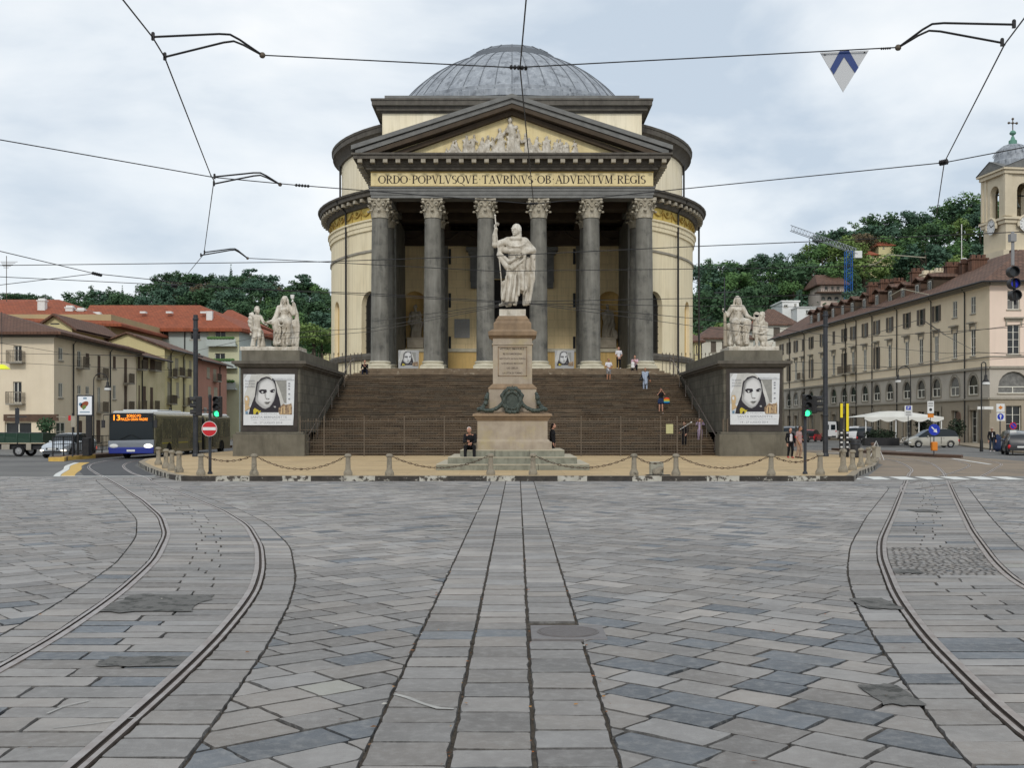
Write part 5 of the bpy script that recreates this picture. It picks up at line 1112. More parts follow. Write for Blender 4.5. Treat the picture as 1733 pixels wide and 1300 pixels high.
# statues in the portico niches
for px,nm,mir in ((703,'dark stone statue of a bearded saint in the niche left of the church door',1),(1028,'dark stone statue of a draped saint in the niche right of the church door',-1)):
    YN=101.3; q=lambda a,b,o=0:(X(px+a,YN),YN-o,Zt(b,YN)); t=thing('niche_statue',nm,'statue',q(0,591),0)
    mb=MB(); x0,x1=X(px-13,YN),X(px+14,YN); mb.box(x0,YN-.55,8.96,x1,YN+.45,9.85); mb.box(x0-.06,YN-.6,9.78,x1+.06,YN+.45,9.9); mb.build('plinth',M['marble_shade'],t)
    pr=[E(q(0,519.5,.1),(.17,.19,.22)),C(q(0,524,.08),q(0,529,.0),.13,.16),C(q(-6,531,0),q(6,531,0),.22,.22),E(q(0,540),(.42,.3,.45)),C(q(-1,546),q(-2,568),.36,.38),C(q(4,546),q(6,569,-.1),.3,.26),C(q(-7,533),q(-10*mir,546,.1),.16,.13),C(q(-10*mir,546,.1),q(0,549,.4),.12,.09),C(q(7,533),q(10,548,.1),.17,.14),C(q(10,548,.1),q(8,566),.18,.12)]
    if mir<0: pr+=[E(q(12,562,.15),(.2,.2,.25)),C(q(12,565,.1),q(13,570,.1),.25,.3)]
    sculpt_ob('figure',pr,M['marble_shade'],t,h=.05,k=.07,disp=lambda x,y,z:.03*np.sin(18*x+4*np.sin(2*z)))
# ---------------- posters ----------------
PW=mat('p_white',(.66,.68,.70),(.60,.62,.64),scale=3,rough=.5); PG=mat('p_grey',(.42,.43,.43),rough=.5); PM=mat('p_mid',(.22,.22,.21),(.28,.28,.26),scale=6,rough=.5); PD=mat('p_dark',(.018,.015,.022),rough=.5); PF=mat('p_face',(.62,.64,.65),rough=.5); PS=mat('p_shade',(.36,.36,.36),rough=.5); PY=mat('p_yel',(.62,.50,.03),(.40,.33,.04),scale=14,rough=.5); PB=mat('p_brown',(.09,.045,.03),(.45,.33,.2),scale=9,rough=.5); PGo=mat('p_gold',(.50,.36,.2),rough=.5); PBl=mat('p_blue',(.12,.22,.32),rough=.5); PT=mat('p_text',(.20,.21,.24),rough=.5); PV=mat('p_veil',(.42,.42,.40),(.56,.56,.54),scale=1.6,rough=.5); PL=mat('p_lite',(.50,.51,.52),(.57,.58,.59),scale=2,rough=.5)
_fc=[(436,350),(470,300),(540,258),(600,232),(660,250),(715,285),(750,350),(770,430),(775,510),(762,590),(735,690),(690,770),(640,830),(585,850),(530,835),(470,790),(410,740),(380,690),(392,600),(412,480)]
FACE=[(mat('p_face%d'%i,(g_,g_*1.01,g_*1.02),rough=.5),[(595+(u-570)*k_+i*1.5-25*(1-k_),500+(v-500)*k_) if i else (u,v) for u,v in _fc]) for i,(g_,k_) in enumerate(((.20,1),(.30,.965),(.40,.93),(.48,.88),(.55,.82),(.60,.72)))]
ART=[(PG,[(150,160),(220,160),(150,260)]),(PM,[(768,280),(1003,280),(1003,745),(940,730),(850,420)]),
(PV,[(440,195),(520,155),(560,150),(300,160),(230,420),(170,560),(150,760),(250,800),(330,720),(400,560),(420,330)]),
(PV,[(745,275),(800,300),(870,470),(950,720),(935,770),(880,810),(820,640),(790,480),(770,380)]),
(PD,[(405,340),(455,245),(560,196),(690,200),(775,280),(805,420),(820,520),(860,640),(890,790),(850,860),(860,925),(540,925),(330,965),(250,960),(275,850),(325,720),(372,600),(390,450)]),
(PV,[(448,195),(520,158),(655,158),(722,232),(715,262),(660,215),(600,205),(500,235),(435,310),(425,260)]),
]+FACE+[
(PS,[(395,590),(410,560),(430,680),(490,760),(560,815),(620,840),(585,852),(530,837),(470,792),(420,742),(393,690)]),
(PS,[(560,560),(600,520),(600,640),(585,650)]),(PF,[(600,470),(660,470),(665,640),(600,640)]),
(PM,[(452,482),(500,458),(600,462),(612,482),(560,478),(500,478)]),(PM,[(680,484),(720,458),(765,452),(768,466),(720,474)]),
(PD,[(450,482),(500,462),(605,466),(618,512),(565,545),(500,546),(462,516)]),(PF,[(500,508),(530,498),(550,515),(525,535)]),(PD,[(672,490),(715,464),(768,458),(774,496),(745,524),(694,526)]),(PF,[(735,494),(762,484),(766,495),(745,508)]),
(PS,[(590,640),(605,632),(665,640),(668,655),(640,668),(605,662)]),(PD,[(598,648),(622,646),(618,658),(602,657)]),(PD,[(640,650),(662,648),(655,662),(640,660)]),
(PM,[(552,722),(600,706),(625,712),(650,706),(695,712),(660,730),(600,735)]),(PD,[(555,724),(620,726),(690,714),(650,738),(600,738)]),(PM,[(575,740),(660,738),(635,765),(600,765)]),
(PY,[(345,870),(375,835),(430,865),(470,895),(500,885),(480,925),(440,960),(350,960)]),(PD,[(390,960),(400,925),(440,900),(440,965)]),
(PB,[(850,830),(900,790),(950,745),(985,770),(1090,748),(1095,720),(1112,800),(1112,965),(860,965),(845,900)]),(PGo,[(900,820),(975,800),(975,950),(880,955)]),(PD,[(925,830),(940,825),(940,950),(925,950)]),(PGo,[(1060,800),(1085,800),(1085,950),(1060,950)]),
(PS,[(745,800),(785,795),(800,825),(765,830)]),(PGo,[(172,640),(190,595),(245,590),(268,640),(258,760),(230,770),(180,745)]),(PF,[(190,630),(215,615),(232,640),(225,690),(195,680)]),(PGo,[(180,760),(240,770),(290,830),(180,900)]),(PBl,[(190,905),(240,905),(235,960),(190,950)]),
(PW,[(470,925),(850,925),(870,970),(1150,970),(1130,1180),(150,1180),(150,970),(455,970)])]
def poster(name,label,x0,x1,z0,z1,y,full=True,dark=False,loc=None,lean=0):
    t=thing(name,label,'poster',((x0+x1)/2,y,z0)); k=(x1-x0)/1015; kz=(z1-z0)/1025
    def f(u,v,o=0.0):
        zz=z1-(v-157)*kz; return (x0+(u-147)*k,y-o+lean*(zz-z0),zz)
    mats=[]; mb=MB()
    mb.prism([(147,157),(1165,157),(1150,700),(1135,1182),(150,1182)],lambda u,v,w_:f(u,v,w_),-.03,.0); 
    sheet=mb.build('sheet',PW if full else PS,t); mb=MB()
    for i,(mm,pl) in enumerate(ART):
        if not full and mm in (PGo,PBl): continue
        if not full and mm is PW: continue
        if mm not in mats: mats.append(mm)
        mb.face([f(u,v,.004+.0012*i) for u,v in pl],mats.index(mm))
    art=mb.build('portrait',mats,sheet)
    if full:
        mb=MB(); o=.05; g=lambda u,v:f(u,-v,o)
        for s_,cx_,by,ch_,wd,bo in (('SANTA BERNADETTE',655,1040,44,720,.0),('14 - 27 LUGLIO 2014',640,1150,40,560,.0),('IL MUSICAL',660,962,22,330,0),('TORINO - CHIESA DELLA GRAN MADRE DI DIO',700,1078,14,800,0),('SANTA BERNADETTE A TORINO',920,252,16,380,0)):
            put_text(mb,s_,g,cx_,-by,ch_,0,wd,bo)
        for s_,by in (('La grazia',300),('era il mio',360),('paradiso',415)): put_text(mb,s_,g,280,-by,34,0,190)
        for yy in (330,380,440,540,640): mb.face([f(1040,yy,o),f(1075,yy,o),f(1075,yy+22,o),f(1040,yy+22,o)])
        mb.face([f(735,270,o),f(1160,270,o),f(1160,276,o),f(735,276,o)]); mb.face([f(160,1068,o-.002),f(1130,1068,o-.002),f(1130,1072,o-.002),f(160,1072,o-.002)])
        mb.build('lettering',PT,sheet)
    return t
yp=65.40
poster('banner_poster','white show poster of a veiled young woman, on the left wing wall',X(412,yp),X(498.5,yp),Zt(720,yp),Zt(633.5,yp),yp)
poster('banner_poster','poster of a veiled young woman, rippled left edge, on the right wing wall',X(1235.5,yp),X(1319.5,yp),Zt(719,yp),Zt(632,yp),yp)
yp=88.4
poster('portrait_panel','grey portrait panel leaning behind the first and second columns of the portico',X(674,yp),X(709,yp),FL,Zt(592.5,yp),yp,False,lean=.06)
poster('portrait_panel','grey portrait panel leaning behind the fourth and fifth columns of the portico',X(939,yp),X(972,yp),FL,Zt(592.5,yp),yp,False,lean=.06)
# ---------------- iron fence, gate, handrails ----------------
yf=65.35
def fence_part(t,x0,x1,y,z0,z1,sp,posts,rails,r=.013,spike=.0,pr=.035,bend=None):
    for xp in posts:
        mb=MB(); mb.box(xp-pr,y-pr,z0,xp+pr,y+pr,z1+.05); mb.lathe([(pr*1.2,0),(pr*.8,.05),(0,.09)],6,(xp,y,z1+.05)); mb.build('post',M['iron'],t)
    ps=sorted(set([x0]+list(posts)+[x1]))
    for a,b in zip(ps,ps[1:]):
        if b-a<.3: continue
        mb=MB(); n=max(1,int((b-a)/sp))
        for k in range(1,n):
            x=a+(b-a)*k/n; mb.tube([(x,y,z0+.08),(x,y,z1-.02)],r,4)
            if spike: mb.tube([(x,y,z1-.03),(x,y,z1+spike*.4),(x,y,z1+spike)],[r,r*2.2,.002],4)
            elif k%3==0: mb.box(x-.03,y-.01,z1-.22,x+.03,y+.01,z1-.05)
        for z in rails: mb.box(a,y-.014,z-.014,b,y+.014,z+.014)
        mb.build('railing',M['iron'],t)
fe=thing('iron_fence','long brown iron fence standing at the foot of the staircase','fence',(0,yf,.18))
pls=[508,548.6,616.5,684.3,752,820]; prs=[983.5,1050.5,1118]
fence_part(fe,X(508,yf),X(1146,yf),yf,.18,2.40,.155,[X(p,yf) for p in pls+[915]+prs+[1146]],[.3,1.0,1.7,2.2])
mb=MB(); 
for px in (1224,1231): x=X(px,yf); mb.box(x-.045,yf-.045,.18,x+.045,yf+.045,2.35)
mb.build('end_post',M['iron'],fe)
ga=thing('iron_gate','open spear topped gate leaf at the right end of the iron fence','gate',(X(1146,yf),yf,.18))
fence_part(ga,X(1148,yf),X(1186,yf),yf-.12,.22,2.25,.155,[X(1186,yf)],[.3,2.05],.016,.16)
no=MB(); x0,x1=X(1127,yf),X(1139,yf); no.box(x0,yf-.05,Zt(734,yf),x1,yf-.035,Zt(718,yf)); tag(no.build('notice_sheet',mat('notice',(.48,.46,.24),(.40,.39,.2),scale=6),origin=((x0+x1)/2,yf-.04,Zt(734,yf))),'pale yellow notice sheet tied to the iron fence near the gate','notice')
for s,nm in ((-1,'left'),(1,'right')):
    mb=MB(); x=s*12.1; pts=[(x,66.3,1.3),(x,66.6,1.35),(x,84.0,6.75),(x*.985,84.6,7.0),(x*.985,84.7,6.2)]; mb.tube(pts,.035,6)
    for k in range(7): y=67+k*2.8; z=.176+(y-66.5)/17.9*5.62; mb.tube([(x,y,z),(x,y,z+.95)],.028,5)
    tag(mb.build('handrail',M['steel'],origin=(x,75,3),smooth=True),'thin iron handrail climbing beside the %s wing wall of the staircase'%nm,'handrail')
    t=thing('spiked_railing','spiked iron railing closing the terrace %s of the portico'%nm,'railing',(s*13.4,85.6,5.8))
    fence_part(t,min(s*11.2,s*15.6),max(s*11.2,s*15.6),85.6,5.72,7.35,.27,[s*12.3,s*13.9],[5.9,7.1],.02,.22,.04)
# ---------------- bollards and chains ----------------
bp=thing('stone_bollard',None,'bollard',(0,0,0)); MW[bp]=Matrix.Identity(4)
mb=MB(); mb.lathe([(.155,0),(.16,.10),(.145,.13),(.11,.20),(.095,.24),(.083,.60),(.083,.64)],14); b_=mb.build('shaft',M['bollard'],bp,smooth=True,ang=35)
mb=MB(); mb.lathe([(.083,.64),(.12,.66),(.125,.70),(.11,.74),(.06,.765),(0,.77)],14); mb.build('cap',M['bollard'],b_,smooth=True,ang=50)
BL=[]
def bollard(px,py,label,s=1.0,first=[True],grp='stone bollards round the island'):
    x,y=G(px,py,.18)
    if first[0]: o=bp; o.location=(x,y,.178); first[0]=False; o['label']=label; o['group']=grp
    else: o=copy_tree(bp,(x,y,.178),random.random()*3,label,grp)
    o.scale=(s,s,s); BL.append((px,x,y)); return o
bollard(340,804.5,'stone bollard just left of the no entry sign pole'); bollard(430,805,'stone bollard in front of the left wing wall, first right of the no entry sign'); bollard(589,805,'stone bollard below the left end of the iron fence, left of a close pair'); bollard(659,805,'stone bollard right of a close pair, left of the seated man')
bollard(830.5,804,'stone bollard directly before the monument steps, nearer the seated man'); bollard(902,804,'stone bollard directly before the monument steps, right one of two'); bollard(1073,805,'stone bollard left of the broken stone block'); bollard(1144,805,'stone bollard right of the broken stone block')
bollard(1305,805,'stone bollard left of the green lit traffic light on the right'); bollard(1388,804,'stone bollard just right of the right traffic light',1.05); bollard(1427,799.5,'stone bollard at the right corner of the island',1.15)
for px,py,l in ((303,800,'leftmost corner, nearest of the left cluster'),(291,797,'left cluster, second from the nearest'),(281,793,'left cluster, third from the nearest'),(268,787,'left cluster, farthest, beside the bus front')):
    bollard(px,py,'squat weathered bollard in the '+l,1.05,grp='weathered bollards at the bus lane corner')
for px,py,l in ((1443,796,'nearest in the right cluster, below the yellow stop posts'),(1457,790.5,'second in the right cluster'),(1470,787,'third in the right cluster'),(1479,783,'farthest in the right cluster, tilted rubble on top')):
    bollard(px,py,'squat weathered bollard, '+l,1.05,grp='weathered bollards at the tram corner')
def chain(pa,pb,label,sag=.42):
    A=[b for b in BL if b[0]==pa][0]; B=[b for b in BL if b[0]==pb][0]; a=Vector((A[1],A[2],.9)); b=Vector((B[1],B[2],.9)); n=max(8,int((b-a).length/.11)); mb=MB()
    f=lambda t:a.lerp(b,t)-Vector((0,0,sag*4*t*(1-t)))
    for k in range(n):
        p=f(k/n); q=f((k+1)/n); m_=(p+q)/2; u=(q-p).normalized(); v=Vector((0,1,0)) if k%2 else u.cross(Vector((0,1,0))).normalized(); L2=(q-p).length*.62; ring_=[m_+u*L2*cos(2*PI*j/6)+v*.028*sin(2*PI*j/6) for j in range(6)]
        mb.tube(ring_+[ring_[0]],.011,4,caps=False)
    for k in (.25,.5,.75,.12,.88): mb.sph(tuple(f(k)),.026,4)
    tag(mb.build('chain',M['chain'],origin=tuple(f(.5))),label,'chain','rusty chains between the bollards')
chain(340,430,'rusty chain hanging behind the no entry sign pole',.22); chain(430,589,'long rusty chain in front of the left wing wall',.50); chain(659,830.5,'rusty chain running to the monument steps from the left',.46); chain(902,1073,'rusty chain running from the monument steps to the right',.46)
chain(1073,1144,'short rusty chain looping round the broken stone block',.30); chain(1144,1305,'long rusty chain in front of the right wing wall',.46); chain(1305,1388,'rusty chain hanging behind the right traffic light',.26)
x,y=G(1112,804,.18)
t=thing('broken_block','square stone block with a broken dark bollard stump leaning on it','stone block',(x,y,.18)); mb=MB(); mb.box(x-.24,y-.1,.178,x+.22,y+.35,.64); mb.build('block',M['step_grey'],t,bevel=.02)
sculpt_ob('stump',[C((x-.05,y-.2,.30),(x+.12,y-.22,.42),.14,.09),E((x-.02,y-.25,.25),(.16,.12,.10))],M['bollard'],t,h=.025,k=.03); mb=MB(); mb.box(x-.42,y-.5,.178,x+.42,y-.04,.20); mb.build('iron_plate',M['iron_dark'],t)
# ---------------- people ----------------
def stair_at(py):
    """point of the flight seen at image row py: (y, z)"""
    best=None
    for k in range(N_+1):
        y=ya+k*rows_; z=zA0+k*rs; d=abs(HY-(z-CH)*FP/y-py)
        if best is None or d<best[0]: best=(d,y,z)
    return best[1]+.2,best[2]
def pz(h=1.7,**k): return pose(h,**k)
# man sitting on the monument steps
sit=dict(head=(-.02,-.12,.60),neck=(0,-.06,.515),chest=(0,-.03,.41),waist=(0,.03,.29),pelvis=(0,.06,.20),shL=(.115,-.03,.47),shR=(-.115,-.03,.47),elL=(.13,-.12,.33),elR=(-.13,-.12,.33),wrL=(.045,-.27,.30),wrR=(-.05,-.26,.335),
  hipL=(.055,.04,.185),hipR=(-.055,.04,.185),knL=(.10,-.23,.215),knR=(-.10,-.23,.215),anL=(.105,-.26,-.035),anR=(-.105,-.26,-.035))
person('white haired man in black sitting on the monument steps, hands in front of his knees',(X(795,45.05),45.42,.95-.235),0,1.74,pose(1.74,**sit),'blacks','long','blacks','long','hair_white','short','black',skin='skin')
# person behind the monument, in black
person('person in a black coat standing behind the right side of the monument',(X(935,48.6),48.6,.42),R(80),1.62,pose(1.62,head=(.0,-.03,.93)),'blacks','long','blacks','long','hair_dark','long','black')
# standing on the portico in a pink top
person('person in a pale top and black trousers, standing on the portico',(X(1047,86.35),86.35,FL),R(8),1.68,pose(1.68,wrL=(.03,-.09,.52),wrR=(-.03,-.09,.52),elL=(.15,-.02,.62),elR=(-.15,-.02,.62)),'whitec','short','blacks','long','hair_dark','short','whitec')
s2=dict(sit); s2.update(wrL=(.05,-.2,.38),wrR=(-.14,-.2,.27),elR=(-.16,-.08,.33),head=(0,-.06,.62))
person('person in a pink blouse sitting at the foot of the rightmost column',(X(1075,85.7),85.9,FL-.02-.12),R(-10),1.66,pose(1.66,**s2),'pink','short','blacks','long','hair_brown','short','black')
def bag(name,label,c,d,m,stripes=None,strap=None):
    t=thing(name,label,'bag',c); V,F=sculpt([E(c,(d[0]/2,d[1]/2,d[2]/2)),C((c[0]-d[0]*.3,c[1],c[2]+d[2]*.25),(c[0]+d[0]*.3,c[1],c[2]+d[2]*.25),d[1]*.4),C((c[0]-d[0]*.35,c[1],c[2]-d[2]*.3),(c[0]+d[0]*.35,c[1],c[2]-d[2]*.3),d[1]*.45)],.02,.05)
    mb=MB(); mb.v=[tuple(v) for v in V]; mb.f=[tuple(int(q) for q in f) for f in F]
    if stripes:
        mb.m=[min(len(stripes)-1,max(0,int((1-(np.mean([V[i][2] for i in f])-(c[2]-d[2]/2))/d[2])*len(stripes)))) for f in mb.f]; mb.build('sack',[M[s] if s in M else s for s in stripes],t,smooth=True,ang=179)
    else: mb.m=[0]*len(mb.f); mb.build('sack',M[m],t,smooth=True,ang=179)
    if strap: m2=MB(); m2.tube([(c[0]-d[0]*.3,c[1],c[2]+d[2]*.3),(c[0],c[1],c[2]+d[2]*.3+strap),(c[0]+d[0]*.3,c[1],c[2]+d[2]*.3)],.012,5); m2.build('handle',M['navy'],t)
    return t
bag('carrier_bag','white carrier bag held by the person sitting at the rightmost column',(X(1071,85.4),85.4,FL+.24),(.24,.14,.5),'white')
y,z=stair_at(647.5)
person('man in grey brown shorts and a pale shirt standing high on the stairs',(X(1030,y),y,z),R(20),1.72,pose(1.72,wrL=(.04,-.12,.60),elL=(.16,-.02,.66),wrR=(-.04,-.12,.60),elR=(-.16,-.02,.66)),'whitec','short','greysh','shorts','hair_brown','short','black',skin='skin_tan',fat=1.12)
y,z=stair_at(661.5)
def shawl(body,J,h):
    sculpt_ob('shawl',[C(J['shL'],J['shR'],.045*h,.045*h),C(J['shR'],J['pelvis']+[-.04*h,-.05*h,-.02*h],.05*h,.06*h),C(J['chest']+[0,-.03*h,0],J['knL']+[-.03*h,-.04*h,.04*h],.07*h,.07*h),C(J['shL'],J['pelvis']+[.03*h,-.05*h,.02*h],.045*h,.05*h)],M['scarf'],body,h=.018,k=.03,disp=lambda x,y,z:.008*np.sin(50*x+6*z))
person('person wrapped in a blue grey shawl over loose grey clothes, walking down the stairs',(X(1092,y),y,z),R(-10),1.66,pose(1.66,knL=(.06,-.05,.29),anL=(.07,-.04,.03),wrR=(-.17,-.07,.52),wrL=(.19,-.02,.50)),'navy','long','scarf','long','hair_dark','short','black',scarf=shawl,skin='skin_tan')
bag('shoulder_bag','small dark bag at the hip of the person in the blue grey shawl',(X(1085,y),y-.22,z+.85),(.26,.12,.2),'black')
y,z=stair_at(700.5)
gp=pose(1.62,wrL=(.045,-.10,.90),elL=(.15,-.06,.76),wrR=(-.06,-.11,.87),elR=(-.15,-.05,.74),knL=(.05,-.06,.28),anL=(.05,-.08,-.01),knR=(-.06,-.01,.29))
person('girl in black top and short denim skirt walking down the stairs, hands at her face',(X(1118.5,y),y,z+.05),R(5),1.62,gp,'blacks','short',None,'shorts','hair_dark','long','whitec',skin='skin',skirt=('denim',.35))
rb=[mat('rb%d'%i,c,rough=.7) for i,c in enumerate(((.6,.03,.02),(.65,.22,.02),(.6,.5,.03),(.03,.3,.35),(.01,.12,.45)))]
bag('rainbow_bag','rainbow striped cloth bag on the arm of the girl on the stairs',(X(1128,y),y-.12,z+.87),(.40,.13,.40),'blue',stripes=rb,strap=.3)
y,z=stair_at(740)
person('person in black with white shoes on the lowest steps behind the iron gate',(X(1158.5,68.2),68.2,.55),R(-30),1.64,pose(1.64,wrL=(.13,-.14,.56),elL=(.14,-.02,.64),wrR=(-.12,-.15,.60),knL=(.06,-.08,.29),anL=(.06,-.05,.06),head=(.0,-.02,.93)),'blacks','long','blacks','long','hair_dark','long','whitec')
mb=MB(); mb.tube([P(1151,727,68.0),P(1170,715,67.9)],.018,6); mb.sph(tuple(P(1170,715,67.9)),.05,5); tag(mb.build('selfie_stick',M['white'],origin=tuple(P(1151,727,68.0)),smooth=True),'white stick held by the person in black behind the gate','stick')
person('person in a lilac top standing on the lowest steps beside the wing wall, arms raised',(X(1184.5,69.3),69.3,.95),R(10),1.45,pose(1.45,wrL=(.10,-.10,.84),elL=(.17,-.03,.74),wrR=(-.14,-.10,.84),elR=(-.18,-.03,.74)),'lilac','long','lilac','long','hair_dark','long','pink')
# couple at the right wing wall
dd=61.0
person('woman in a black jacket over a white top, walking beside the right wing wall',(X(1337.5,dd),dd,.178),R(12),1.64,pose(1.64,wrL=(.13,-.06,.50),wrR=(-.14,-.04,.50),knL=(.055,-.05,.285),anR=(-.06,.05,.055)),'blacks','long','blacks','long','hair_dark','long','red',skin='skin',scarf=lambda body,J,h:sculpt_ob('blouse',[C(J['chest']+[0,-.045*h,.02*h],J['waist']+[0,-.045*h,-.03*h],.05*h,.055*h)],M['whitec'],body,h=.016,k=.02))
person('bald man in a pinkish shirt and beige trousers walking by the right traffic light',(X(1352,dd-.3),dd-.3,.178),R(50),1.74,pose(1.74,head=(.0,-.05,.93),wrL=(.13,-.10,.55),wrR=(-.13,-.06,.50),knL=(.055,-.06,.285),anR=(-.06,.06,.055)),'pinkshirt','short','khaki','long','hair_brown','short','black',skin='skin_tan',fat=1.2)
mb=None
person('pedestrian in a straw hat and dark jacket standing by the road signs on the right',(X(1678.5,79.5),79.5,.12),R(-5),1.70,pose(1.70,wrL=(.14,-.05,.50)),'blacks','long','jeans','long','hair_white','hat','whitec',scarf=lambda body,J,h:sculpt_ob('inner_shirt',[C(J['chest']+[0,-.045*h,.02*h],J['waist']+[0,-.045*h,0],.035*h,.035*h)],M['whitec'],body,h=.016,k=.02))
bag('large_bag','tall dark blue bag standing beside the pedestrian in the straw hat',(X(1688,79.6),79.6,.12+.62),(.50,.32,1.25),'bagblue')
person('person in dark clothes sitting at the far left end of the top step',(X(617,84.6),84.8,5.96-.16),R(5),1.62,pose(1.62,**s2),'blacks','long','navy','long','hair_brown','long','whitec')
# ---------------- vehicles ----------------
def wheel(par,x,y,r,side,w=.2):
    mb=MB(); pr=[(r*.62,-w/2),(r*.92,-w/2),(r,-w/2+.03),(r,w/2-.03),(r*.92,w/2),(r*.62,w/2)]
    rowsv=[[(x+a*cos(2*PI*k/20),y+b,r+a*sin(2*PI*k/20)) for k in range(20)] for a,b in pr]; mb.grid(rowsv,0,False,True); t=mb.build('wheel',M['tyre'],par,smooth=True,ang=35)
    mb=MB(); yo=y+side*(w/2-.03); mb.face([(x+r*.62*cos(2*PI*k/20),yo-side*.03,r+r*.62*sin(2*PI*k/20)) for k in range(20)])
    for k in range(7):
        a=2*PI*k/7; c,s=cos(a),sin(a); p=[(.12,-.07),(.12,.07),(.60,.09),(.60,-.09)]; mb.face([(x+(u*c-v*s)*r,yo,r+(u*s+v*c)*r) for u,v in p])
    mb.sph((x,yo,r),(r*.14,.02,r*.14),5); mb.build('rim',M['rim'],t)
def car(name,label,loc,rz,body,st,wid,wheels,glassx,wr=.31,lamps=True,plate=True,rear_red=True,grp=None,glow=False,cat='car'):
    """st: stations (x, zbottom, zsill, zbelt, zroof, beltw, roofw) nose at +x"""
    t=thing(name,label,cat,loc,rz,grp); MW[t]=Matrix.Identity(4); W=wid/2
    mb=MB(); gl=MB(); rowsv=[]
    for x,zb,zs,zl,zr,bw,rw in st:
        b=W*bw; r=W*rw; rowsv.append([(x,-b*.92,zb),(x,-b,zs),(x,-b*1.0,zs*.5+zl*.5),(x,-b*.97,zl),(x,-(b*.97*.5+r*.5)-.01,zl*.5+zr*.5),(x,-r,zr),(x,0,zr+.03*(zr>zl+.1)+.015),(x,r,zr),(x,(b*.97*.5+r*.5)+.01,zl*.5+zr*.5),(x,b*.97,zl),(x,b,zs*.5+zl*.5),(x,b,zs),(x,b*.92,zb)])
    n=len(rowsv)
    for i in range(n-1):
        for j in range(12):
            q=[rowsv[i][j],rowsv[i][j+1],rowsv[i+1][j+1],rowsv[i+1][j]]
            xm=(st[i][0]+st[i+1][0])/2; tall=min(st[i][4]-st[i][3],st[i+1][4]-st[i+1][3])
            side=j in (3,4,7,8); top=j in (5,6)
            g=False
            if side and glassx[0]<xm<glassx[1] and max(st[i][4]-st[i][3],st[i+1][4]-st[i+1][3])>.2: g=True
            if (top or side) and (glassx[1]<=xm<=glassx[2]) : g=True
            if (top or side) and (glassx[3]<=xm<=glassx[0]) : g=True
            (gl if g else mb).face(q)
    mb.face([p for p in rowsv[0]]); mb.face([p for p in rowsv[-1]][::-1])
    bo=mb.build('body',M[body],t,smooth=True,ang=50)
    if gl.f: gl.build('window',M['carglass'],t,smooth=True,ang=50)
    x0,x1=st[0][0],st[-1][0]
    for wx in wheels:
        for s in (-1,1):
            wheel(t,wx,s*(W-.08),wr,s)
            a=MB(); rowsv=[[(wx+(wr+e)*cos(PI*k/12),s*(W+.004 if e<.09 else W-.01),wr+(wr+e)*sin(PI*k/12)) for k in range(13)] for e in (.015,.06)]; a.grid(rowsv); a.build('wheel_arch',M['plastic'],t)
    a=MB(); zb=st[0][1]; a.box(x0-.03,-W*.82,zb+.02,x0+.1,W*.82,zb+.28); a.build('bumper',M['plastic'] ,t,bevel=.03)
    a=MB(); a.box(x1-.1,-W*.7,st[-1][1]+.02,x1+.02,W*.7,st[-1][1]+.16); a.box(x1-.1,-W*.45,st[-1][1]+.22,x1+.025,W*.45,st[-1][1]+.34); a.build('grille',M['plastic'],t,bevel=.02)
    for s in (-1,1):
        a=MB(); zz=st[-1][3]-.12; a.sph((x1-.14,s*W*.72,zz),(.17,.20,.09),8); a.build('headlight',M['lampglow'] if glow else M['white'],t,smooth=True)
        a=MB(); zz=st[0][3]-.06; a.sph((x0+.06,s*W*.82,zz),(.09,.12,.16),7); a.build('tail_light',M['red_glow'] if glow else M['red'],t,smooth=True)
        a=MB(); a.sph((glassx[1]+.12,s*(W+.09),st[len(st)//2][3]+.06),(.06,.10,.07),6); a.build('mirror',M[body],t,smooth=True)
    if plate:
        for xx in (x0-.04,x1+.035): a=MB(); a.box(xx-.008,-.26,st[0][1]+.2,xx+.008,.26,st[0][1]+.31); a.build('number_plate',M['white'],t)
    for xx in ((glassx[0]+glassx[1])/2,):
        a=MB(); 
        for s in (-1,1): a.box(xx-.025,s*(W*.985),.35,xx+.025,s*(W*1.0),st[len(st)//2][3]); a.box(xx-.3,s*W*.99,st[len(st)//2][3]-.12,xx-.15,s*W*1.012,st[len(st)//2][3]-.09)
        a.build('door_trim',M['plastic'],t)
    MW[t]=Matrix.Translation(loc)@Matrix.Rotation(rz,4,'Z'); return t
def hatch(L_,H_,hb): 
    h=L_/2
    return [(-h,.30,.42,.62,.64,.84,.70),(-h+.08,.20,.40,hb,hb+.12,.93,.80),(-h+.35,.2,.34,hb,H_-.12,.97,.74),(-h+.8,.18,.32,hb,H_-.02,1,.74),(-h+1.7,.18,.32,hb-.02,H_,1,.75),(.35,.18,.32,hb-.04,H_-.07,1,.74),(h-1.25,.18,.32,hb-.06,hb+.05,1,.80),(h-.55,.18,.34,hb-.14,hb-.08,.97,.76),(h-.12,.2,.42,.70,.72,.86,.62),(h,.28,.44,.58,.60,.76,.55)]
car('parked_car','silver hatchback with lit headlights driving up beside the bus stop platform',(-27.3,69.2,0),R(-96),'car_silver',hatch(4.1,1.48,.95),1.74,(-1.28,1.28),(-1.35,.35,.8,-1.75),glow=True)
mpv=[(-2.0,.34,.46,.70,.72,.86,.70),(-1.93,.22,.40,.98,1.12,.94,.80),(-1.72,.2,.34,1.0,1.50,.97,.74),(-1.2,.18,.32,1.0,1.66,1,.74),(-.3,.18,.32,.98,1.69,1,.75),(.45,.18,.32,.95,1.58,1,.74),(1.25,.18,.32,.92,1.02,1,.82),(1.72,.18,.36,.80,.86,.95,.74),(1.96,.22,.42,.62,.66,.82,.60),(2.02,.28,.44,.56,.58,.74,.55)]
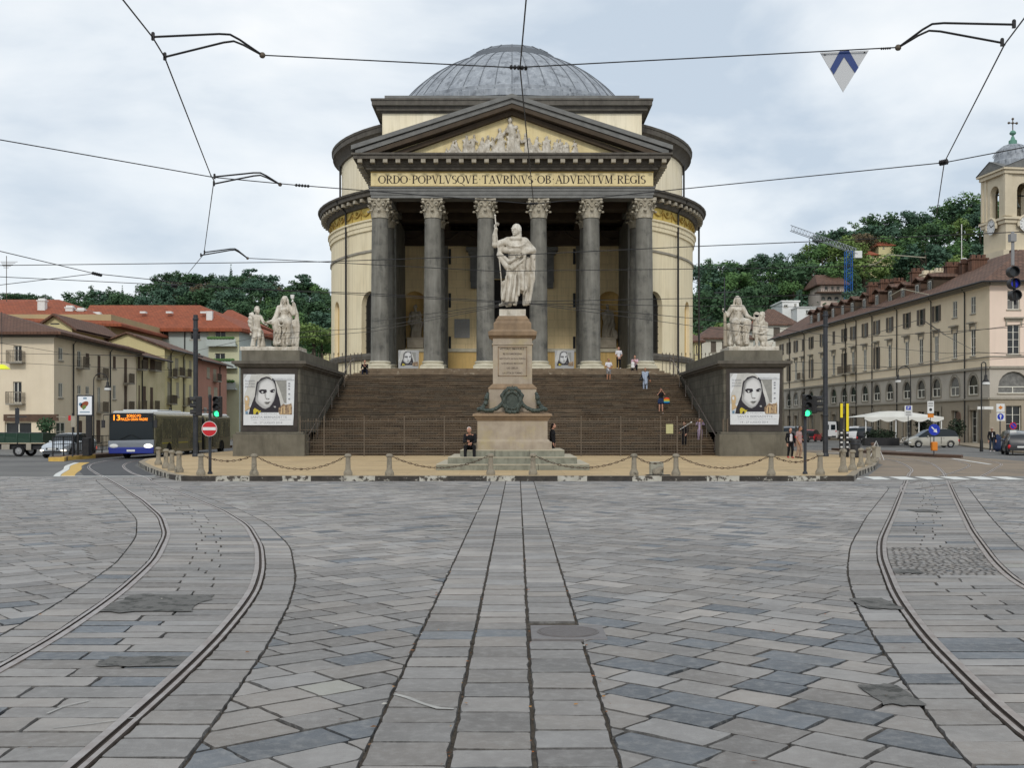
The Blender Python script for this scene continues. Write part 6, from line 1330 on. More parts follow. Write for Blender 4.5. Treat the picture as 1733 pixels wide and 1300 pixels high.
car('parked_car','champagne coloured compact family car parked side-on before the corner building',(X(1577,101),101.2,.0),R(180),'car_champ',[(a*1.12,b,c,d,e,f,g) for a,b,c,d,e,f,g in mpv],1.72,(-1.45,1.42),(-1.7,.5,1.35,-2.1),wr=.31)
car('parked_car','black hatchback cut by the right edge of the photo, seen from behind',(X(1741,74),75.6,0),R(72),'car_black',hatch(4.2,1.46,.95),1.75,(-1.3,1.3),(-1.35,.35,.8,-1.75))
car('parked_car','dark grey estate car parked behind the black hatchback at the right edge',(X(1735,82),84,0),R(80),'car_silver',hatch(4.4,1.6,1.0),1.75,(-1.3,1.3),(-1.35,.35,.8,-1.75))
vst=[(-2.9,.34,.5,1.3,2.55,.93,.84),(-2.86,.3,.5,1.35,2.62,.97,.86),(-1.5,.28,.45,1.35,2.66,1,.87),(.9,.28,.45,1.35,2.62,1,.87),(1.3,.28,.45,1.3,2.45,1,.82),(2.0,.28,.45,1.2,1.35,.98,.84),(2.75,.28,.5,.95,1.0,.9,.75),(2.9,.34,.5,.7,.72,.8,.65)]
vn=car('delivery_van','white high roofed delivery van parked on the far side of the right hand street',(X(1411,158),158,0),R(64),'car_white',vst,2.0,(-1.8,1.75),(1.0,1.3,2.0,-9),wr=.36,cat='van')
mb=MB(); 
for s in (-1,1): mb.box(-2.95,s*.14,1.45,-2.915,s*.74,2.15)
a_=MW[vn]; MW[vn]=Matrix.Identity(4); mb.build('rear_window',M['carglass'],vn); MW[vn]=a_
suv=[(a*1.08,b,c,d+.08,e+.22,f,g) for a,b,c,d,e,f,g in mpv]
for px,d,rz,c,l in ((1338,128,70,'car_black','dark grey people carrier parked at the corner of the right wing wall'),(1352,134,64,'car_black','black off-road car parked left of the red car'),(1374,140,60,'car_red','red car showing its tail between the traffic light and the white van'),(1449,128,70,'car_white','white car with red tail lights parked behind the yellow stop posts'),(1467,120,66,'car_black','dark saloon parked beside the white awning planters')):
    car('parked_car',l,(X(px,d),d,0),R(rz),c,suv if c!='car_red' else hatch(4.0,1.5,.95),1.8,(-1.4,1.4),(-1.7,.5,1.35,-2.1),grp='cars parked along the right hand street')
# green tipper truck
t=thing('flatbed_truck','green flatbed truck cut by the left edge of the photo','truck',(-31.2,71.6,0)); x1=X(72,70.6); x0=x1-5.6
mb=MB(); 
for z0,z1,e in ((.95,1.45,0),(1.0,1.40,-.02)): pass
mb.box(x0+1.6,70.6,.93,x1,70.66,1.48); mb.box(x0+1.6,72.6,.93,x1,72.66,1.48); mb.box(x1-.06,70.66,.93,x1,72.6,1.48); mb.box(x0+1.6,70.6,.86,x1,72.66,.93)
for k in range(6): x=x0+1.6+(x1-x0-1.6)*k/5; mb.box(x-.04,70.56,.86,x+.04,70.6,1.5)
mb.build('bed',M['truck_green'],t,bevel=.01)
mb=MB(); mb.box(x0+1.7,70.8,1.4,x1-.3,72.4,1.52); mb.build('load',M['pole'],t)
mb=MB(); mb.prism([(x0-.1,.5),(x0-.1,1.3),(x0+.25,2.1),(x0+1.45,2.15),(x0+1.45,.5)],lambda u,v,w_:(u,w_,v),70.62,72.64); mb.build('cab',M['truck_green'],t,bevel=.05)
mb=MB(); mb.box(x0+.4,70.6,1.35,x0+1.2,70.63,1.95); mb.build('window',M['carglass'],t)
mb=MB(); mb.box(x0+.2,70.9,.45,x1-.2,72.3,.80); mb.build('chassis',M['plastic'],t)
mb=MB(); mb.box(x1-1.05,70.64,.42,x1-.75,70.7,.82); mb.box(x1-2.6,70.64,.45,x1-2.1,70.7,.78); mb.build('side_box',M['trim'],t)
for wx in (x1-1.55,x0+.9):
    for yy,s in ((70.75,-1),(72.5,1)): wheel(t,wx,yy,.36,s)
# bus
bus=thing('city_bus','long blue fronted articulated city bus in the lane left of the island','bus',(-22.1,66,0))
bx0,bx1=X(183.5,66),X(260.5,66); yb0=66.0; L1=10.2; zr=Zt(697,66)
def shell(mb,x0,x1,y0,y1,z0,z1,m=0,r=.16):
    pr=[(x0,z0),(x1,z0),(x1,z1-r),(x1-r*.35,z1-r*.35),(x1-r,z1),(x0+r,z1),(x0+r*.35,z1-r*.35),(x0,z1-r)]; mb.prism(pr,lambda u,v,w_:(u,w_,v),y0,y1,m)
mb=MB(); shell(mb,bx0,bx1,yb0+.12,yb0+L1,.32,zr-.08); mb.build('body',M['bus_side'],bus,smooth=False)
mb=MB(); shell(mb,bx0+.04,bx1-.04,yb0+L1+1.1,yb0+18,.32,zr-.1); mb.build('rear_body',M['bus_side'],bus)
mb=MB()
for k in range(8): shell(mb,bx0+.1+.05*(k%2),bx1-.1-.05*(k%2),yb0+L1+k*.14,yb0+L1+k*.14+.1,.35,zr-.15-.05*(k%2))
mb.build('bellows',M['plastic'],bus)
mb=MB(); shell(mb,bx0+.12,bx1-.12,yb0+.3,yb0+L1-.1,zr-.12,zr+.06); shell(mb,bx0+.3,bx1-.3,yb0+1.6,yb0+6.5,zr+.03,zr+.15,0,.05); shell(mb,bx0+.15,bx1-.15,yb0+L1+1.2,yb0+17.8,zr-.14,zr+.04); mb.build('roof',M['bus_white'],bus)
def bw(py): return Zt(py,66)
mb=MB(); fy=yb0
mb.prism([(bx0+.02,.30),(bx1-.02,.30),(bx1,bw(757)),(bx0,bw(757))],lambda u,v,w_:(u,w_,v),fy-.06,fy+.14); mb.build('lower_front',M['bus_blue'],bus,bevel=.04)
mb=MB(); mb.prism([(bx0,bw(757)),(bx1,bw(757)),(bx1,bw(744.5)),(bx0,bw(746))],lambda u,v,w_:(u,w_,v),fy-.03,fy+.14); 
for k in range(6): mb.box(bx0+.5,fy-.045,bw(756)+.04*k,bx1-.5,fy-.03,bw(756)+.04*k+.02)
mb.build('middle_front',M['bus_grey'],bus,bevel=.02)
mb=MB(); mb.prism([(bx0+.03,bw(745.5)),(bx1-.03,bw(745.5)),(bx1-.05,bw(699)),(bx0+.05,bw(699))],lambda u,v,w_:(u,w_,v),fy+.0,fy+.14); mb.build('windscreen',M['carglass'],bus,bevel=.04)
mb=MB(); mb.box(bx0+.08,fy-.03,bw(713.5),bx1-.1,fy+.0,bw(700)); db=mb.build('display',M['black'],bus)
mb=MB(); g=lambda u,v:(u,fy-.034,v)
put_text(mb,'13',g,X(198,66),bw(711.5),bw(702.5)-bw(711.5),0,X(203.3,66)-X(192.3,66),.012); put_text(mb,'BORGO PO',g,X(227,66),bw(706.3),bw(701.6)-bw(706.3),0,X(238,66)-X(214.5,66),.0); put_text(mb,'PIAZZA GRAN MADRE',g,X(227.5,66),bw(712),bw(707.6)-bw(712),0,X(250.5,66)-X(205,66),.0); mb.build('route_text',M['amber'],db)
for s,xx in ((-1,bx0+.33),(1,bx1-.33)):
    a=MB(); a.sph((xx,fy-.03,bw(757)+.06),(.26,.06,.13),8); a.build('headlight',M['lampglow'] if s>0 else M['white'],bus,smooth=True)
    a=MB(); a.tube([(xx-s*.0,fy-.02,zr-.15),(xx+s*.5,fy-.3,zr-.2),(xx+s*.52,fy-.32,zr-.5)],.03,6); a.cbox((xx+s*.52,fy-.32,zr-.72),(.2,.1,.45)); a.build('mirror',M['plastic'],bus,bevel=.02)
a=MB(); a.box(-.24+(bx0+bx1)/2,fy-.075,.42,.24+(bx0+bx1)/2,fy-.062,.54); a.build('number_plate',M['white'],bus)
a=MB(); a.tube([(bx0+.7,fy-.05,bw(744)),(bx0+1.3,fy-.05,bw(736))],.015,4); a.tube([(bx1-.7,fy-.05,bw(744)),(bx1-1.3,fy-.05,bw(736))],.015,4); a.build('wiper',M['black'],bus)
for s,xs in ((1,bx1),(-1,bx0)):
    for (a0,a1) in ((.4,1.5),(1.65,3.4),(3.5,4.8),(4.9,6.9),(7.0,8.3),(8.4,10.0),(11.5,13),(13.1,14.5),(14.6,16),(16.1,17.7)):
        a=MB(); door=a0 in (.4,3.5,7.0,13.1) and s>0; a.box(xs-.02*s,yb0+a0,.5 if door else bw(743),xs+.012*s,yb0+a1,zr-.38); a.build('side_window',M['busglass'],bus)
    a=MB()
    for (a0,a1) in ((1.6,3.4),(4.9,6.9),(8.4,10.1)): a.box(xs-.02*s,yb0+a0,bw(752),xs+.014*s,yb0+a1,bw(750))
    a.build('yellow_stripe',M['bus_yellow'],bus)
    a=MB()
    for yy in (2.9,9.0,15.5): a.prism([(.55*cos(PI*k/10),.32+.55*sin(PI*k/10)) for k in range(11)],lambda u,v,w_:(w_,yb0+yy+u,v),xs-.02*s,xs+.018*s)
    a.build('wheel_arch',M['plastic'],bus)
    for yy in (2.9,9.0,15.5):
        a=MB(); rr=.46; rowsv=[[(xs-s*b,yb0+yy+q*cos(2*PI*k/18),rr+q*sin(2*PI*k/18)) for k in range(18)] for q,b in ((.0,.06),(.24,.06),(.26,-.03),(.46,-.03),(.46,.25))]; a.grid(rowsv,0,False,True,lambda i,j:1 if i<1 else 0); a.build('wheel',[M['tyre'],M['rim']],bus)
# ---------------- poles, signals and signs ----------------
def mast(px,py0,py1,d,label,r=.14,zg=.176):
    x=X(px,d); mb=MB(); z1=Zt(py1,d); mb.tube([(x,d,zg),(x,d,zg+2.2),(x,d,z1)],[r*1.08,r,r*.9],14); mb.lathe([(r*1.35,0),(r*1.35,.12),(r*1.1,.2)],14,(x,d,zg)); 
    for z in (z1-.3,z1-.9,zg+2.3): mb.lathe([(r*1.12,z),(r*1.2,z+.02),(r*1.2,z+.1),(r*1.1,z+.12)],14,(x,d,0))
    return tag(mb.build('tram_wire_mast',M['pole'],origin=(x,d,zg),smooth=True,ang=40),label,'pole')
mast(331,773,533,64,'tall dark steel mast beside the bus'); mast(1397,772,527,64.5,'tall dark steel mast right of the right traffic light')
def traffic_light(px,pyb,label,heads,loc_d=40.6,lit=None):
    d=loc_d; x=X(px,d); t=thing('traffic_light',label,'traffic light',(x,d,.176)); top=Zt(673,d)
    mb=MB(); mb.tube([(x,d,.176),(x,d,top+.1)],.055,10); mb.lathe([(.09,0),(.09,.06),(.06,.1)],10,(x,d,.176)); mb.build('pole',M['pole'],t,smooth=True)
    for (dx,dy,rz,pt,pb,facing) in heads:
        T=Matrix.Translation((x+dx,d+dy,0))@Matrix.Rotation(rz,4,'Z'); z1,z0=Zt(pt,d),Zt(pb,d); mb=MB(); mb.box(-.15,-.10,z0,.15,.12,z1,0,T); hd_=mb.build('signal_head',M['iron_dark'],t,bevel=.03)
        hh=(z1-z0)/3
        for k in range(3):
            zc_=z0+hh*(k+.5); mb=MB(); r=hh*.40
            rowsv=[[tuple(T@Vector((r*1.12*sin(a),-.10-L_,zc_+r*1.12*cos(a)))) for a in [R(-120+240*j/12) for j in range(13)]] for L_ in (0,.2)]; mb.grid(rowsv); mb.build('visor',M['iron_dark'],hd_)
            mb=MB(); mb.sph((0,0,0),(r,.035,r),8); mb.v=[tuple(T@Vector((v[0],v[1]-.10,v[2]+zc_))) for v in mb.v]; mb.build('lens',M['green_glow'] if (facing and k==0) else M['glass'],hd_,smooth=True)
        mb=MB(); mb.tube([(x,d,z0+.2),tuple(T@Vector((0,0.02,z0+.2)))],.025,6); mb.build('bracket',M['pole'],t)
    return t
traffic_light(355.5,803,'traffic light with a green lamp above the no entry sign, left',[(.28,-.02,0,671,706.5,True),(-.42,.02,R(-75),671,704,False)])
traffic_light(1362.5,803,'traffic light with a bright green lamp on the right side of the island',[(.02,-.12,0,668,706,True),(.34,.05,R(70),670,700,False)])
d=40.4; x=X(355.5,d); zc_=Zt(726,d); t=thing('no_entry_sign','round red no entry sign with a white bar','sign',(x,d,zc_)); r=.275
mb=MB(); mb.prism([(r*cos(2*PI*k/36),r*sin(2*PI*k/36)) for k in range(36)],lambda u,v,w_:(x+u,w_,zc_+v),d-.10,d-.085); mb.build('rim',M['white'],t)
mb=MB(); mb.prism([(r*.94*cos(2*PI*k/36),r*.94*sin(2*PI*k/36)) for k in range(36)],lambda u,v,w_:(x+u,w_,zc_+v),d-.106,d-.1005); mb.build('disc',M['red'],t)
mb=MB(); mb.box(x-r*.86,d-.111,zc_-.05,x+r*.86,d-.1065,zc_+.06); mb.build('bar',M['white'],t)
def pole(t,x,d,z0,z1,r=.03,m='pole'): mb=MB(); mb.tube([(x,d,z0),(x,d,z1)],r,8); return mb.build('pole',M[m],t,smooth=True)
# keep-right sign on the brown island
d=67.6; x=X(1580.5,d); t=thing('keep_right_sign','round blue sign, white slanting arrow, above an orange box on the brown kerb','sign',(x,d,.17)); pole(t,x,d,.17,Zt(722,d))
zc_=Zt(727.5,d); r=.34; mb=MB(); mb.prism([(r*cos(2*PI*k/32),r*sin(2*PI*k/32)) for k in range(32)],lambda u,v,w_:(x+u,w_,zc_+v),d-.07,d-.05); dk=mb.build('disc',M['blue'],t)
mb=MB(); q=lambda u,v:(x+(u*.707+v*.707),d-.076,zc_+(-u*.707+v*.707)); mb.face([q(-.24,-.035),q(.05,-.035),q(.05,.035),q(-.24,.035)]); mb.face([q(.03,-.13),q(.25,0),q(.03,.13)]); mb.build('arrow',M['white'],dk)
mb=MB(); z0,z1=Zt(763,d),Zt(748,d); mb.box(x-.17,d-.2,z0,x+.17,d+.12,z1); mb.build('orange_box',M['orange'],t,bevel=.05)
# signs at the right
d=80; x=X(1692.5,d); t=thing('road_sign','white panel with an orange diamond above a blue up arrow panel, by the corner building','sign',(x,d,.12)); pole(t,x,d,.12,Zt(683,d),.04)
mb=MB(); mb.box(X(1685.5,d),d-.08,Zt(697.5,d),X(1699.5,d),d-.06,Zt(683.5,d)); p_=mb.build('upper_panel',M['white'],t); mb=MB(); zc_=Zt(690,d); mb.face([(x-.17,d-.085,zc_),(x,d-.085,zc_-.15),(x+.17,d-.085,zc_),(x,d-.085,zc_+.15)]); mb.build('diamond',M['orange'],p_)
mb=MB(); mb.box(X(1686,d),d-.08,Zt(712.5,d),X(1700,d),d-.06,Zt(699,d)); p_=mb.build('lower_panel',M['white'],t); mb=MB(); zc_=Zt(705.5,d); mb.prism([(.23*cos(2*PI*k/24),.23*sin(2*PI*k/24)) for k in range(24)],lambda u,v,w_:(x+u,w_,zc_+v),d-.09,d-.081); dk=mb.build('disc',M['blue'],p_); mb=MB(); mb.box(x-.03,d-.097,zc_-.16,x+.03,d-.091,zc_+.05); mb.face([(x-.1,d-.095,zc_+.03),(x+.1,d-.095,zc_+.03),(x,d-.095,zc_+.18)]); mb.build('arrow',M['white'],dk)
d=77; x=X(1714,d); t=thing('no_stopping_sign','small round no stopping sign above a white plate near the right edge','sign',(x,d,0)); pole(t,x,d,0,Zt(716,d)); zc_=Zt(721,d); mb=MB(); mb.prism([(.25*cos(2*PI*k/24),.25*sin(2*PI*k/24)) for k in range(24)],lambda u,v,w_:(x+u,w_,zc_+v),d-.07,d-.05); dk=mb.build('disc',M['red'],t); mb=MB(); mb.prism([(.19*cos(2*PI*k/24),.19*sin(2*PI*k/24)) for k in range(24)],lambda u,v,w_:(x+u,w_,zc_+v),d-.08,d-.071); mb.build('blue_field',M['blue'],dk); mb=MB(); mb.face([(x-.15,d-.084,zc_+.11),(x-.11,d-.084,zc_+.15),(x+.15,d-.084,zc_-.11),(x+.11,d-.084,zc_-.15)]); mb.build('slash',M['red'],dk); mb=MB(); mb.box(x-.22,d-.07,zc_-.47,x+.22,d-.05,zc_-.3); mb.build('plate',M['white'],t)
d=99; x=X(1537,d); t=thing('parking_sign','white parking sign with a blue P in front of the awning','sign',(x,d,.1)); pole(t,x,d,.1,Zt(686,d),.03); mb=MB(); mb.box(X(1530.5,d),d-.08,Zt(704.5,d),X(1543.5,d),d-.06,Zt(686.5,d)); p_=mb.build('panel',M['white'],t); mb=MB(); mb.box(X(1533,d),d-.09,Zt(694,d),X(1541,d),d-.081,Zt(687.3,d)); bb=mb.build('blue_field',M['blue'],p_); mb=MB(); put_text(mb,'P',lambda u,v:(u,d-.095,v),X(1537,d),Zt(693.2,d),.24,0,None,.03); mb.build('letter',M['white'],bb)
mb=MB()
for py in (697,699.5,702.5): mb.box(X(1532.5,d),d-.09,Zt(py+.8,d),X(1541,d),d-.082,Zt(py,d))
mb.build('small_print',M['navy'],p_)
d=97; x=X(1574.5,d); t=thing('traffic_sign_panel','tall white sign with lines of text above an orange plate, right of the parking sign','sign',(x,d,.1)); pole(t,x,d,.1,Zt(679,d),.03); mb=MB(); mb.box(X(1569,d),d-.08,Zt(699.5,d),X(1580,d),d-.06,Zt(679,d)); p_=mb.build('panel',M['white'],t); mb=MB()
for py in (681.5,684,687): mb.box(X(1570.5,d),d-.09,Zt(py+.9,d),X(1578.5,d),d-.082,Zt(py,d))
mb.prism([(.13*cos(2*PI*k/16),.13*sin(2*PI*k/16)) for k in range(16)],lambda u,v,w_:(x+u,w_,Zt(693.5,d)+v),d-.09,d-.082); mb.build('small_print',M['plastic'],p_); mb=MB(); mb.box(X(1569.5,d),d-.08,Zt(707,d),X(1579.5,d),d-.06,Zt(700.5,d)); mb.build('orange_plate',M['orange'],t)
# yellow stop posts
for px,py1,z_,l in ((1423.5,681,707,'left of two black and yellow tram stop posts'),(1433.5,680,730,'right of two black and yellow tram stop posts, with the longer yellow part')):
    d=63; x=X(px,d); t=thing('stop_post',l,'post',(x,d,.17)); mb=MB(); mb.box(x-.08,d-.08,.17,x+.08,d+.08,Zt(681.5,d)); mb.build('post',M['iron_dark'],t,bevel=.01); mb=MB(); mb.box(x-.07,d-.095,Zt(z_,d),x+.07,d-.081,Zt(683,d)); mb.build('yellow_face',M['yellow'],t)
    mb=MB()
    for k in range(4): mb.box(x-.06,d-.095,Zt(758-k*8,d),x+.06,d-.081,Zt(755.5-k*8,d))
    mb.build('stripe',M['white'],t)
d=62; x=X(1440,d); t=thing('litter_bin','small black litter bin beside the yellow stop posts','litter bin',(x,d,.176)); mb=MB(); mb.lathe([(.2,0),(.26,.05),(.28,.9),(.24,.98),(0,1.0)],16,(x+.25,d,.176)); mb.build('drum',M['iron_dark'],t,smooth=True,ang=35); mb=MB(); mb.lathe([(.285,.7),(.3,.72),(.3,.78),(.285,.8)],16,(x+.25,d,.176)); mb.build('band',M['pole'],t)
# street lamps
def lamp(px,py0,d,label,w,top,lamp_py,side,rp=.06,zg=.12,drop=None):
    x=X(px,d); t=thing('street_lamp',label,'street lamp',(x,d,zg)); z1=Zt(top,d); R_=w/2; mb=MB(); zt=z1-R_
    pts=[(x,d,zg),(x,d,zt)]+[(x+side*(R_-R_*cos(PI*k/8)),d,zt+R_*sin(PI*k/8)) for k in range(1,9)]; zl=Zt(lamp_py,d); pts.append((x+side*w,d,zl+.5)); mb.tube(pts,[rp*1.2]+[rp*.7]*(len(pts)-1),8); mb.lathe([(rp*2,0),(rp*1.8,.7),(rp*1.2,.9)],10,(x,d,zg)); mb.build('pole',M['iron_dark'],t,smooth=True)
    mb=MB(); mb.lathe([(.04,.5),(.10,.45),(.12,.2),(.26,.0),(.28,-.02)],14,(x+side*w,d,zl)); mb.build('hood',M['iron_dark'],t,smooth=True); mb=MB(); mb.lathe([(.25,-.02),(.27,-.2),(.18,-.26),(0,-.28)],14,(x+side*w,d,zl)); mb.build('lamp_shade',M['white'],t,smooth=True)
lamp(1661,768,79.5,'hooked street lamp with a white shade before the corner building',.31,613,646,1)
lamp(1541,757,108,'arched street lamp behind the white awning',1.2,620,643,-1)
lamp(158.5,760,92,'arched street lamp before the beige corner house on the left',1.15,632,656,1)
# bus stop platform furniture
t=thing('advert_totem','advertising totem with a lit poster panel on the bus stop platform','advertising panel',(-25.4,66,.22)); d=65.8
mb=MB(); mb.box(X(129.5,d),d,Zt(704.5,d),X(157.5,d),d+.18,Zt(669,d)); pn=mb.build('panel_box',M['pole'],t,bevel=.02); mb=MB(); mb.box(X(132,d),d-.012,Zt(702,d),X(155.5,d),d-.003,Zt(671,d)); sh_=mb.build('poster',mat('adv',(.68,.7,.72),rough=.4,emit=((.8,.85,.9),.12)),pn)
mb=MB(); mb.face([(X(143+7*cos(a)+3*sin(a)*.3,d),d-.018,Zt(685-5.5*sin(a)-2*cos(a),d)) for a in [2*PI*k/14 for k in range(14)]],0); mb.face([(X(136.5+3*cos(a),d),d-.018,Zt(684.5-3*sin(a),d)) for a in [2*PI*k/10 for k in range(10)]],1); mb.face([(X(u,d),d-.02,Zt(v,d)) for u,v in ((140,687),(145,685),(146,690),(141,694),(139,691))],2); mb.box(X(141,d),d-.018,Zt(675.5,d),X(147,d),d-.014,Zt(673,d),1); mb.box(X(135,d),d-.018,Zt(698.5,d),X(152,d),d-.014,Zt(697,d),1)
mb.build('artwork',[M['tile_red'],M['p_blue'] if 'p_blue' in M else PBl,LEAF['light']],sh_)
mb=MB(); mb.box(X(145,d),d+.02,.2,X(155,d),d+.15,Zt(704,d)); mb.box(X(129.5,d),d+.03,.2,X(132.5,d),d+.13,Zt(704,d)); mb.build('leg',M['iron_dark'],t)
t=thing('platform_railing','dark railing along the bus stop platform beside the bus','railing',(-25.6,64,.22)); 
for k in range(12):
    y=62.6+k*1.5; mb=MB(); mb.box(-25.63,y-.03,.2,-25.57,y+.03,1.35); mb.build('post',M['iron_dark'],t)
mb=MB(); 
for z in (.45,.9,1.32): mb.box(-25.62,62.6,z-.02,-25.58,79.1,z+.02)
for k in range(60): mb.box(-25.61,62.8+k*.27,.45,-25.59,62.82+k*.27,1.3)
mb.build('rails',M['iron_dark'],t)
d=63.4; x=X(123,d); t=thing('stop_flag','bus stop post with a red and white flag sign on the platform','sign',(x,d,.2)); pole(t,x,d,.2,Zt(700,d),.04); mb=MB(); mb.box(X(116,d),d-.04,Zt(712,d),X(120.5,d),d-.02,Zt(703.5,d)); mb.build('red_flag',M['red'],t); mb=MB(); mb.box(X(120.5,d),d-.05,Zt(723,d),X(128.5,d),d-.03,Zt(704,d)); mb.build('timetable',M['trim'],t)
mb=MB(); mb.box(X(139,d+1),d+1,.2,X(150,d+1),d+1.4,1.25); tag(mb.build('platform_cabinet',M['iron_dark'],origin=(X(144,d),d+1,.2),bevel=.03),'dark utility cabinet under the advertising totem','cabinet')
d=88; x=X(29.5,d); t=thing('direction_sign','grey street name post seen from behind before the shop window at far left','sign',(x,d,0)); pole(t,x,d,0,Zt(690,d),.05); mb=MB(); mb.box(X(26,d),d-.06,Zt(717,d),X(33,d),d-.03,Zt(691,d)); mb.build('back_plate',M['pole'],t); mb=MB(); mb.box(X(30,d),d-.1,Zt(706.5,d),X(46,d),d-.07,Zt(704.5,d)); mb.build('arm_plate',M['pole'],t)
t=thing('yellow_lamp','yellow hanging lamp cut by the left edge of the photo','lamp',P(4,622,40)); mb=MB(); c=P(3,624,40); mb.lathe([(.0,.16),(.12,.13),(.26,.02),(.28,-.02),(.0,-.03)],16,tuple(c)); mb.build('shade',mat('yl',(.6,.62,.02),rough=.4,emit=((.8,.85,.05),.25)),t,smooth=True); mb=MB(); mb.tube([(c.x,c.y,c.z+.15),(c.x,c.y,6.0)],.01,4); mb.build('cord',M['iron_dark'],t)
d=58; x=X(1483,d); t=thing('folding_board','white folding A-board standing among the right bollards','sign',(x,d,.0)); mb=MB()
for s in (-1,1): mb.tube([(x-.45,d+s*.3,.18),(x-.0,d,1.15),(x+.3,d+s*.3,.18)],.018,5)
mb.build('frame',M['white'],t); mb=MB(); mb.box(x-.28,d-.2,.3,x+.16,d-.17,.85,0); mb.build('board',M['trim'],t)
d=59; x=X(1478,d); mb=MB(); mb.lathe([(.14,0),(.14,.08),(.1,.12),(.1,.75),(.13,.8),(.13,.86),(0,.9)],14,(x,d,.176)); tag(mb.build('red_post',M['brown_kerb'],origin=(x,d,.17),smooth=True,ang=35),'dull red post behind the right bollards','post')
# ---------------- street buildings ----------------
def window(par,F,o,kind='sash',shut='shutter'):
    a,b,c,d=o['t0'],o['t1'],o['z0'],o['z1']; rc=o.get('rec',.25); w_=b-a; arch=o.get('arch'); fr=MB(); r=w_/2
    def bx(t0,t1,z0,z1,o0,o1,mb=fr,m=0):
        P_=[F(t0,z0,o0),F(t1,z0,o0),F(t1,z0,o1),F(t0,z0,o1),F(t0,z1,o0),F(t1,z1,o0),F(t1,z1,o1),F(t0,z1,o1)]
        for q in ((0,3,2,1),(4,5,6,7),(0,1,5,4),(1,2,6,5),(2,3,7,6),(3,0,4,7)): mb.face([P_[k] for k in q],m)
    zt=d-(r if arch else 0)
    if kind in('sash','door','shop'):
        bx(a,a+.07,c,zt,-rc+.02,-rc+.08); bx(b-.07,b,c,zt,-rc+.02,-rc+.08); bx(a+.07,b-.07,c,c+.08,-rc+.02,-rc+.08); bx(a+.07,b-.07,zt-.07,zt,-rc+.02,-rc+.08); bx((a+b)/2-.04,(a+b)/2+.04,c+.08,zt-.07,-rc+.02,-rc+.09)
        n=max(1,int((zt-c)/.75))
        for k in range(1,n+1 if arch else n): z=c+(zt-c)*k/n; bx(a+.07,b-.07,z-.02,z+.02,-rc+.03,-rc+.07)
    bx(a-.12,b+.12,c-.12,c-.003,-.02,.10,fr,1)
    if o.get('hood'):
        bx(a-.22,b+.22,d+.35,d+.62,0.003,.12,fr,1); bx(a-.38,b+.38,d+.62,d+.78,.003,.38,fr,1)
        for s in (a-.2,b+.06): bx(s,s+.14,d-.1,d+.35,.003,.1,fr,1)
    if o.get('frame'): bx(a-.14,a-.005,c,d,.003,.03,fr,1); bx(b+.005,b+.14,c,d,.003,.03,fr,1); bx(a-.14,b+.14,d+.005,d+.14,.003,.04,fr,1)
    fo=fr.build('window',[M['winframe'],M['trim']],par)
    pn=MB(); lp=arch_loop(a,b,c,d,8) if arch else [(a,c),(a,d),(b,d),(b,c)]; pn.face([F(u,v,-rc+.015) for u,v in lp]); pn.build('pane',M['curtain'] if random.random()<.3 else M['glass'],fo)
    if kind=='open':   # shutters folded back on the wall
        for s in (0,1):
            sh=MB(); t0=a-w_/2-.02 if s==0 else b+.02; bx(t0,t0+w_/2,c,d,.01,.06,sh); n=int((d-c)/.12)
            for k in range(n): z=c+(d-c)*k/n; bx(t0+.05,t0+w_/2-.05,z+.02,z+.06,.06,.075,sh)
            sh.build('shutter',M[shut],fo)
    if kind=='shut':
        for s in (0,1):
            sh=MB(); t0=a+.01+s*w_/2; bx(t0,t0+w_/2-.02,c+.02,d-.02,-rc+.05,-rc+.1,sh); n=int((d-c)/.14)
            for k in range(n): z=c+(d-c)*k/n; bx(t0+.05,t0+w_/2-.07,z+.03,z+.07,-rc+.1,-rc+.12,sh)
            sh.build('shutter',M[shut],fo)
    if o.get('balcony'):
        bl=MB(); e=.35; bx(a-e,b+e,c-.18,c-.03,.003,.75,bl,1); bw_=fo; k=0; t=a-e
        while t<=b+e+.001: bx(t-.012,t+.012,c-.03,c+.95,.70,.73,bl); t+=.14
        for tt in (a-e,b+e): 
            for q in range(5): bx(tt-.012,tt+.012,c-.03,c+.95,.1+q*.14,.13+q*.14,bl)
        bx(a-e,b+e,c+.95,c+1.0,.68,.75,bl)
        bl.build('balcony',[M['iron'],M['stone_lintel']],fo)
    return fo
def roof_prism(name,m,par,pts_low,ridge,th=.22):
    """pts_low: 4 eave corners ccw; ridge: 2 points"""
    mb=MB(); a,b,c,d=[Vector(p) for p in pts_low]; r0,r1=[Vector(p) for p in ridge]
    mb.face([a,b,r1,r0]); mb.face([c,d,r0,r1]); mb.face([b,c,r1]); mb.face([d,a,r0]); dz=Vector((0,0,th)); mb.face([a-dz,b-dz,c-dz,d-dz])
    for p,q in ((a,b),(b,c),(c,d),(d,a)): mb.face([p,q,q-dz,p-dz])
    return mb.build(name,m,par)
def gutter(par,pts,r=.09): mb=MB(); mb.tube(pts,r,6); return mb.build('gutter',M['iron_dark'],par)
def dpipe(par,F,t,z0,z1): mb=MB(); mb.tube([F(t,z0,.12),F(t,z1-.5,.12),F(t,z1,.5)],.07,6); mb.build('downpipe',M['iron_dark'],par)
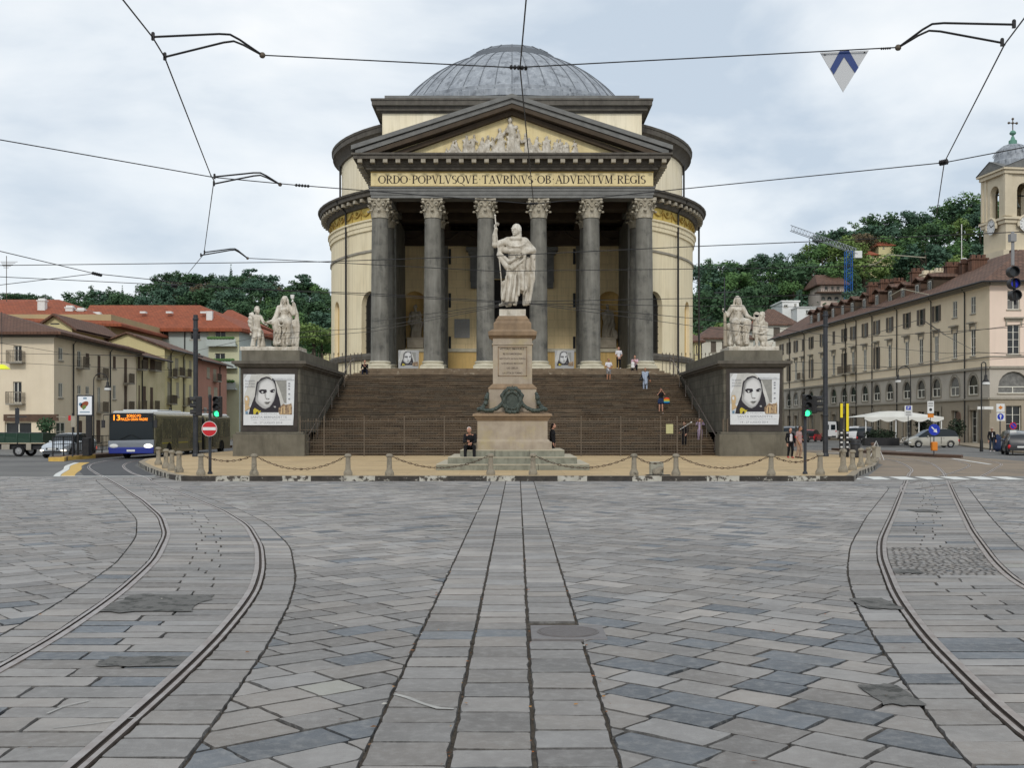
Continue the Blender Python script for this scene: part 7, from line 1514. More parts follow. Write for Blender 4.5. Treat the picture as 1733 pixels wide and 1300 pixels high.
# A: beige corner house at far left
A0_=(-41.0,100.5); 
bA=thing('corner_house','beige two storey corner house with a brown roof and a dark shop front, far left','house',(-41,100.5,.1))
F1,T1=lineF((-78,100.5),A0_); F2,T2=lineF(A0_,(-42.0,125.5))
def tx(px,y,x0=-78): return X(px,y)-x0
ops1=[dict(t0=tx(23,100.5),t1=tx(36.5,100.5),z0=Zt(612.5,100.5),z1=Zt(585,100.5),balcony=1,k='sash'),dict(t0=tx(22,100.5),t1=tx(36.5,100.5),z0=Zt(686,100.5)+.2,z1=Zt(646,100.5),balcony=1,k='sash'),
 dict(t0=tx(99,100.5)*0+36.2-.0,t1=36.2+.65,z0=0,z1=0)]
ops1=ops1[:2]+[dict(t0=tx(8,100.5),t1=tx(53,100.5),z0=.9,z1=Zt(715,100.5),rec=.3,k='shop')]
o=ops1[:]
mb=MB(); facade(mb,F1,T1,.1,10.0,o); 
ops2=[]
def rp(px,xa=-41,ya_=100.5,xb=-42.0,yb_=125.5):  # t along the receding face seen at px
    k=(px-CX)/FP; sl=(xb-xa)/(yb_-ya_); y=(xa-sl*ya_)/(k-sl); return math.hypot(y-ya_,sl*(y-ya_)),y
def rw(px0,px1,py0,py1,**kw):
    t0,y=rp(px0); t1,y1=rp(px1); ym=(y+y1)/2; return dict(t0=t0,t1=t1,z0=Zt(py1,ym),z1=Zt(py0,ym),**kw)
ops2=[rw(99,106,588,610,k='sash'),rw(99,106,648,673,k='sash'),rw(131,137,594,622,k='sash',balcony=1),rw(145,151,598,616,k='shut'),rw(165,170,602,640,k='shut',balcony=1),rw(191,196,603,624,k='shut'),rw(210,215,607,648,k='shut',balcony=1),
 rw(131,137,652,668,k='sash'),rw(145,151,654,668,k='sash'),rw(165,170,655,697,k='sash',balcony=1),rw(191,196,652,676,k='sash'),rw(210,215,653,695,k='shut',balcony=1),
 rw(95,110,715,746,k='shop'),rw(132,139,712,750,k='shut'),rw(163,170,711,749,k='shut'),rw(192,197,712,735,k='sash'),rw(210,217,712,748,k='shut')]
[q.setdefault('rec',.1) for q in ops2]; facade(mb,F2,T2,.1,10.0,ops2); mb.build('wall',M['wA'],bA)
for q in o: window(bA,F1,q,q['k'])
for q in ops2: window(bA,F2,q,q['k'],'wood_brown')
mb=MB(); zs_=Zt(710,100.5); mb.box(X(6,100.3),100.28,zs_-.15,X(113,100.3)-.8,100.49,Zt(701.5,100.5)); sg=mb.build('shop_sign',M['wood_brown'],bA); 
mb=MB(); 
for q in (12,95): mb.box(X(q,100.2),100.25,Zt(706.3,100),X(q+(13 if q<50 else 16),100.2),100.275,Zt(704.8,100))
mb.build('faded_lettering',M['trim'],sg)
mb=MB(); mb.box(-78,100.1,9.9,-40.7,100.49,10.25); mb.box(-40.99,100.49,9.9,-40.6,100.55,10.25); mb.prism([(-41.8,125.5),(-40.8,100.5),(-40.35,100.5),(-41.35,125.5)],lambda u,v,w_:(u,v,w_),9.9,10.25); mb.build('eaves',M['trim_dark'],bA)
roof_prism('roof',M['tile_brown'],bA,[(-78,99.3,10.3),(-39.9,99.3,10.3),(-41.2,126,10.3),(-78,126,10.3)],[(-70,109,13.2),(-50.5,109,13.2)])
for px in (122.5,185): t_,y=rp(px); dpipe(bA,F2,t_,.1,10.1)
# B, C, D along the left street
def terrace_house(nm,label,xa,ya_,xb,yb_,h,wm,rm,wins,depth=9,ridge=3.0,gable=True,pipes=()):
    t=thing(nm,label,'house',(xa,ya_,.1)); F,T=lineF((xa,ya_),(xb,yb_)); ops=[]
    for w_ in wins:
        t0=rp(w_[0],xa,ya_,xb,yb_)[0]; t1,y1=rp(w_[1],xa,ya_,xb,yb_); ops.append(dict(t0=max(.15,t0),t1=min(T-.15,max(t1,t0+.5)),z0=Zt(w_[3],y1),z1=Zt(w_[2],y1),k=w_[4],balcony=len(w_)>5,arch=False,rec=.1))
    mb=MB(); facade(mb,F,T,.1,h,ops); mb.face([(xa,ya_,0),(xa-depth,ya_,0),(xa-depth,ya_,h),(xa-depth/2,ya_,h+ridge),(xa,ya_,h)]); mb.face([(xb,yb_,0),(xb-depth,yb_,0),(xb-depth,yb_,h),(xb-depth/2,yb_,h+ridge),(xb,yb_,h)]); mb.face([(xa-depth,ya_,0),(xb-depth,yb_,0),(xb-depth,yb_,h),(xa-depth,ya_,h)]); mb.build('wall',M[wm],t)
    for q in ops: window(t,F,q,q['k'],'wood_brown' if wm=='wB' else 'shutter_light')
    mb=MB(); e=.9
    for s in (0,1):
        xo=lambda x: x+e if s==0 else x-depth-e
        A=[(xo(xa),ya_-.5,h-.05),(xo(xb),yb_+.2,h-.05),(xb-depth/2,yb_+.2,h+ridge+.25),(xa-depth/2,ya_-.5,h+ridge+.25)]; B=[(x,y,z-.2) for x,y,z in A]; mb.face(A); mb.face(B[::-1])
        for k in range(4): mb.face([A[k],A[(k+1)%4],B[(k+1)%4],B[k]])
    mb.build('roof',M[rm],t)
    gutter(t,[(xa+e+.05,ya_-.5,h-.15),(xb+e+.05,yb_,h-.15)])
    for p in pipes: dpipe(t,F,rp(p,xa,ya_,xb,yb_)[0],.1,h)
    return t
terrace_house('terrace_house','narrow pale yellow house with brown shutters next to the beige corner house',-42,125.7,-42.1,136.2,9.9,'wB','tile_old',[(230,237,604,625,'shut',1),(242,251,606,624,'shut'),(254,262,609,627,'shut',1),(229,234,652,693,'shut',1),(241,247,654,679,'shut'),(254,259,656,693,'shut',1),(232,238,712,742,'shut'),(254,260,715,742,'shut')],pipes=(224,),ridge=1.5)
terrace_house('terrace_house','yellow house with grey shutters and flower balconies, third house of the left street',-42.2,136.4,-42.4,150.5,11.4,'wC','tile_old',[(274,279,603,621,'shut'),(285,289,603,638,'shut',1),(296,302,607,636,'shut',1),(310,314,609,638,'shut',1),(320,324,611,628,'shut'),(274,279,645,682,'shut',1),(285,289,648,683,'shut',1),(298,303,648,672,'shut'),(310,314,650,686,'shut',1),(320,324,652,680,'shut'),(286,291,690,722,'shop')],pipes=(269,309.5),ridge=1.75)
terrace_house('terrace_house','dull red house with a stone balcony, farthest of the left street row',-42.5,150.7,-42.7,168,11.0,'wD','tile_old',[(350,355,622,640,'shut'),(361,366,625,645,'shut',1),(352,357,655,672,'shut'),(362,368,656,672,'shut'),(345,350,690,715,'shop')],pipes=(371,),ridge=1.6)
# attic house behind
t=thing('attic_house','small pale yellow gabled house rising behind the beige corner house','house',(-50,128,0)); 
mb=MB(); x0,x1=X(66,126),X(122,126); xc=X(93,126); mb.face([(x0,126,5),(x1,126,5),(x1,126,Zt(553,126)),(xc,126,Zt(533,126)),(x0,126,Zt(553,126))]); mb.box(x0,126.01,5,x1,140,Zt(553,126)-.01); mb.build('wall',M['wC'],t)
mb=MB()
for xa,sg in ((x0-.7,1),(x1+.7,-1)):
    A=[(xa,125.4,Zt(553,126)-.3),(xc,125.4,Zt(531,126)),(xc,141,Zt(531,126)),(xa,141,Zt(553,126)-.3)]; mb.face(A); mb.face([(x,y,z-.25) for x,y,z in A][::-1]); mb.face([A[0],A[1],(A[1][0],A[1][1],A[1][2]-.25),(A[0][0],A[0][1],A[0][2]-.25)])
mb.build('roof',M['tile_brown'],t); mb=MB(); mb.box(xc-.5,125.97,Zt(549,126),xc+.5,125.99,Zt(547,126)); mb.build('window',M['glass'],t)
# E: apartment building with orange roof
bE=thing('apartment_building','pale blue apartment block with orange roof and loggias behind the left street','building',(-50,168,0)); yE=172
ops=[]; x0=X(236,yE)
def ew(pa,pb,qa,qb,k,**kw): return dict(t0=X(pa,yE)-x0,t1=X(pb,yE)-x0,z0=Zt(qb,yE),z1=Zt(qa,yE),k=k,**kw)
ops=[ew(267,285,558,573,'sash'),ew(322,339,557,575,'sash'),ew(364,382,560,575,'sash'),ew(364,381,598,614,'sash'),ew(366,380,640,655,'sash')]+[ew(267,285,598,613,'sash'),ew(322,339,598,613,'sash'),ew(300,310,600,613,'shut'),ew(366,380,690,712,'shop')]
FE,TE=lineF((x0,yE),(X(405,yE),yE)); mb=MB(); facade(mb,FE,TE,0,16.8,ops); xR=X(405,yE); mb.face([(xR,yE,0),(xR+1.5,188,0),(xR+1.5,188,16.8),(xR,yE,16.8)]); mb.box(x0,yE+.8,0,xR-.4,188,16.79); mb.build('wall',M['wE'],bE)
for q in ops: window(bE,FE,q,q['k'])
mb=MB(); mb.box(X(353,yE),yE-.06,3,xR+.01,yE-.004,16.7); 
lg=mb
fac=MB(); opl=[ew(364,382,560,575,'s'),ew(364,381,598,614,'s'),ew(366,380,640,655,'s'),ew(366,380,690,712,'s')]
for q in opl: q['t0']-=X(353,yE)-x0; q['t1']-=X(353,yE)-x0; q['rec']=.05
FL2,TL2=lineF((X(353,yE),yE-.06),(xR,yE-.06)); facade(fac,FL2,TL2,0,16.75,opl); fac.build('loggia_wall',M['wE2'],bE)
for py in (577,614,650):
    mb=MB(); za=Zt(py,yE); mb.box(X(353,yE),yE-1.3,za-.9,X(402,yE),yE-.1,za-.7)
    mb.box(X(353,yE),yE-1.3,za-.7,X(402,yE),yE-1.2,za+.25); mb.build('balcony',M['wE'],bE)
    mb=MB(); 
    for k in range(9): mb.sph((X(357+k*5,yE),yE-1.25,za+.35),(.35,.25,.25),4)
    mb.build('planter',LEAF['mid'],bE)
mb=MB(); mb.tube([(X(313,yE),yE-.12,2),(X(313,yE),yE-.12,16.5)],.09,6); mb.build('downpipe',M['iron_dark'],bE)
roof_prism('roof',M['tile_red'],bE,[(X(130,171),170.8,16.9),(X(410,171),170.8,16.9),(X(410,171)+3,190,16.9),(X(130,171),190,16.9)],[(X(150,180),180.5,Zt(516.5,180.5)),(X(337,180),180.5,Zt(516.5,180.5))],.5)
for px,py in ((243,529),(287,529),(345,529)): mb=MB(); p=P(px,py,175.5); mb.cbox(p,(.9,.9,.3)); mb.build('skylight',M['white'],bE)
mb=MB(); p=P(354,533,174); mb.box(p.x-.45,174,p.z-1,p.x+.45,174.7,p.z+.6); mb.build('chimney',M['white'],bE)
t=thing('distant_house','orange roofed house end showing between the apartment block and the winged statue','house',(X(390,200),205,0)); mb=MB(); mb.box(X(365,200),200,0,X(426,200),216,Zt(546,200)); mb.build('wall',M['wF'],t); roof_prism('roof',M['tile_red'],t,[(X(360,199),198.8,Zt(546,199)),(X(431,199),198.8,Zt(546,199)),(X(431,199),217,Zt(546,199)),(X(360,199),217,Zt(546,199))],[(X(385,208),208,Zt(524.5,208)),(X(393,208),208,Zt(524.5,208))],.3)
# F: orange roof top left
bF=thing('large_house','long house with an orange hipped roof and white chimneys at the top left','house',(-62,150,0)); xa,xb=-95,X(203,150); mb=MB(); mb.box(xa,150,0,xb-1.2,172,Zt(532,150)); mb.build('wall',M['wF'],bF); zr_=Zt(532,149)
roof_prism('roof',M['tile_red'],bF,[(xa,148.6,Zt(532,148.6)),(X(206,148.6),148.6,Zt(548,148.6)),(X(206,148.6)-1,173,Zt(546,150)),(xa,173,zr_)],[(-85,161,Zt(507,161)),(X(100,161),161,Zt(507,161))],.35)
for px,py in ((72,509),(119,521),(138,525),(165,532)): 
    p=P(px,py,155); mb=MB(); mb.box(p.x-.5,154.5,p.z-2,p.x+.5,155.4,p.z-.1); mb.box(p.x-.62,154.4,p.z-.1,p.x+.62,155.5,p.z+.05); mb.box(p.x-.45,154.6,p.z+.05,p.x+.45,155.3,p.z+.3); mb.build('chimney',M['white'],bF)
mb=MB(); p=P(11,498,152); mb.tube([(p.x,152,p.z-1),(p.x,152,p.z+5.2)],.05,4); 
for k in range(5): mb.tube([(p.x-.8+.1*k,152,p.z+4.4-.2*k),(p.x+1.5-.3*k,152,p.z+4.4-.2*k)],.03,4)
mb.build('antenna',M['iron'],bF)
# G: long right hand building
GA=(50.2,118.0); GB=(46.0,196.0)
bG=thing('long_corner_building','long four storey building with arched mezzanine windows and many dormers along the right street','building',(50,118,.1))
def gline(px): k=(px-CX)/FP; sl=(GB[0]-GA[0])/(GB[1]-GA[1]); y=(GA[0]-sl*GA[1])/(k-sl); return y
FG,TG=lineF(GB,GA,1)
def F_(t,z,o=0): return FG(t,z,o)
ops=[]; kinds=[]
cols=[1647,1616,1585,1559,1535,1506,1484,1464,1444,1429,1411,1392,1373,1359,1347,1335,1323]
for i,px in enumerate(cols):
    y=gline(px); tt=TG-(y-118.0)*TG/78.0; w_=1.15
    sh='sash' if i<2 else ('open' if i not in (10,13) else 'shut')
    ops+=[dict(t0=tt-w_/2,t1=tt+w_/2,z0=14.15,z1=16.0,k=sh),dict(t0=tt-.55,t1=tt+.55,z0=9.55,z1=12.45,k='sash' if i<5 else ('sash' if i%3 else 'open'),hood=1,balcony=(i in (8,9,13))),
          dict(t0=tt-1.12,t1=tt+1.12,z0=5.35,z1=7.45,arch=True,k='sash',rec=.14),dict(t0=tt-.95,t1=tt+.95,z0=.15,z1=3.7,k='shop',rec=.45)]
lowr=[o for o in ops if o['z1']<4]; mez=[o for o in ops if o.get('arch')]; up=[o for o in ops if o['z1']>8]
[q.setdefault('rec',.12) for q in ops]
mb=MB(); facade(mb,F_,TG,.1,4.85,lowr,2); facade(mb,F_,TG,4.85,8.1,mez,1); facade(mb,F_,TG,8.1,17.0,up,0)
# right face turned to the camera (rounded corner piece in between)
FR,TR=lineF(GA,(90,116.8)); opr=[]
x0_=GA[0]
for px in (1715,1768,1820):
    tt=X(px,118)-x0_; opr+=[dict(t0=tt-.65,t1=tt+.65,z0=14.2,z1=16.2,k='sash'),dict(t0=tt-.65,t1=tt+.65,z0=9.5,z1=12.6,k='sash',hood=1),dict(t0=tt-1.6,t1=tt+1.6,z0=5.4,z1=7.7,arch=True,k='sash',rec=.35),dict(t0=tt-.8,t1=tt+.8,z0=1.2,z1=4.1,k='shop',rec=.4)]
facade(mb,FR,TR,.1,4.85,[o for o in opr if o['z1']<4.5],2); facade(mb,FR,TR,4.85,8.1,[o for o in opr if o.get('arch')],1); facade(mb,FR,TR,8.1,17.0,[o for o in opr if o['z1']>8],3)
mb.build('wall',[M['wG'],M['wGg'],M['wGt'],M['wGp']],bG)
for q in ops: window(bG,F_,q,q['k'])
for q in opr: window(bG,FR,q,q['k'])
mb=MB()
def strip_(F,T,z0,z1,o1,m=0):
    A=[F(0,z0,.003),F(T,z0,.003),F(T,z0,o1),F(0,z0,o1)]; B=[F(0,z1,.003),F(T,z1,.003),F(T,z1,o1),F(0,z1,o1)]; mb.face(A,m); mb.face(B,m)
    for k in range(4): mb.face([A[k],A[(k+1)%4],B[(k+1)%4],B[k]],m)
for F,T in ((F_,TG),(FR,TR)):
    strip_(F,T,4.75,4.95,.16); strip_(F,T,8.0,8.25,.22); strip_(F,T,9.2,9.32,.10); strip_(F,T,16.75,17.0,.35,0); strip_(F,T,17.0,17.12,.75)
mb.build('string_courses',[M['stone_lintel']],bG)
for i,px in enumerate(cols):
    y=gline(px); tt=TG-(y-118.0)*TG/78.0
    mb=MB(); n=10
    for k in range(n):
        a,b=PI*k/n,PI*(k+1)/n; q=lambda r,a:F_(tt-r*cos(a),6.33+r*sin(a),.06); mb.face([q(1.15,a),q(1.15,b),q(1.35,b),q(1.35,a)]); mb.face([F_(tt-1.35*cos(a),6.4+1.35*sin(a),.06),F_(tt-1.35*cos(b),6.4+1.35*sin(b),.06),F_(tt-1.35*cos(b),6.4+1.35*sin(b),.0),F_(tt-1.35*cos(a),6.4+1.35*sin(a),.0)])
    for s in (-1,1): mb.face([F_(tt+s*1.15,5.3,.06),F_(tt+s*1.35,5.3,.06),F_(tt+s*1.35,6.4,.06),F_(tt+s*1.15,6.4,.06)])
    if i%2==0:
        for s in (-1.45,1.1): mb.face([F_(tt+s,.1,.1),F_(tt+s+.35,.1,.1),F_(tt+s+.35,4.3,.1),F_(tt+s,4.3,.1)])
    mb.build('arch_moulding',M['trim'],bG)
for px in (1634,1577,1519,1477,1450,1432,1362,1337): y=gline(px); dpipe(bG,F_,TG-(y-118)*TG/78.0,.1,17.1)
mb=MB()  # roof: slope up and away from the street, hipped at the corner
e0=Vector((49.2,117.0,17.15)); e1=Vector((45.0,197,17.15)); r0=Vector((57.5,127,21.9)); r1=Vector((52.8,197,21.9)); e2=Vector((92,115.8,17.15)); r2=Vector((92,127,22.4)); b0=Vector((66,135,17.15)); b1=Vector((61,197,17.15)); b2=Vector((92,138,17.15))
mb.face([e0,e1,r1,r0]); mb.face([e0,e2,r2,r0]); mb.face([r0,r1,b1,b0]); mb.face([r0,r2,b2,b0])
dz=Vector((0,0,.18))
for p,q in ((e0,e1),(e0,e2)): mb.face([p,q,q-dz,p-dz])
mb.face([e0-dz,e1-dz,r1-dz,r0-dz]); mb.face([e0-dz,e2-dz,r2-dz,r0-dz]); mb.build('roof',M['tile_old'],bG)
gutter(bG,[tuple(e1+Vector((-.1,0,-.1))),tuple(e0+Vector((-.1,-.1,-.1))),tuple(e2+Vector((0,-.1,-.1)))],.12)
dk=[(1559,.4,0),(1538,.6,0),(1514,.8,0),(1493,1.0,0),(1471,1.2,0),(1450,1.4,0),(1430,1.5,0),(1414,1.6,0),(1398,1.7,0),(1385,1.8,0),(1374,1.8,0),(1362,1.8,0)]
for i,(px,up_,_) in enumerate(dk):
    y=gline(px)-.0; t_=TG-(y-118.0)*TG/78.0; mb=MB(); wv=.95; z0=17.6+.25*(i>2); zt=z0+2.1; f=lambda u,v,w_:F_(t_+u,v,w_)
    for (u0,u1,v0,v1,w0,w1) in ((-wv,wv,z0-.5,zt,-5.5,-1.1),):
        P_=[f(u0,v0,w0),f(u1,v0,w0),f(u1,v0,w1),f(u0,v0,w1),f(u0,v1,w0),f(u1,v1,w0),f(u1,v1,w1),f(u0,v1,w1)]
        for q in ((4,5,6,7),(0,1,5,4),(1,2,6,5),(2,3,7,6),(3,0,4,7)): mb.face([P_[k] for k in q])
    dm_=mb.build('dormer',M['wood_brown'] if i%3 else M['soffit'],bG)
    mb=MB(); A=[f(-wv-.35,zt-.02,-.8),f(0,zt+.55,-.8),f(0,zt+.55,-6.5),f(-wv-.35,zt-.02,-6.5)]; B=[f(wv+.35,zt-.02,-.8),f(0,zt+.55,-.8),f(0,zt+.55,-6.5),f(wv+.35,zt-.02,-6.5)]
    for q in (A,B): mb.face(q); mb.face([p+Vector((0,0,.15)) for p in q]); mb.face([q[0],q[1],q[1]+Vector((0,0,.15)),q[0]+Vector((0,0,.15))])
    mb.build('dormer_roof',M['tile_old'],dm_)
    mb=MB(); mb.face([f(-.42,z0+.5,-1.08),f(.42,z0+.5,-1.08),f(.42,z0+1.75,-1.08),f(-.42,z0+1.75,-1.08)]); mb.build('pane',M['glass'],dm_); mb=MB()
    for u0,u1,v0,v1 in ((-.5,-.42,.42,1.83),(.42,.5,.42,1.83),(-.5,.5,1.75,1.84),(-.5,.5,.42,.5),(-.03,.03,.5,1.75)): mb.face([f(u0,z0+v0,-1.05),f(u1,z0+v0,-1.05),f(u1,z0+v1,-1.05),f(u0,z0+v1,-1.05)])
    mb.build('dormer_frame',M['winframe'],dm_)
for i,(px,py,d,w_,h_) in enumerate(((1553,462,143,1.6,2.6),(1577,466,140,2.4,2.8),(1590,462,139,1.2,3.2),(1618,452,136,2.6,2.6),(1640,447,134,2.0,2.4),(1655,440,132,1.8,3.0),(1500,480,152,1.8,2.4),(1482,485,156,2.2,2.2),(1520,478,149,1.4,2.6),(1728,432,130,2.6,4))):
    p=P(px,py,d); mb=MB(); mb.box(p.x-w_/2,d-.5,p.z-h_,p.x+w_/2,d+.6,p.z); mb.box(p.x-w_/2-.15,d-.65,p.z,p.x+w_/2+.15,d+.75,p.z+.18)
    for k in range(3): mb.box(p.x-w_/2+.1+k*w_/3,d-.3,p.z+.18,p.x-w_/2+w_/3-.1+k*w_/3,d+.4,p.z+.6)
    mb.build('chimney',M['tile_brown'] if i not in(1,2) else M['wT'],bG)
mb=MB(); p=P(1627.5,445,136); mb.tube([(p.x,136,p.z-1),(p.x,136,Zt(379,136))],.05,5); mb.lathe([(0,.0),(.35,.04),(.55,.16),(.5,.18),(0,.1)],14,(0,0,0)); k0=len(mb.v)-70
for i in range(k0,len(mb.v)): x,y,z=mb.v[i]; mb.v[i]=(p.x+.1+x,135.6-z,p.z+y)
mb.build('satellite_dish',M['white'],bG)
# awning, planters, bicycles
d=107; t=thing('cafe_awning','wide white cafe awning on posts before the right hand building','awning',(X(1530,d),d,.12)); xa,xb=X(1463,d),X(1597,d); mb=MB(); zt=Zt(695.5,d); ze=Zt(706,d); xm=xa+(xb-xa)*.38; xn=xa+(xb-xa)*.55; ym=d+3.2
mb.face([(xa,d,ze),(xb,d,ze),(xn,ym-1.4,zt),(xm,ym-1.4,zt)]); mb.face([(xa,d,ze),(xm,ym-1.4,zt),(xm,ym+1,zt),(xa,ym+3,ze)]); mb.face([(xb,d,ze),(xb,ym+3,ze),(xn,ym+1,zt),(xn,ym-1.4,zt)]); mb.face([(xa,ym+3,ze),(xb,ym+3,ze),(xn,ym+1,zt),(xm,ym+1,zt)]); mb.face([(xm,ym-1.4,zt),(xn,ym-1.4,zt),(xn,ym+1,zt),(xm,ym+1,zt)]); mb.build('canvas',M['canvas'],t)
mb=MB(); n=5
for k in range(n):
    a=xa+(xb-xa)*k/n; b=xa+(xb-xa)*(k+1)/n; m_=8; top=[(a+(b-a)*j/m_,d-.02,ze) for j in range(m_+1)]; low=[(a+(b-a)*j/m_,d-.05,ze-.22-.24*math.sin(PI*j/m_)) for j in range(m_+1)]; mb.grid([top,low])
mb.build('valance',M['canvas'],t)
for px in (1466,1517,1556,1594): mb=MB(); mb.box(X(px,d)-.05,d+.1,.12,X(px,d)+.05,d+.2,ze); mb.build('post',M['white'],t)
def leafblob(c,r,n,sz,seed=0):
    g=np.random.default_rng(seed); mb=MB()
    for k in range(n):
        u=g.normal(size=3); u/=np.linalg.norm(u); p=np.array(c)+u*np.array(r)*(g.random()**.4); a=g.normal(size=3); a/=np.linalg.norm(a); b=np.cross(a,u); b/=(np.linalg.norm(b)+1e-6); q=sz*(.6+.8*g.random())
        mb.face([tuple(p-a*q-b*q*.5),tuple(p+a*q-b*q*.5),tuple(p+a*q*.7+b*q*.6),tuple(p-a*q*.7+b*q*.6)])
    return mb
for i,(px0,px1,py0,py1,dd_,l) in enumerate(((1461,1520,727,742,104,'long dark hedge planter in front of the white awning'),)):
    t=thing('hedge_planter',l,'planter',(X((px0+px1)/2,dd_),dd_,.12)); x0,x1=X(px0,dd_),X(px1,dd_); mb=MB(); mb.box(x0,dd_-.4,.12,x1,dd_+.4,.85); mb.build('trough',M['iron_dark'],t,bevel=.02); h=leafblob(((x0+x1)/2,dd_,1.15),((x1-x0)/2,.4,.55),900,.09,3); h.build('leaves',M['hedge'],t)
for i,(px,d_,zc_,rr,l) in enumerate(((1562,112,1.9,.9,'round dark shrub beside the awning end'),(1619,113,1.7,.95,'dark bay shrub by the doorway right of the champagne car'))):
    t=thing('potted_shrub',l,'shrub',(X(px,d_),d_,.12)); mb=MB(); mb.lathe([(.3,0),(.38,.5),(.0,.5)],10,(X(px,d_),d_,.12)); mb.build('pot',M['tile_brown'],t); leafblob((X(px,d_),d_,zc_),(rr,rr*.8,rr*1.1),500,.1,i+5).build('leaves',M['hedge'],t)
t=thing('potted_shrub','rounded green bush in front of the shop at far left','shrub',(X(78,96),96,.1)); mb=MB(); mb.tube([(X(78,96),96,.1),(X(78,96),96,1.6)],.07,6); mb.build('stem',M['bark'],t); leafblob((X(78,96),96,2.0),(.8,.7,.75),420,.1,9).build('leaves',LEAF['dark'],t)
def bicycle(label,x,y,rz,m):
    t=thing('bicycle',label,'bicycle',(x,y,.12),rz); MW[t]=Matrix.Identity(4)
    for wx in (-.52,.52): mb=MB(); pts=[(wx+.33*cos(2*PI*k/18),0,.34+.33*sin(2*PI*k/18)) for k in range(19)]; mb.tube(pts,.018,5,caps=False); mb.build('wheel',M['tyre'],t)
    mb=MB()
    for a,b in (((-.52,.34),(-.1,.32)),((-.1,.32),(-.22,.8)),((-.52,.34),(-.2,.72)),((-.1,.32),(.36,.74)),((-.2,.72),(.34,.78)),((.34,.9),(.52,.34))): mb.tube([(a[0],0,a[1]),(b[0],0,b[1])],.022,5)
    mb.build('frame',M[m],t); mb=MB(); mb.box(-.34,-.06,.80,-.12,.06,.86); mb.build('saddle',M['black'],t,bevel=.02); mb=MB(); mb.tube([(.3,-.26,.98),(.36,0,.94),(.3,.26,.98)],.015,5); mb.build('handlebar',M['iron_dark'],t)
    MW[t]=Matrix.Translation((x,y,.12))@Matrix.Rotation(rz,4,'Z'); return t
bicycle('white framed bicycle parked between the hedge planter and the champagne car',X(1531,103),103,R(25),'white'); bicycle('dark bicycle parked just left of the champagne car bonnet',X(1541,104),104,R(60),'iron_dark')
mb=MB(); p=(X(1623,116),117.9); mb.prism([(.35*cos(2*PI*k/20),.62*sin(2*PI*k/20)) for k in range(20)],lambda u,v,w_:(X(1631,121.2)+u*.2+w_,122.0-u*1.2,2.6+v+.3),-.3,-.2); tag(mb.build('oval_wall_emblem',M['wood_brown'],origin=(X(1631,121),122,2.9)),'dark oval emblem fixed to the ground floor of the corner building','emblem')
mb=MB(); mb.box(X(1674,116),117.4,Zt(693,117),X(1684,117),117.5,Zt(688,117)); mb.box(X(1664,116),117.4,Zt(693,117),X(1668,117),117.5,Zt(688,117)); tag(mb.build('street_name_plate',M['white'],origin=(X(1675,117),117.5,3.8)),'pair of small white street name plates on the corner building','plate')
# houses beyond on the right
def simple_house(nm,label,cat,px0,px1,pyE,d,dep,wm,rm,rz_py,wins,hip=.3,zb=0,ov=.6):
    x0,x1=X(px0,d),X(px1,d); ze=Zt(pyE,d); t=thing(nm,label,cat,((x0+x1)/2,d,zb)); F,T=lineF((x0,d),(x1,d)); ops=[dict(t0=X(a,d)-x0,t1=X(b,d)-x0,z0=Zt(q,d),z1=Zt(p,d),k=k,**({'arch':True} if len(r_)>0 else {})) for a,b,p,q,k,*r_ in wins]
    mb=MB(); facade(mb,F,T,zb,ze,ops); mb.face([(x0,d,zb),(x0,d+dep,zb),(x0,d+dep,ze),(x0,d,ze)]); mb.face([(x1,d,zb),(x1,d+dep,zb),(x1,d+dep,ze),(x1,d,ze)]); mb.face([(x0,d+dep,zb),(x1,d+dep,zb),(x1,d+dep,ze),(x0,d+dep,ze)]); mb.build('wall',M[wm],t)
    for q in ops: window(t,F,q,q['k'])
    if rz_py is not None:
        zr=Zt(rz_py,d+dep/2); w_=x1-x0; roof_prism('roof',M[rm],t,[(x0-ov,d-ov,ze),(x1+ov,d-ov,ze),(x1+ov,d+dep+ov,ze),(x0-ov,d+dep+ov,ze)],[(x0+w_*hip,d+dep/2,zr),(x1-w_*hip,d+dep/2,zr)])
    else: mb=MB(); mb.box(x0-.3,d-.3,ze,x1+.3,d+dep+.3,ze+.35); mb.build('flat_roof',M['white'],t)
    return t
simple_house('far_house','cream house with a red tiled roof just right of the rotunda','house',1188,1275,572,165,16,'wH','tile_old',553,[(1203,1212,578,596,'shut'),(1222,1231,578,596,'shut'),(1203,1212,608,626,'shut'),(1222,1231,608,626,'shut')],.35)
simple_house('far_house','low cream house with a dull roof at the edge of the rotunda','house',1176,1186,577,158,20,'wC','tile_brown',561,[(1178,1180,585,600,'shut')],.3)
simple_house('far_house','white house with a bracketed cornice and brown tiled roof, end of the right street','house',1294,1349,549,214,17,'wH','tile_old',523,[(1309,1320,554,571,'shut'),(1330,1338,556,570,'shut')],.4)
simple_house('far_house','small house with a bright red roof between the kneeling figure and the white house','house',1292,1312,541,240,12,'wC','tile_red',530,[],.2)
simple_house('hillside_villa','modern white villa with terraces low on the right hillside','villa',1324,1352,511,285,12,'white','tile_old',None,[(1327,1333,516,520,'shop'),(1344,1348,514,520,'sash')],zb=18)
simple_house('hillside_villa','long low white terrace house right of the modern white villa','villa',1349,1402,521,280,10,'white','tile_old',None,[(1364,1369,525,532,'shop'),(1380,1392,524,531,'shop')],zb=16)
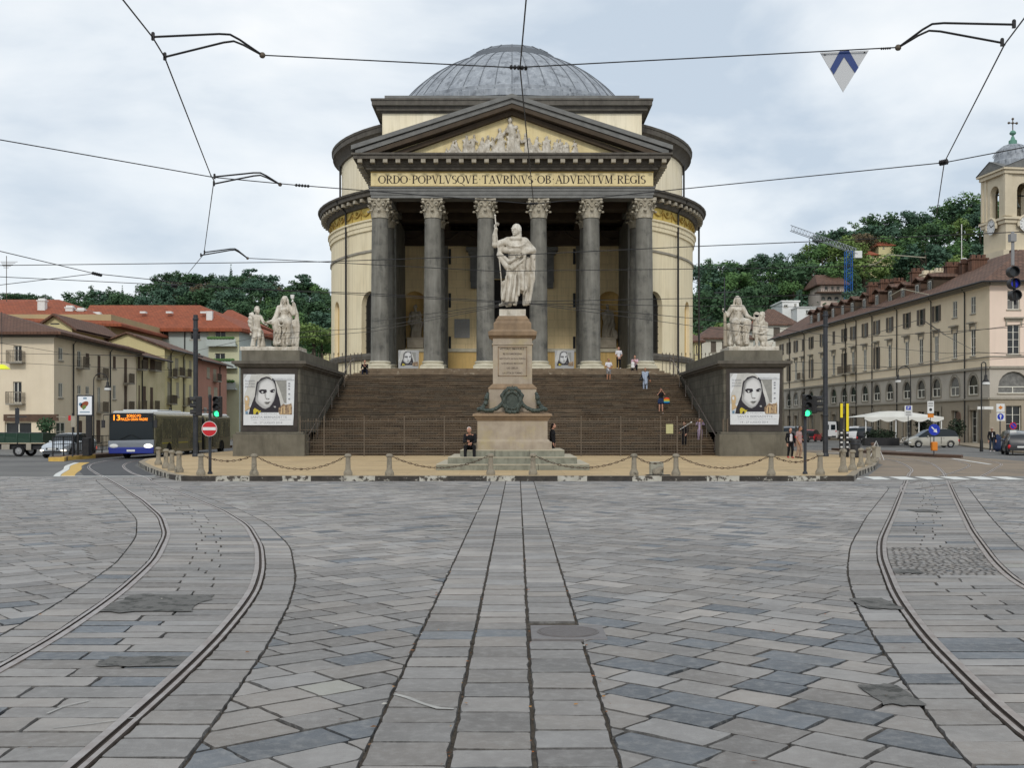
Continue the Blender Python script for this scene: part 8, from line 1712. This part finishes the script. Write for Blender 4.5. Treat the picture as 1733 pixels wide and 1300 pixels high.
v=simple_house('hillside_villa','pinkish villa with arcade and wide balcony under a gabled roof, beside the blue crane','villa',1389,1430,482,330,14,'villa','tile_old',465,[(1396,1401,484,491,'sash'),(1407,1411,484,491,'sash'),(1416,1421,484,491,'sash'),(1387+3,1397,502,508,'shop',1),(1400,1408,502,508,'shop',1),(1412,1420,502,508,'shop',1)],.02,zb=30,ov=1.5)
mb=MB(); mb.box(X(1380,329),327,Zt(497,329),X(1432,329),330,Zt(494.5,329)); 
for k in range(18): x=X(1380+k*2.9,329); mb.box(x-.05,327,Zt(494.5,329),x+.05,327.1,Zt(491.5,329))
mb.box(X(1380,329),327,Zt(491.7,329),X(1432,329),327.15,Zt(491.2,329)); mb.build('balcony',M['wood_brown'],v)
simple_house('hillside_villa','tiny cream house among the trees just left of the rotunda','villa',545,560,568,300,12,'wC','tile_old',563,[(549,552,571,574,'shop')],.3,zb=15)
simple_house('hillside_villa','pale ochre house half hidden by trees high on the right hillside','villa',1487,1512,415,372,10,'wC','tile_red',409,[(1494,1497,418,421,'shop')],.3,zb=55)
simple_house('hillside_villa','small red roofed house among the trees right of the crane','villa',1472,1484,431,365,9,'wC','tile_red',425,[(1476,1479,434,437,'shop')],.3,zb=50)
# crane
d=315; t=thing('tower_crane','blue tower crane with a long pale jib rising behind the pinkish villa','crane',(X(1436,d),d,25)); mb=MB(); x=X(1436,d); z0,z1=Zt(520,d),Zt(425,d); w_=.85
for sx in (-w_,w_):
    for sy in (-w_,w_): mb.tube([(x+sx,d+sy,z0),(x+sx,d+sy,z1)],.13,4)
n=14
for k in range(n):
    a=z0+(z1-z0)*k/n; b=z0+(z1-z0)*(k+1)/n
    for sy in (-w_,w_): mb.tube([(x-w_,d+sy,a),(x+w_,d+sy,b)] if k%2 else [(x+w_,d+sy,a),(x-w_,d+sy,b)],.05,4); mb.tube([(x-w_,d+sy,b),(x+w_,d+sy,b)],.05,4)
mb.build('mast',mat('crane_blue',(.02,.10,.32),rough=.5),t); mb=MB()
a=Vector(P(1450,430,d)); b=Vector(P(1338,390,d)); n=22
for k in range(n):
    p,q=a.lerp(b,k/n),a.lerp(b,(k+1)/n); u=Vector((0,0,1.5)); v=Vector((0,.7,0))
    mb.tube([p-v,q-v],.10,4); mb.tube([p+v,q+v],.10,4); mb.tube([p+u,q+u],.10,4); mb.tube([p-v,(p+q)/2+u],.06,4); mb.tube([(p+q)/2+u,q-v],.06,4)
mb.build('jib',mat('crane_grey',(.25,.27,.30),rough=.6),t); mb=MB(); p=P(1452,431,d); mb.cbox((p.x,d,p.z),(2.0,1.4,2.0)); mb.build('counterweight',M['white'],t,bevel=.1)
# bell tower
tw=thing('bell_tower','cream bell tower with clocks, a lead dome and a cross, behind the right corner building','bell tower',(0,0,0)); d=172.0; cxT=X(1714,d); rz=R(8); MW[tw]=Matrix.Identity(4)
zz=lambda py:Zt(py,d)
hwT=3.0
mb=MB()
for s in range(4):
    Tm=Matrix.Rotation(s*PI/2,4,'Z'); F=lambda t,z,o=0,Tm=Tm:Tm@Vector((-hwT+t,-hwT-o,z))
    facade(mb,F,2*hwT,zz(445),zz(378),[]); facade(mb,F,2*hwT,zz(378),zz(300),[dict(t0=hwT-1.2,t1=hwT+1.2,z0=zz(372),z1=zz(316),arch=True,rec=.9)])
mb.build('shaft',M['wT'],tw)
mb=MB(); mb.prism([(-hwT-1,-hwT-1),(hwT+1,-hwT-1),(hwT+1,hwT+1),(-hwT-1,hwT+1)],lambda u,v,w_:(u,v,w_),zz(460),zz(430)); 
for z,e,h_ in ((zz(378),.55,.35),(zz(384),.3,.5),(zz(302),.5,.6),(zz(296),.8,.35)): mb.box(-hwT-e,-hwT-e,z,hwT+e,hwT+e,z+h_)
for sx in (-1,1):
    for sy in (-1,1): mb.box(sx*(hwT-.2),sy*(hwT-.2),zz(372),sx*(hwT+.3),sy*(hwT+.3),zz(302)); mb.box(sx*(hwT-.95),sy*(hwT+.005),zz(372),sx*(hwT-.2),sy*(hwT+.15),zz(302)); mb.box(sx*(hwT+.005),sy*(hwT-.95),zz(372),sx*(hwT+.15),sy*(hwT-.2),zz(302))
mb.build('cornice',M['wT'],tw)
mb=MB()
for s in range(4):
    Tm=Matrix.Rotation(s*PI/2,4,'Z'); mb.face([Tm@Vector(q) for q in ((-hwT-.8,-hwT-.8,zz(293)),(hwT+.8,-hwT-.8,zz(293)),(0,-hwT-.8,zz(276)))]); mb.face([Tm@Vector(q) for q in ((-hwT-.9,-hwT-.9,zz(293)),(0,-hwT-.9,zz(275)),(0,0,zz(275)))]); mb.face([Tm@Vector(q) for q in ((hwT+.9,-hwT-.9,zz(293)),(0,-hwT-.9,zz(275)),(0,0,zz(275)))])
mb.build('pediment',M['cornice_grey'],tw)
mb=MB(); mb.lathe([(2.95,zz(288)),(2.95,zz(275)),(2.75,zz(273)),(2.6,zz(264)),(2.3,zz(255)),(1.5,zz(248)),(.8,zz(245)),(0,zz(244.5))],32); 
for k in range(16): a=2*PI*k/16; mb.tube([(r*1.01*sin(a),-r*1.01*cos(a),z) for r,z in ((2.85,zz(264)),(2.3,zz(255)),(1.5,zz(248)),(.8,zz(245)))],.06,4)
mb.build('dome',M['lead'],tw,smooth=True,ang=30)
mb=MB(); mb.lathe([(.62,zz(246)),(.6,zz(238)),(.35,zz(236)),(.2,zz(231)),(.12,zz(229)),(.42,zz(227)),(.5,zz(225)),(.35,zz(222)),(.08,zz(220))],14); mb.build('finial',mat('verdigris',(.12,.26,.20),rough=.7),tw,smooth=True)
mb=MB(); mb.tube([(0,0,zz(221)),(0,0,zz(202))],.08,5); mb.tube([(-.6,0,zz(208)),(.6,0,zz(208))],.08,5)
for a,b in ((-.65,zz(208)),(.65,zz(208)),(0,zz(201)),(0,zz(208))): mb.sph((a,0,b),.2,5)
mb.build('cross',M['iron'],tw,smooth=True)
for s in range(4):
    Tm=Matrix.Rotation(s*PI/2,4,'Z'); mb=MB(); zc_=zz(386); mb.face([Tm@Vector((1.15*cos(a),-hwT-.60,zc_+1.15*sin(a))) for a in [2*PI*k/24 for k in range(24)]]); ck=mb.build('clock_face',M['white'],tw)
    mb=MB(); 
    for k in range(12): a=2*PI*k/12; mb.face([Tm@Vector((r*cos(a+e),-hwT-.62,zc_+r*sin(a+e))) for r,e in ((.8,-.05),(1.0,-.05),(1.0,.05),(.8,.05))])
    for a,r in ((2.2,.6),(.3,.85)): mb.tube([Tm@Vector((0,-hwT-.64,zc_)),Tm@Vector((r*cos(a),-hwT-.64,zc_+r*sin(a)))],.05,4)
    mb.build('clock_hands',M['black'],ck); mb=MB(); mb.tube([Tm@Vector((1.3*cos(a),-hwT-.55,zc_+1.3*sin(a))) for a in [PI*k/12 for k in range(-1,14)]],.2,6); mb.build('clock_surround',M['wT'],tw)
mb=MB(); mb.lathe([(1.1,zz(352)),(1.0,zz(350)),(.75,zz(344)),(.6,zz(336)),(.3,zz(333)),(0,zz(332))],16); mb.tube([(-2.8,0,zz(331)),(2.8,0,zz(331))],.12,5); mb.build('bell',M['bronze'],tw,smooth=True)
tw.location=(cxT,d,0); tw.rotation_euler=(0,0,rz)
MW[tw]=Matrix.Translation((cxT,d,0))
# ---------------- hills and trees ----------------
EL=[(-400,480),(-200,492),(-60,503),(0,497),(40,489),(100,503),(130,493),(155,487),(205,490),(233,491),(250,478),(270,466),(291,460),(339,457),(391,454),(420,455),(462,468),(485,484),(510,464),(536,480),(560,493),(700,500),(1000,470),(1176,440),(1202,434),(1251,425),(1300,425),(1319,434),(1345,432),(1371,420),(1397,392),(1423,392),(1440,380),(1482,366),(1511,380),(1527,392),(1544,380),(1555,362),(1573,365),(1589,355),(1625,335),(1667,338),(1733,332),(1900,330),(2200,360)]
ex_=np.array([a for a,_ in EL],float); ey_=np.array([b for _,b in EL],float)
def top_el(px): return float(np.interp(px,ex_,ey_))
def ridge(px): return 430 if px<800 else 400
def foot(px): return 235
def ground(px,Y):
    R_=ridge(px); f=foot(px); zt=CH+(HY-top_el_s(px))/FP*R_-12
    t=(Y-f)/(R_-f); 
    if t<=0: return -.3
    if t<=1: return max(0,zt)*t**.92
    return max(0,zt)*max(.3,1-(t-1)*.8)
_g=np.arange(-500,2300,10.); _s=np.interp(_g,ex_,ey_)
for _ in range(12): _s[1:-1]=.5*_s[1:-1]+.25*(_s[2:]+_s[:-2])
def top_el_s(px): return float(np.interp(px,_g,_s))
mb=MB(); pxs=list(range(-450,2250,18)); Ys=[225,235,250,270,290,310,330,350,370,390,410,430,460,520,620]
mb.grid([[( (px-CX)/FP*Y,Y,ground(px,Y)+(math.sin(px*.05+Y*.03)*1.2 if Y>240 else 0)) for px in pxs] for Y in Ys]); struct(mb.build('hillside',M['undergrowth'],smooth=True))
def np_mesh(name,V,F,m,mi=None):
    me=bpy.data.meshes.new(name); me.vertices.add(len(V)); me.vertices.foreach_set('co',np.asarray(V,dtype=np.float32).ravel()); n=len(F); me.loops.add(n*4); me.polygons.add(n)
    me.loops.foreach_set('vertex_index',np.asarray(F,dtype=np.int32).ravel()); me.polygons.foreach_set('loop_start',np.arange(0,n*4,4,dtype=np.int32)); me.polygons.foreach_set('loop_total',np.full(n,4,dtype=np.int32)); me.update(calc_edges=True); me.materials.append(m); return me
def leaves_mesh(centres,radii,n,sz,g,flat=.75):
    per=np.maximum(1,(n*(radii**2)/np.sum(radii**2)).astype(int)); V=[]
    for c,r,k in zip(centres,radii,per):
        u=g.normal(size=(k,3)); u/=np.linalg.norm(u,axis=1)[:,None]; p=c+u*r*np.array([1,1,flat])*(g.random((k,1))**.33)
        nrm=u+.4*g.normal(size=(k,3)); nrm/=np.linalg.norm(nrm,axis=1)[:,None]; a=np.cross(nrm,g.normal(size=(k,3))); a/=np.linalg.norm(a,axis=1)[:,None]; b=np.cross(nrm,a); q=(sz*(.6+.8*g.random((k,1))))
        V.append(np.stack([p-a*q-b*q*.6,p+a*q-b*q*.4,p+a*q*.6+b*q*.7,p-a*q*.8+b*q*.5],1))
    V=np.concatenate(V).reshape(-1,3); return V,np.arange(len(V)).reshape(-1,4)
def tree_proto(kind,seed):
    g=np.random.default_rng(seed); H=1.0; mb=MB()
    if kind=='broad':
        c=[];r=[]
        for k in range(26):
            a=g.random()*2*PI; q=g.random()**.5*.30; z=.38+g.random()*.5; sc_=math.sqrt(max(.1,1-((z-.6)/.42)**2)); c.append((q*sc_*cos(a)*1.25,q*sc_*sin(a)*1.25,z)); r.append(.10+.07*g.random())
        sz,n,th=.022,1900,.03
    elif kind=='round':
        c=[];r=[]
        for k in range(22): a=g.random()*2*PI; q=g.random()**.5*.30; z=.55+g.random()*.32; c.append((q*cos(a),q*sin(a),z)); r.append(.09+.06*g.random())
        sz,n,th=.022,1700,.025
    elif kind=='conifer':
        c=[];r=[]
        for k in range(26): z=.15+.85*k/26; w_=.20*(1-z)**.8+.015; a=g.random()*2*PI; c.append((w_*.5*cos(a),w_*.5*sin(a),z)); r.append(w_*.8+.015)
        sz,n,th=.018,1500,.02
    elif kind=='cypress':
        c=[(0,0,z) for z in np.linspace(.08,.95,14)]; r=[.055*math.sin(PI*min(1,(z+.12)))+.02 for z in np.linspace(.08,.95,14)]; sz,n,th=.015,900,.015
    elif kind=='cedar':
        c=[];r=[]
        for k in range(24):
            z=.35+.6*(k//4)/6+.02*g.random(); a=g.random()*2*PI; w_=.38*(1.15-z); c.append((w_*cos(a),w_*sin(a),z)); r.append(.085+.05*g.random())
        sz,n,th=.02,1500,.028
    elif kind=='thin':
        c=[];r=[]
        for k in range(16): a=g.random()*2*PI; q=g.random()**.5*.28; z=.5+g.random()*.45; c.append((q*cos(a),q*sin(a),z)); r.append(.05+.05*g.random())
        sz,n,th=.018,700,.02
    c=np.array(c,float); r=np.array(r,float)
    V,F=leaves_mesh(c,r,n,sz,g,.55 if kind=='cedar' else .8)
    mb.tube([(0,0,-.06),(0,0,.2),(.01,.01,.5),(0,0,.8)],[th*1.3,th,th*.6,th*.2],6)
    for k in range(0,len(c),3): mb.tube([(0,0,max(.2,c[k][2]-.2)),tuple(c[k])],[th*.4,th*.12],4,caps=False)
    if kind in('broad','round','conifer'):   # dense heart of twigs and inner leaves
        pass
    return V,F,mb
PRT={}
for i,(kind,lf) in enumerate((('broad','mid'),('broad','dark'),('broad','light'),('broad','rust'),('round','dark'),('round','mid'),('round','blue'),('conifer','blue'),('conifer','dark'),('cypress','dark'),('cedar','blue'),('thin','mid'),('broad','blue'))):
    V,F,tmb=tree_proto(kind,40+i); me=np_mesh('crown',V,F,LEAF[lf]); e=thing('tree',None,None); MW[e]=Matrix.Identity(4); tk=tmb.build('trunk',M['bark'],e); cr_=bpy.data.objects.new('crown',me); COL.objects.link(cr_); cr_.parent=e; PRT[(kind,lf)]=[e,False]
LBL={('broad','mid'):'mid green tree',('broad','dark'):'dark green tree',('broad','light'):'pale yellow green tree',('broad','rust'):'reddish brown tree',('round','dark'):'dark round headed tree',('round','mid'):'round headed green tree',('round','blue'):'blue green round headed tree',('conifer','blue'):'blue green conifer',('conifer','dark'):'dark pointed conifer',('cypress','dark'):'slim dark cypress',('cedar','blue'):'tiered cedar',('thin','mid'):'thin open crowned tree',('broad','blue'):'blue green tree'}
LM=[(-60,35,'above the far left roof edge'),(35,90,'above the white chimneys at far left'),(90,150,'above the left end of the orange roofs'),(150,210,'over the middle of the orange roofs'),(210,270,'over the apartment block roof'),(270,320,'just left of the tall left mast'),(320,370,'just right of the tall left mast'),(370,415,'above the winged youth'),(415,460,'between winged youth and seated woman'),(460,510,'behind the chalice statue'),(510,545,'right of the chalice statue'),(545,800,'against the left edge of the rotunda'),
(800,1205,'against the right edge of the rotunda'),(1205,1240,'behind the tall stone cross'),(1240,1280,'above the veiled statue'),(1280,1320,'above the kneeling figure'),(1320,1360,'above the modern white villa'),(1360,1395,'above the right mast'),(1395,1435,'around the pinkish villa'),(1435,1475,'right of the blue crane'),(1475,1515,'above the white bracket rod'),(1515,1560,'above the far chimneys'),(1560,1600,'above the row of dormers'),(1600,1645,'above the satellite dish'),(1645,1900,'beside the bell tower')]
_seen={}
def tree_label(key,px,Y,h):
    lm=[t for a,b,t in LM if a<=px<b][0]; R_=ridge(px); fr=(R_-Y)/(R_-235.)
    band='on the crest' if fr<.12 else 'just below the crest' if fr<.3 else 'halfway up' if fr<.55 else 'low on the slope' if fr<.8 else 'at the foot of the slope'
    lab='%s %s, %s'%(LBL[key],band,lm); n=_seen.get(lab,0); _seen[lab]=n+1
    if n==0: return lab
    return ('%s %s'%(('smaller','slimmer','third','fourth')[min(n-1,3)],lab))
def place_tree(key,px,Y,h,w_=1.0,label=None,z=None,grp=None):
    e,used=PRT[key]; x=(px-CX)/FP*Y; z=ground(px,Y)-.3 if z is None else z; side='left' if px<800 else 'right'
    lab=label or tree_label(key,px,Y,h); g_=grp or '%ss on the %s hillside'%(LBL[key],side)
    if not used: o=e; PRT[key][1]=True
    else: o=copy_tree(e)
    o.location=(x,Y,z); o.rotation_euler=(0,0,random.random()*6.28); o.scale=(h*w_,h*w_,h); o.name={'conifer':'conifer','cypress':'cypress','cedar':'cedar'}.get(key[0],'tree'); tag(o,lab,'tree',g_); return o
random.seed(21)
keysR=[('broad','mid')]*6+[('broad','dark')]*7+[('broad','blue')]*4+[('round','mid')]*3+[('round','dark')]*3+[('conifer','blue')]*2+[('conifer','dark')]*2+[('broad','light')]*2+[('broad','rust')]+[('round','blue')]*2
keysL=[('broad','blue')]*5+[('broad','dark')]*6+[('round','dark')]*5+[('broad','mid')]*3+[('conifer','dark')]*2+[('round','blue')]*3+[('broad','rust')]*3+[('round','mid')]
cnt=0
def wood(px0,px1,rows_,keys,hm):
    global cnt
    for (Y,step) in rows_:
        px=px0+random.uniform(0,step)
        while px<px1:
            if any(a_<px<b_ and Y<d_+8 for a_,b_,d_ in ((1366,1448,328),(536,566,300),(1480,1520,372),(1466,1490,365),(1318,1408,284))): px+=step*.6; continue
            Yj=Y+random.uniform(-8,8); k=random.choice(keys); h=hm*random.uniform(.75,1.15)
            zt=ground(px,Yj)+h; lim_=CH+(HY-(top_el(px)-1))/FP*Yj
            if zt>lim_: h=max(5,lim_-ground(px,Yj))
            place_tree(k,px,Yj,h,random.uniform(1.15,1.5) if k[0] in('broad','round') else random.uniform(.95,1.2)); cnt+=1
            px+=step*random.uniform(.75,1.25)
wood(-40,575,[(425,24),(395,30),(365,34),(335,40),(305,46)],keysL,12.5)
wood(1178,1745,[(398,27),(372,31),(345,34),(318,38),(290,42),(266,46)],keysR,14)
# distinct trees of the skyline
for key,px,pyt,Y,h,w_,lab in ((('cedar','blue'),510,461,428,15,1.25,'tall cedar standing alone on the left skyline nearest the church'),(('cedar','blue'),425,452,428,13,1.3,'dark cedar at the crest of the left hill'),(('cypress','dark'),391,447,425,12,1.1,'slim cypress poking above the left hill crest'),
  (('cypress','dark'),207,483,420,11,1.2,'slim cypress above the orange roof of the left apartment block'),(('conifer','dark'),155,484,420,12,1.6,'ragged dark conifer above the left orange roofs'),(('conifer','dark'),185,486,420,12,1.5,'bushy conifer right of the ragged one above the left orange roofs'),(('round','dark'),276,461,425,9,1.5,'rounded umbrella pine at the left start of the hill crest'),
  (('round','dark'),20,494,420,9,1.4,'small dark tree above the roof at the far left edge'),(('round','dark'),62,497,420,8,1.6,'reddish dark tree behind the white chimney at far left'),(('broad','dark'),310,460,425,13,1.3,'broad dark tree on the left hill crest under the hanging wire'),
  (('round','blue'),1410,383,392,17,1.15,'round headed pine standing alone beside the crane jib'),(('thin','mid'),1392,400,392,12,1.1,'thin leafless looking tree under the crane jib'),(('thin','mid'),1457,372,395,16,1.3,'open crowned tree on the right skyline'),(('broad','dark'),1490,362,396,17,1.2,'dark broad tree on the right skyline, left of a gap'),
  (('round','blue'),1549,352,392,15,1.1,'greyish round tree standing out right of the skyline gap'),(('broad','mid'),1625,329,398,18,1.3,'tall leafy tree at the top of the right hill'),(('thin','mid'),1661,327,398,10,1.2,'thin tree just left of the bell tower'),(('conifer','blue'),1321,428,385,15,1.6,'feathery cedar on the right skyline dip'),(('conifer','dark'),1353,428,380,12,1.5,'pointed dark conifer right of the skyline dip'),
  (('broad','light'),1215,548,246,9,1.5,'light green bush beside the houses right of the rotunda'),(('broad','light'),531,545,246,8,1.6,'yellow green tree low behind the chalice statue'),(('broad','mid'),545,560,250,8,1.5,'green bushy tree low beside the rotunda on the left'),(('conifer','blue'),1355,492,330,22,1.3,'large blue green cedar in the middle of the right hillside'),(('broad','blue'),1464,488,300,10,1.5,'blue green tree beside the crane mast foot')):
    zt=CH+(HY-pyt)/FP*Y; place_tree(key,px,Y,h,w_,lab,z=zt-h*.97,grp=None)
# undergrowth: leafy mass covering the slopes
g=np.random.default_rng(5); cs=[]; rs_=[]
for (a,b,nn) in ((-60,590,330),(1165,1760,380)):
    for k in range(nn):
        px=g.uniform(a,b); Y=g.uniform(240,ridge(px)-4); hb=any(a_<px<b_ and Y<d_+4 for a_,b_,d_ in ((1376,1440,328),(540,564,300),(1484,1516,372),(1468,1488,365)))
        cs.append(((px-CX)/FP*Y,Y,ground(px,Y)+(-1.5 if hb else 1.0)+g.random()*1.5)); rs_.append(2.6+2.4*g.random())
V,F=leaves_mesh(np.array(cs),np.array(rs_),26000,.62,g,.6); me=np_mesh('hillside_undergrowth',V,F,LEAF['dark']); o=bpy.data.objects.new('hillside_undergrowth',me); COL.objects.link(o); tag(o,'dense dark shrubs covering the wooded hillsides','undergrowth',kind='stuff')
# ---------------- overhead wires ----------------
def W(px,py,z=6.0): d=(z-CH)*FP/(HY-py); return Vector(((px-CX)/FP*d,d,z))
def wire(label,pts,r=.012,z=6.0,nm='overhead_wire',m='iron_dark',grp=None):
    q=[W(*p[:2],z=p[2] if len(p)>2 else z) for p in pts]; mb=MB(); r*=(.85 if r<.0125 else .72)
    for a,b in zip(q,q[1:]): mb.tube([a,b],r,5)
    for a in q[1:-1]: mb.sph(tuple(a),r*1.5,4)
    return tag(mb.build(nm,M[m],origin=tuple(q[0])),label,'wire',grp)
wire('tram contact wire curving down the left of the sky past three bracket arms',[(190,-24),(258,62),(278,95),(357,297),(362,305),(345,430),(318,463)],.010)
wire('tram contact wire slanting down the right edge of the sky',[(1760,-5),(1700,75),(1598,275),(1585,362)],.010)
wire('vertical looking wire running from the top of the picture to above the statue',[(892,-20),(880,115),(903,345)],.010)
wire('top span wire across the dome with the triangular sign',[(445,93),(870,114),(1516,80)],.009)
wire('second span wire crossing the inscription from edge to edge',[(-30,231),(362,300),(500,313),(903,345),(1598,275),(1760,244)],.010)
wire('span wire level with the portico capitals at left crossing to the right hill',[(-30,449.5),(540,443),(840,433),(1175,417),(1345,410),(1713,393),(1760,391)],.014)
wire('span wire from the lowest left bracket arm across the columns',[(420,437),(540,443),(840,459),(1270,454),(1500,450)],.013)
wire('slanting wire from the left edge down to the feet of the statue',[(-30,418),(160,463),(400,488),(632,497),(860,511),(1175,505),(1450,497)],.015)
wire('lower parallel wire from the left edge to the statue pedestal',[(-30,467),(240,480),(632,500),(860,513),(1175,518),(1500,520)],.014)
wire('short wire joining the left edge to the slanting wire knot',[(-30,486),(160,463)],.014)
wire('fan wire from the statue feet to the rotunda left, uppermost',[(860,513),(632,544)],.015); wire('fan wire from the statue feet to the rotunda left, middle',[(860,514),(632,555),(460,565),(290,603),(120,600),(-20,577)],.015); wire('fan wire from the statue feet to the rotunda left, lowest',[(860,516),(632,561),(470,574)],.015)
wire('fan wire from the statue feet to the right street, upper',[(895,513),(1175,539),(1440,572),(1733,553)],.016); wire('fan wire from the statue feet to the right street, lower',[(895,514),(1175,552),(1380,577),(1600,598),(1733,597)],.016)
for l,p in (('faint street wire crossing the beige corner house, upper',[(-20,598),(125,600),(235,603)]),('faint street wire crossing the beige corner house, lower',[(-20,612),(180,622),(330,628)]),('faint street wire before the arcades of the right building, upper',[(1340,612),(1520,622),(1655,596),(1760,603)]),('faint street wire before the arcades of the right building, lower',[(1340,628),(1490,622),(1620,613),(1760,602)]),('slack wire crossing the upper windows of the right building',[(1462,570),(1560,540),(1597,566),(1650,594)]),('thin wire rising over the roof edge of the right building',[(1560,540),(1600,566),(1760,545)])):
    wire(l,p,.017)
def arm(label,ends,elbow,tip,r=.018,z=6.0):
    t=thing('wire_bracket',label,'wire bracket',tuple(W(*tip,z=z))); tp=W(*tip,z=z)
    for k,e in enumerate(ends):
        a=W(*e,z=z); el=elbow[k] if isinstance(elbow,list) else elbow; b=P(el[0],el[1],a.y*.5+tp.y*.5); mb=MB(); u=(a-b).normalized(); v=(tp-b).normalized(); mb.tube([a,b+u*.12,b+(u+v)*.02,b+v*.12,tp],r,6); mb.build('rod',M['iron_dark'],t,smooth=True)
        mb=MB(); mb.cbox(tuple(a),(.03,.03,.07)); mb.sph(tuple(a+Vector((0,0,.035))),.02,5); mb.build('clamp',M['iron_dark'],t)
    mb=MB(); mb.sph(tuple(tp),.035,5); mb.build('hinge',M['iron'],t); return t
arm('nearest bent double bracket arm on the upper left contact wire',[(259,62),(279,96)],[(390,56),(396,67)],(444,93),.012)
arm('nearest bent double bracket arm at the upper right edge of the sky',[(1716,41),(1696,72)],[(1577,38),(1572,49)],(1520,80),.012)
arm('middle bent bracket arm on the left contact wire, above the left hill',[(363,299),(362,311)],[(441,291),(441,295)],(474,312),.014)
arm('farthest bent bracket arm on the left contact wire',[(346,427),(340,432)],[(398,420),(398,422)],(419,437),.016)
def ins(label,a,b,r=.03):
    mb=MB(); p,q=W(*a),W(*b); n=5
    for k in range(n): u=p.lerp(q,(k+.1)/n); v=p.lerp(q,(k+.9)/n); mb.tube([u,u.lerp(v,.5),v],[r*.6,r,r*.6],6)
    return tag(mb.build('insulator',M['iron_dark'],origin=tuple(p)),label,'insulator')
ins('small insulator link where the wires cross before the dome',(862,113),(893,115)); ins('dark insulator on the span wire right of the middle bracket arm',(499,313),(524,315)); ins('dark insulator block where the wires cross at upper right',(1590,276),(1604,273),.05); ins('insulator on the top span wire just left of the upper right bracket arm',(1490,82),(1508,81),.015); ins('knot of fittings above the statue where three wires meet',(896,345),(910,344)); ins('knot of fittings on the slanting wire at the left',(156,462),(172,466),.05); ins('dark fitting where wires cross above the left hill',(290,483),(300,484),.07)
# triangular pendant sign
a=W(1388,88.5); b=W(1470.5,84.5); c=P(1427,155.5,(a.y+b.y)/2); t=thing('pendant_sign','white triangular pendant sign with a blue chevron hanging from the top wire','sign',tuple((a+b)/2)); n_=(b-a).cross(c-a).normalized(); n_=n_ if n_.y<0 else -n_
mb=MB(); tri=[a,b,c]; mb.face([p for p in tri]); mb.face([p-n_*-.0+n_*-.012 for p in tri]); 
for k in range(3): mb.face([tri[k],tri[(k+1)%3],tri[(k+1)%3]-n_*.012,tri[k]-n_*.012])
pt=mb.build('plate',mat('plate_white',(.50,.51,.52),rough=.5),t); mb=MB()
g_=lambda px,py:(lambda s_,t_:a+(b-a)*s_+(c-a)*t_+n_*.006)(*np.linalg.solve(np.array([[1470.5-1388,1427-1388],[84.5-88.5,155.5-88.5]]),np.array([px-1388,py-88.5])))
mb.face([g_(1421,86.5),g_(1429,86),g_(1428.5,96),g_(1411,126),g_(1405,116)]); mb.face([g_(1429,86),g_(1437,85.5),g_(1453,114),g_(1447,123.5),g_(1428.5,96)]); mb.build('chevron',mat('chev',(.006,.035,.17),rough=.5),pt)
mb=MB(); 
for q in ((1396,92.5),(1463,88.5)): mb.sph(tuple(g_(*q)),.008,5)
mb.build('bolt',M['black'],pt)
# hanging signal
d=23.6; x=X(1714,d); t=thing('hanging_signal','hanging signal of three round lamps, the middle blue, at the right edge','signal',(x,d,5.9)); mb=MB(); mb.tube([(x,d,6.0),(x,d,Zt(449,d))],.035,8); mb.box(x-.07,d-.07,Zt(409,d),x+.05,d+.07,Zt(396,d)); mb.build('rod',mat('rodg',(.25,.25,.25),rough=.6),t)
for k,py in enumerate((460,480,500)):
    xx=x+.02*k; z=Zt(py,d); r=.115; mb=MB(); rowsv=[[(xx+q*cos(2*PI*j/20),d-e,z+q*sin(2*PI*j/20)) for j in range(20)] for q,e in ((.0,-.1),(r,-.08),(r,.1),(r*.86,.1),(r*.86,.0))]; mb.grid(rowsv,0,False,True); hd_=mb.build('lamp_housing',M['iron_dark'],t,smooth=True,ang=40); mb=MB(); mb.face([(xx+r*.86*cos(2*PI*j/20),d-.005,z+r*.86*sin(2*PI*j/20)) for j in range(20)]); mb.build('lens',mat('sigblue',(.02,.03,.5),rough=.2) if k==1 else M['glass'],hd_)
mb=MB(); mb.tube([(x+.02,d,Zt(470,d)),(x+.05,d,Zt(516,d))],.03,6); mb.build('lower_rod',M['iron_dark'],t)
wire('pale bracket rod crossing the right hillside',[(1470,448),(1481,447),(1505,431),(1566,436)],.016,m='shutter_light',nm='bracket_rod'); wire('pale bracket rod crossing the dormers of the right building',[(1506,501),(1527,489),(1572,499)],.018,m='shutter_light',nm='bracket_rod')
# the unused prototypes
for k,(e,used) in PRT.items():
    if not used:
        for c_ in list(e.children): bpy.data.objects.remove(c_)
        bpy.data.objects.remove(e)
print('TREES',cnt,'OBJ',len(bpy.data.objects))
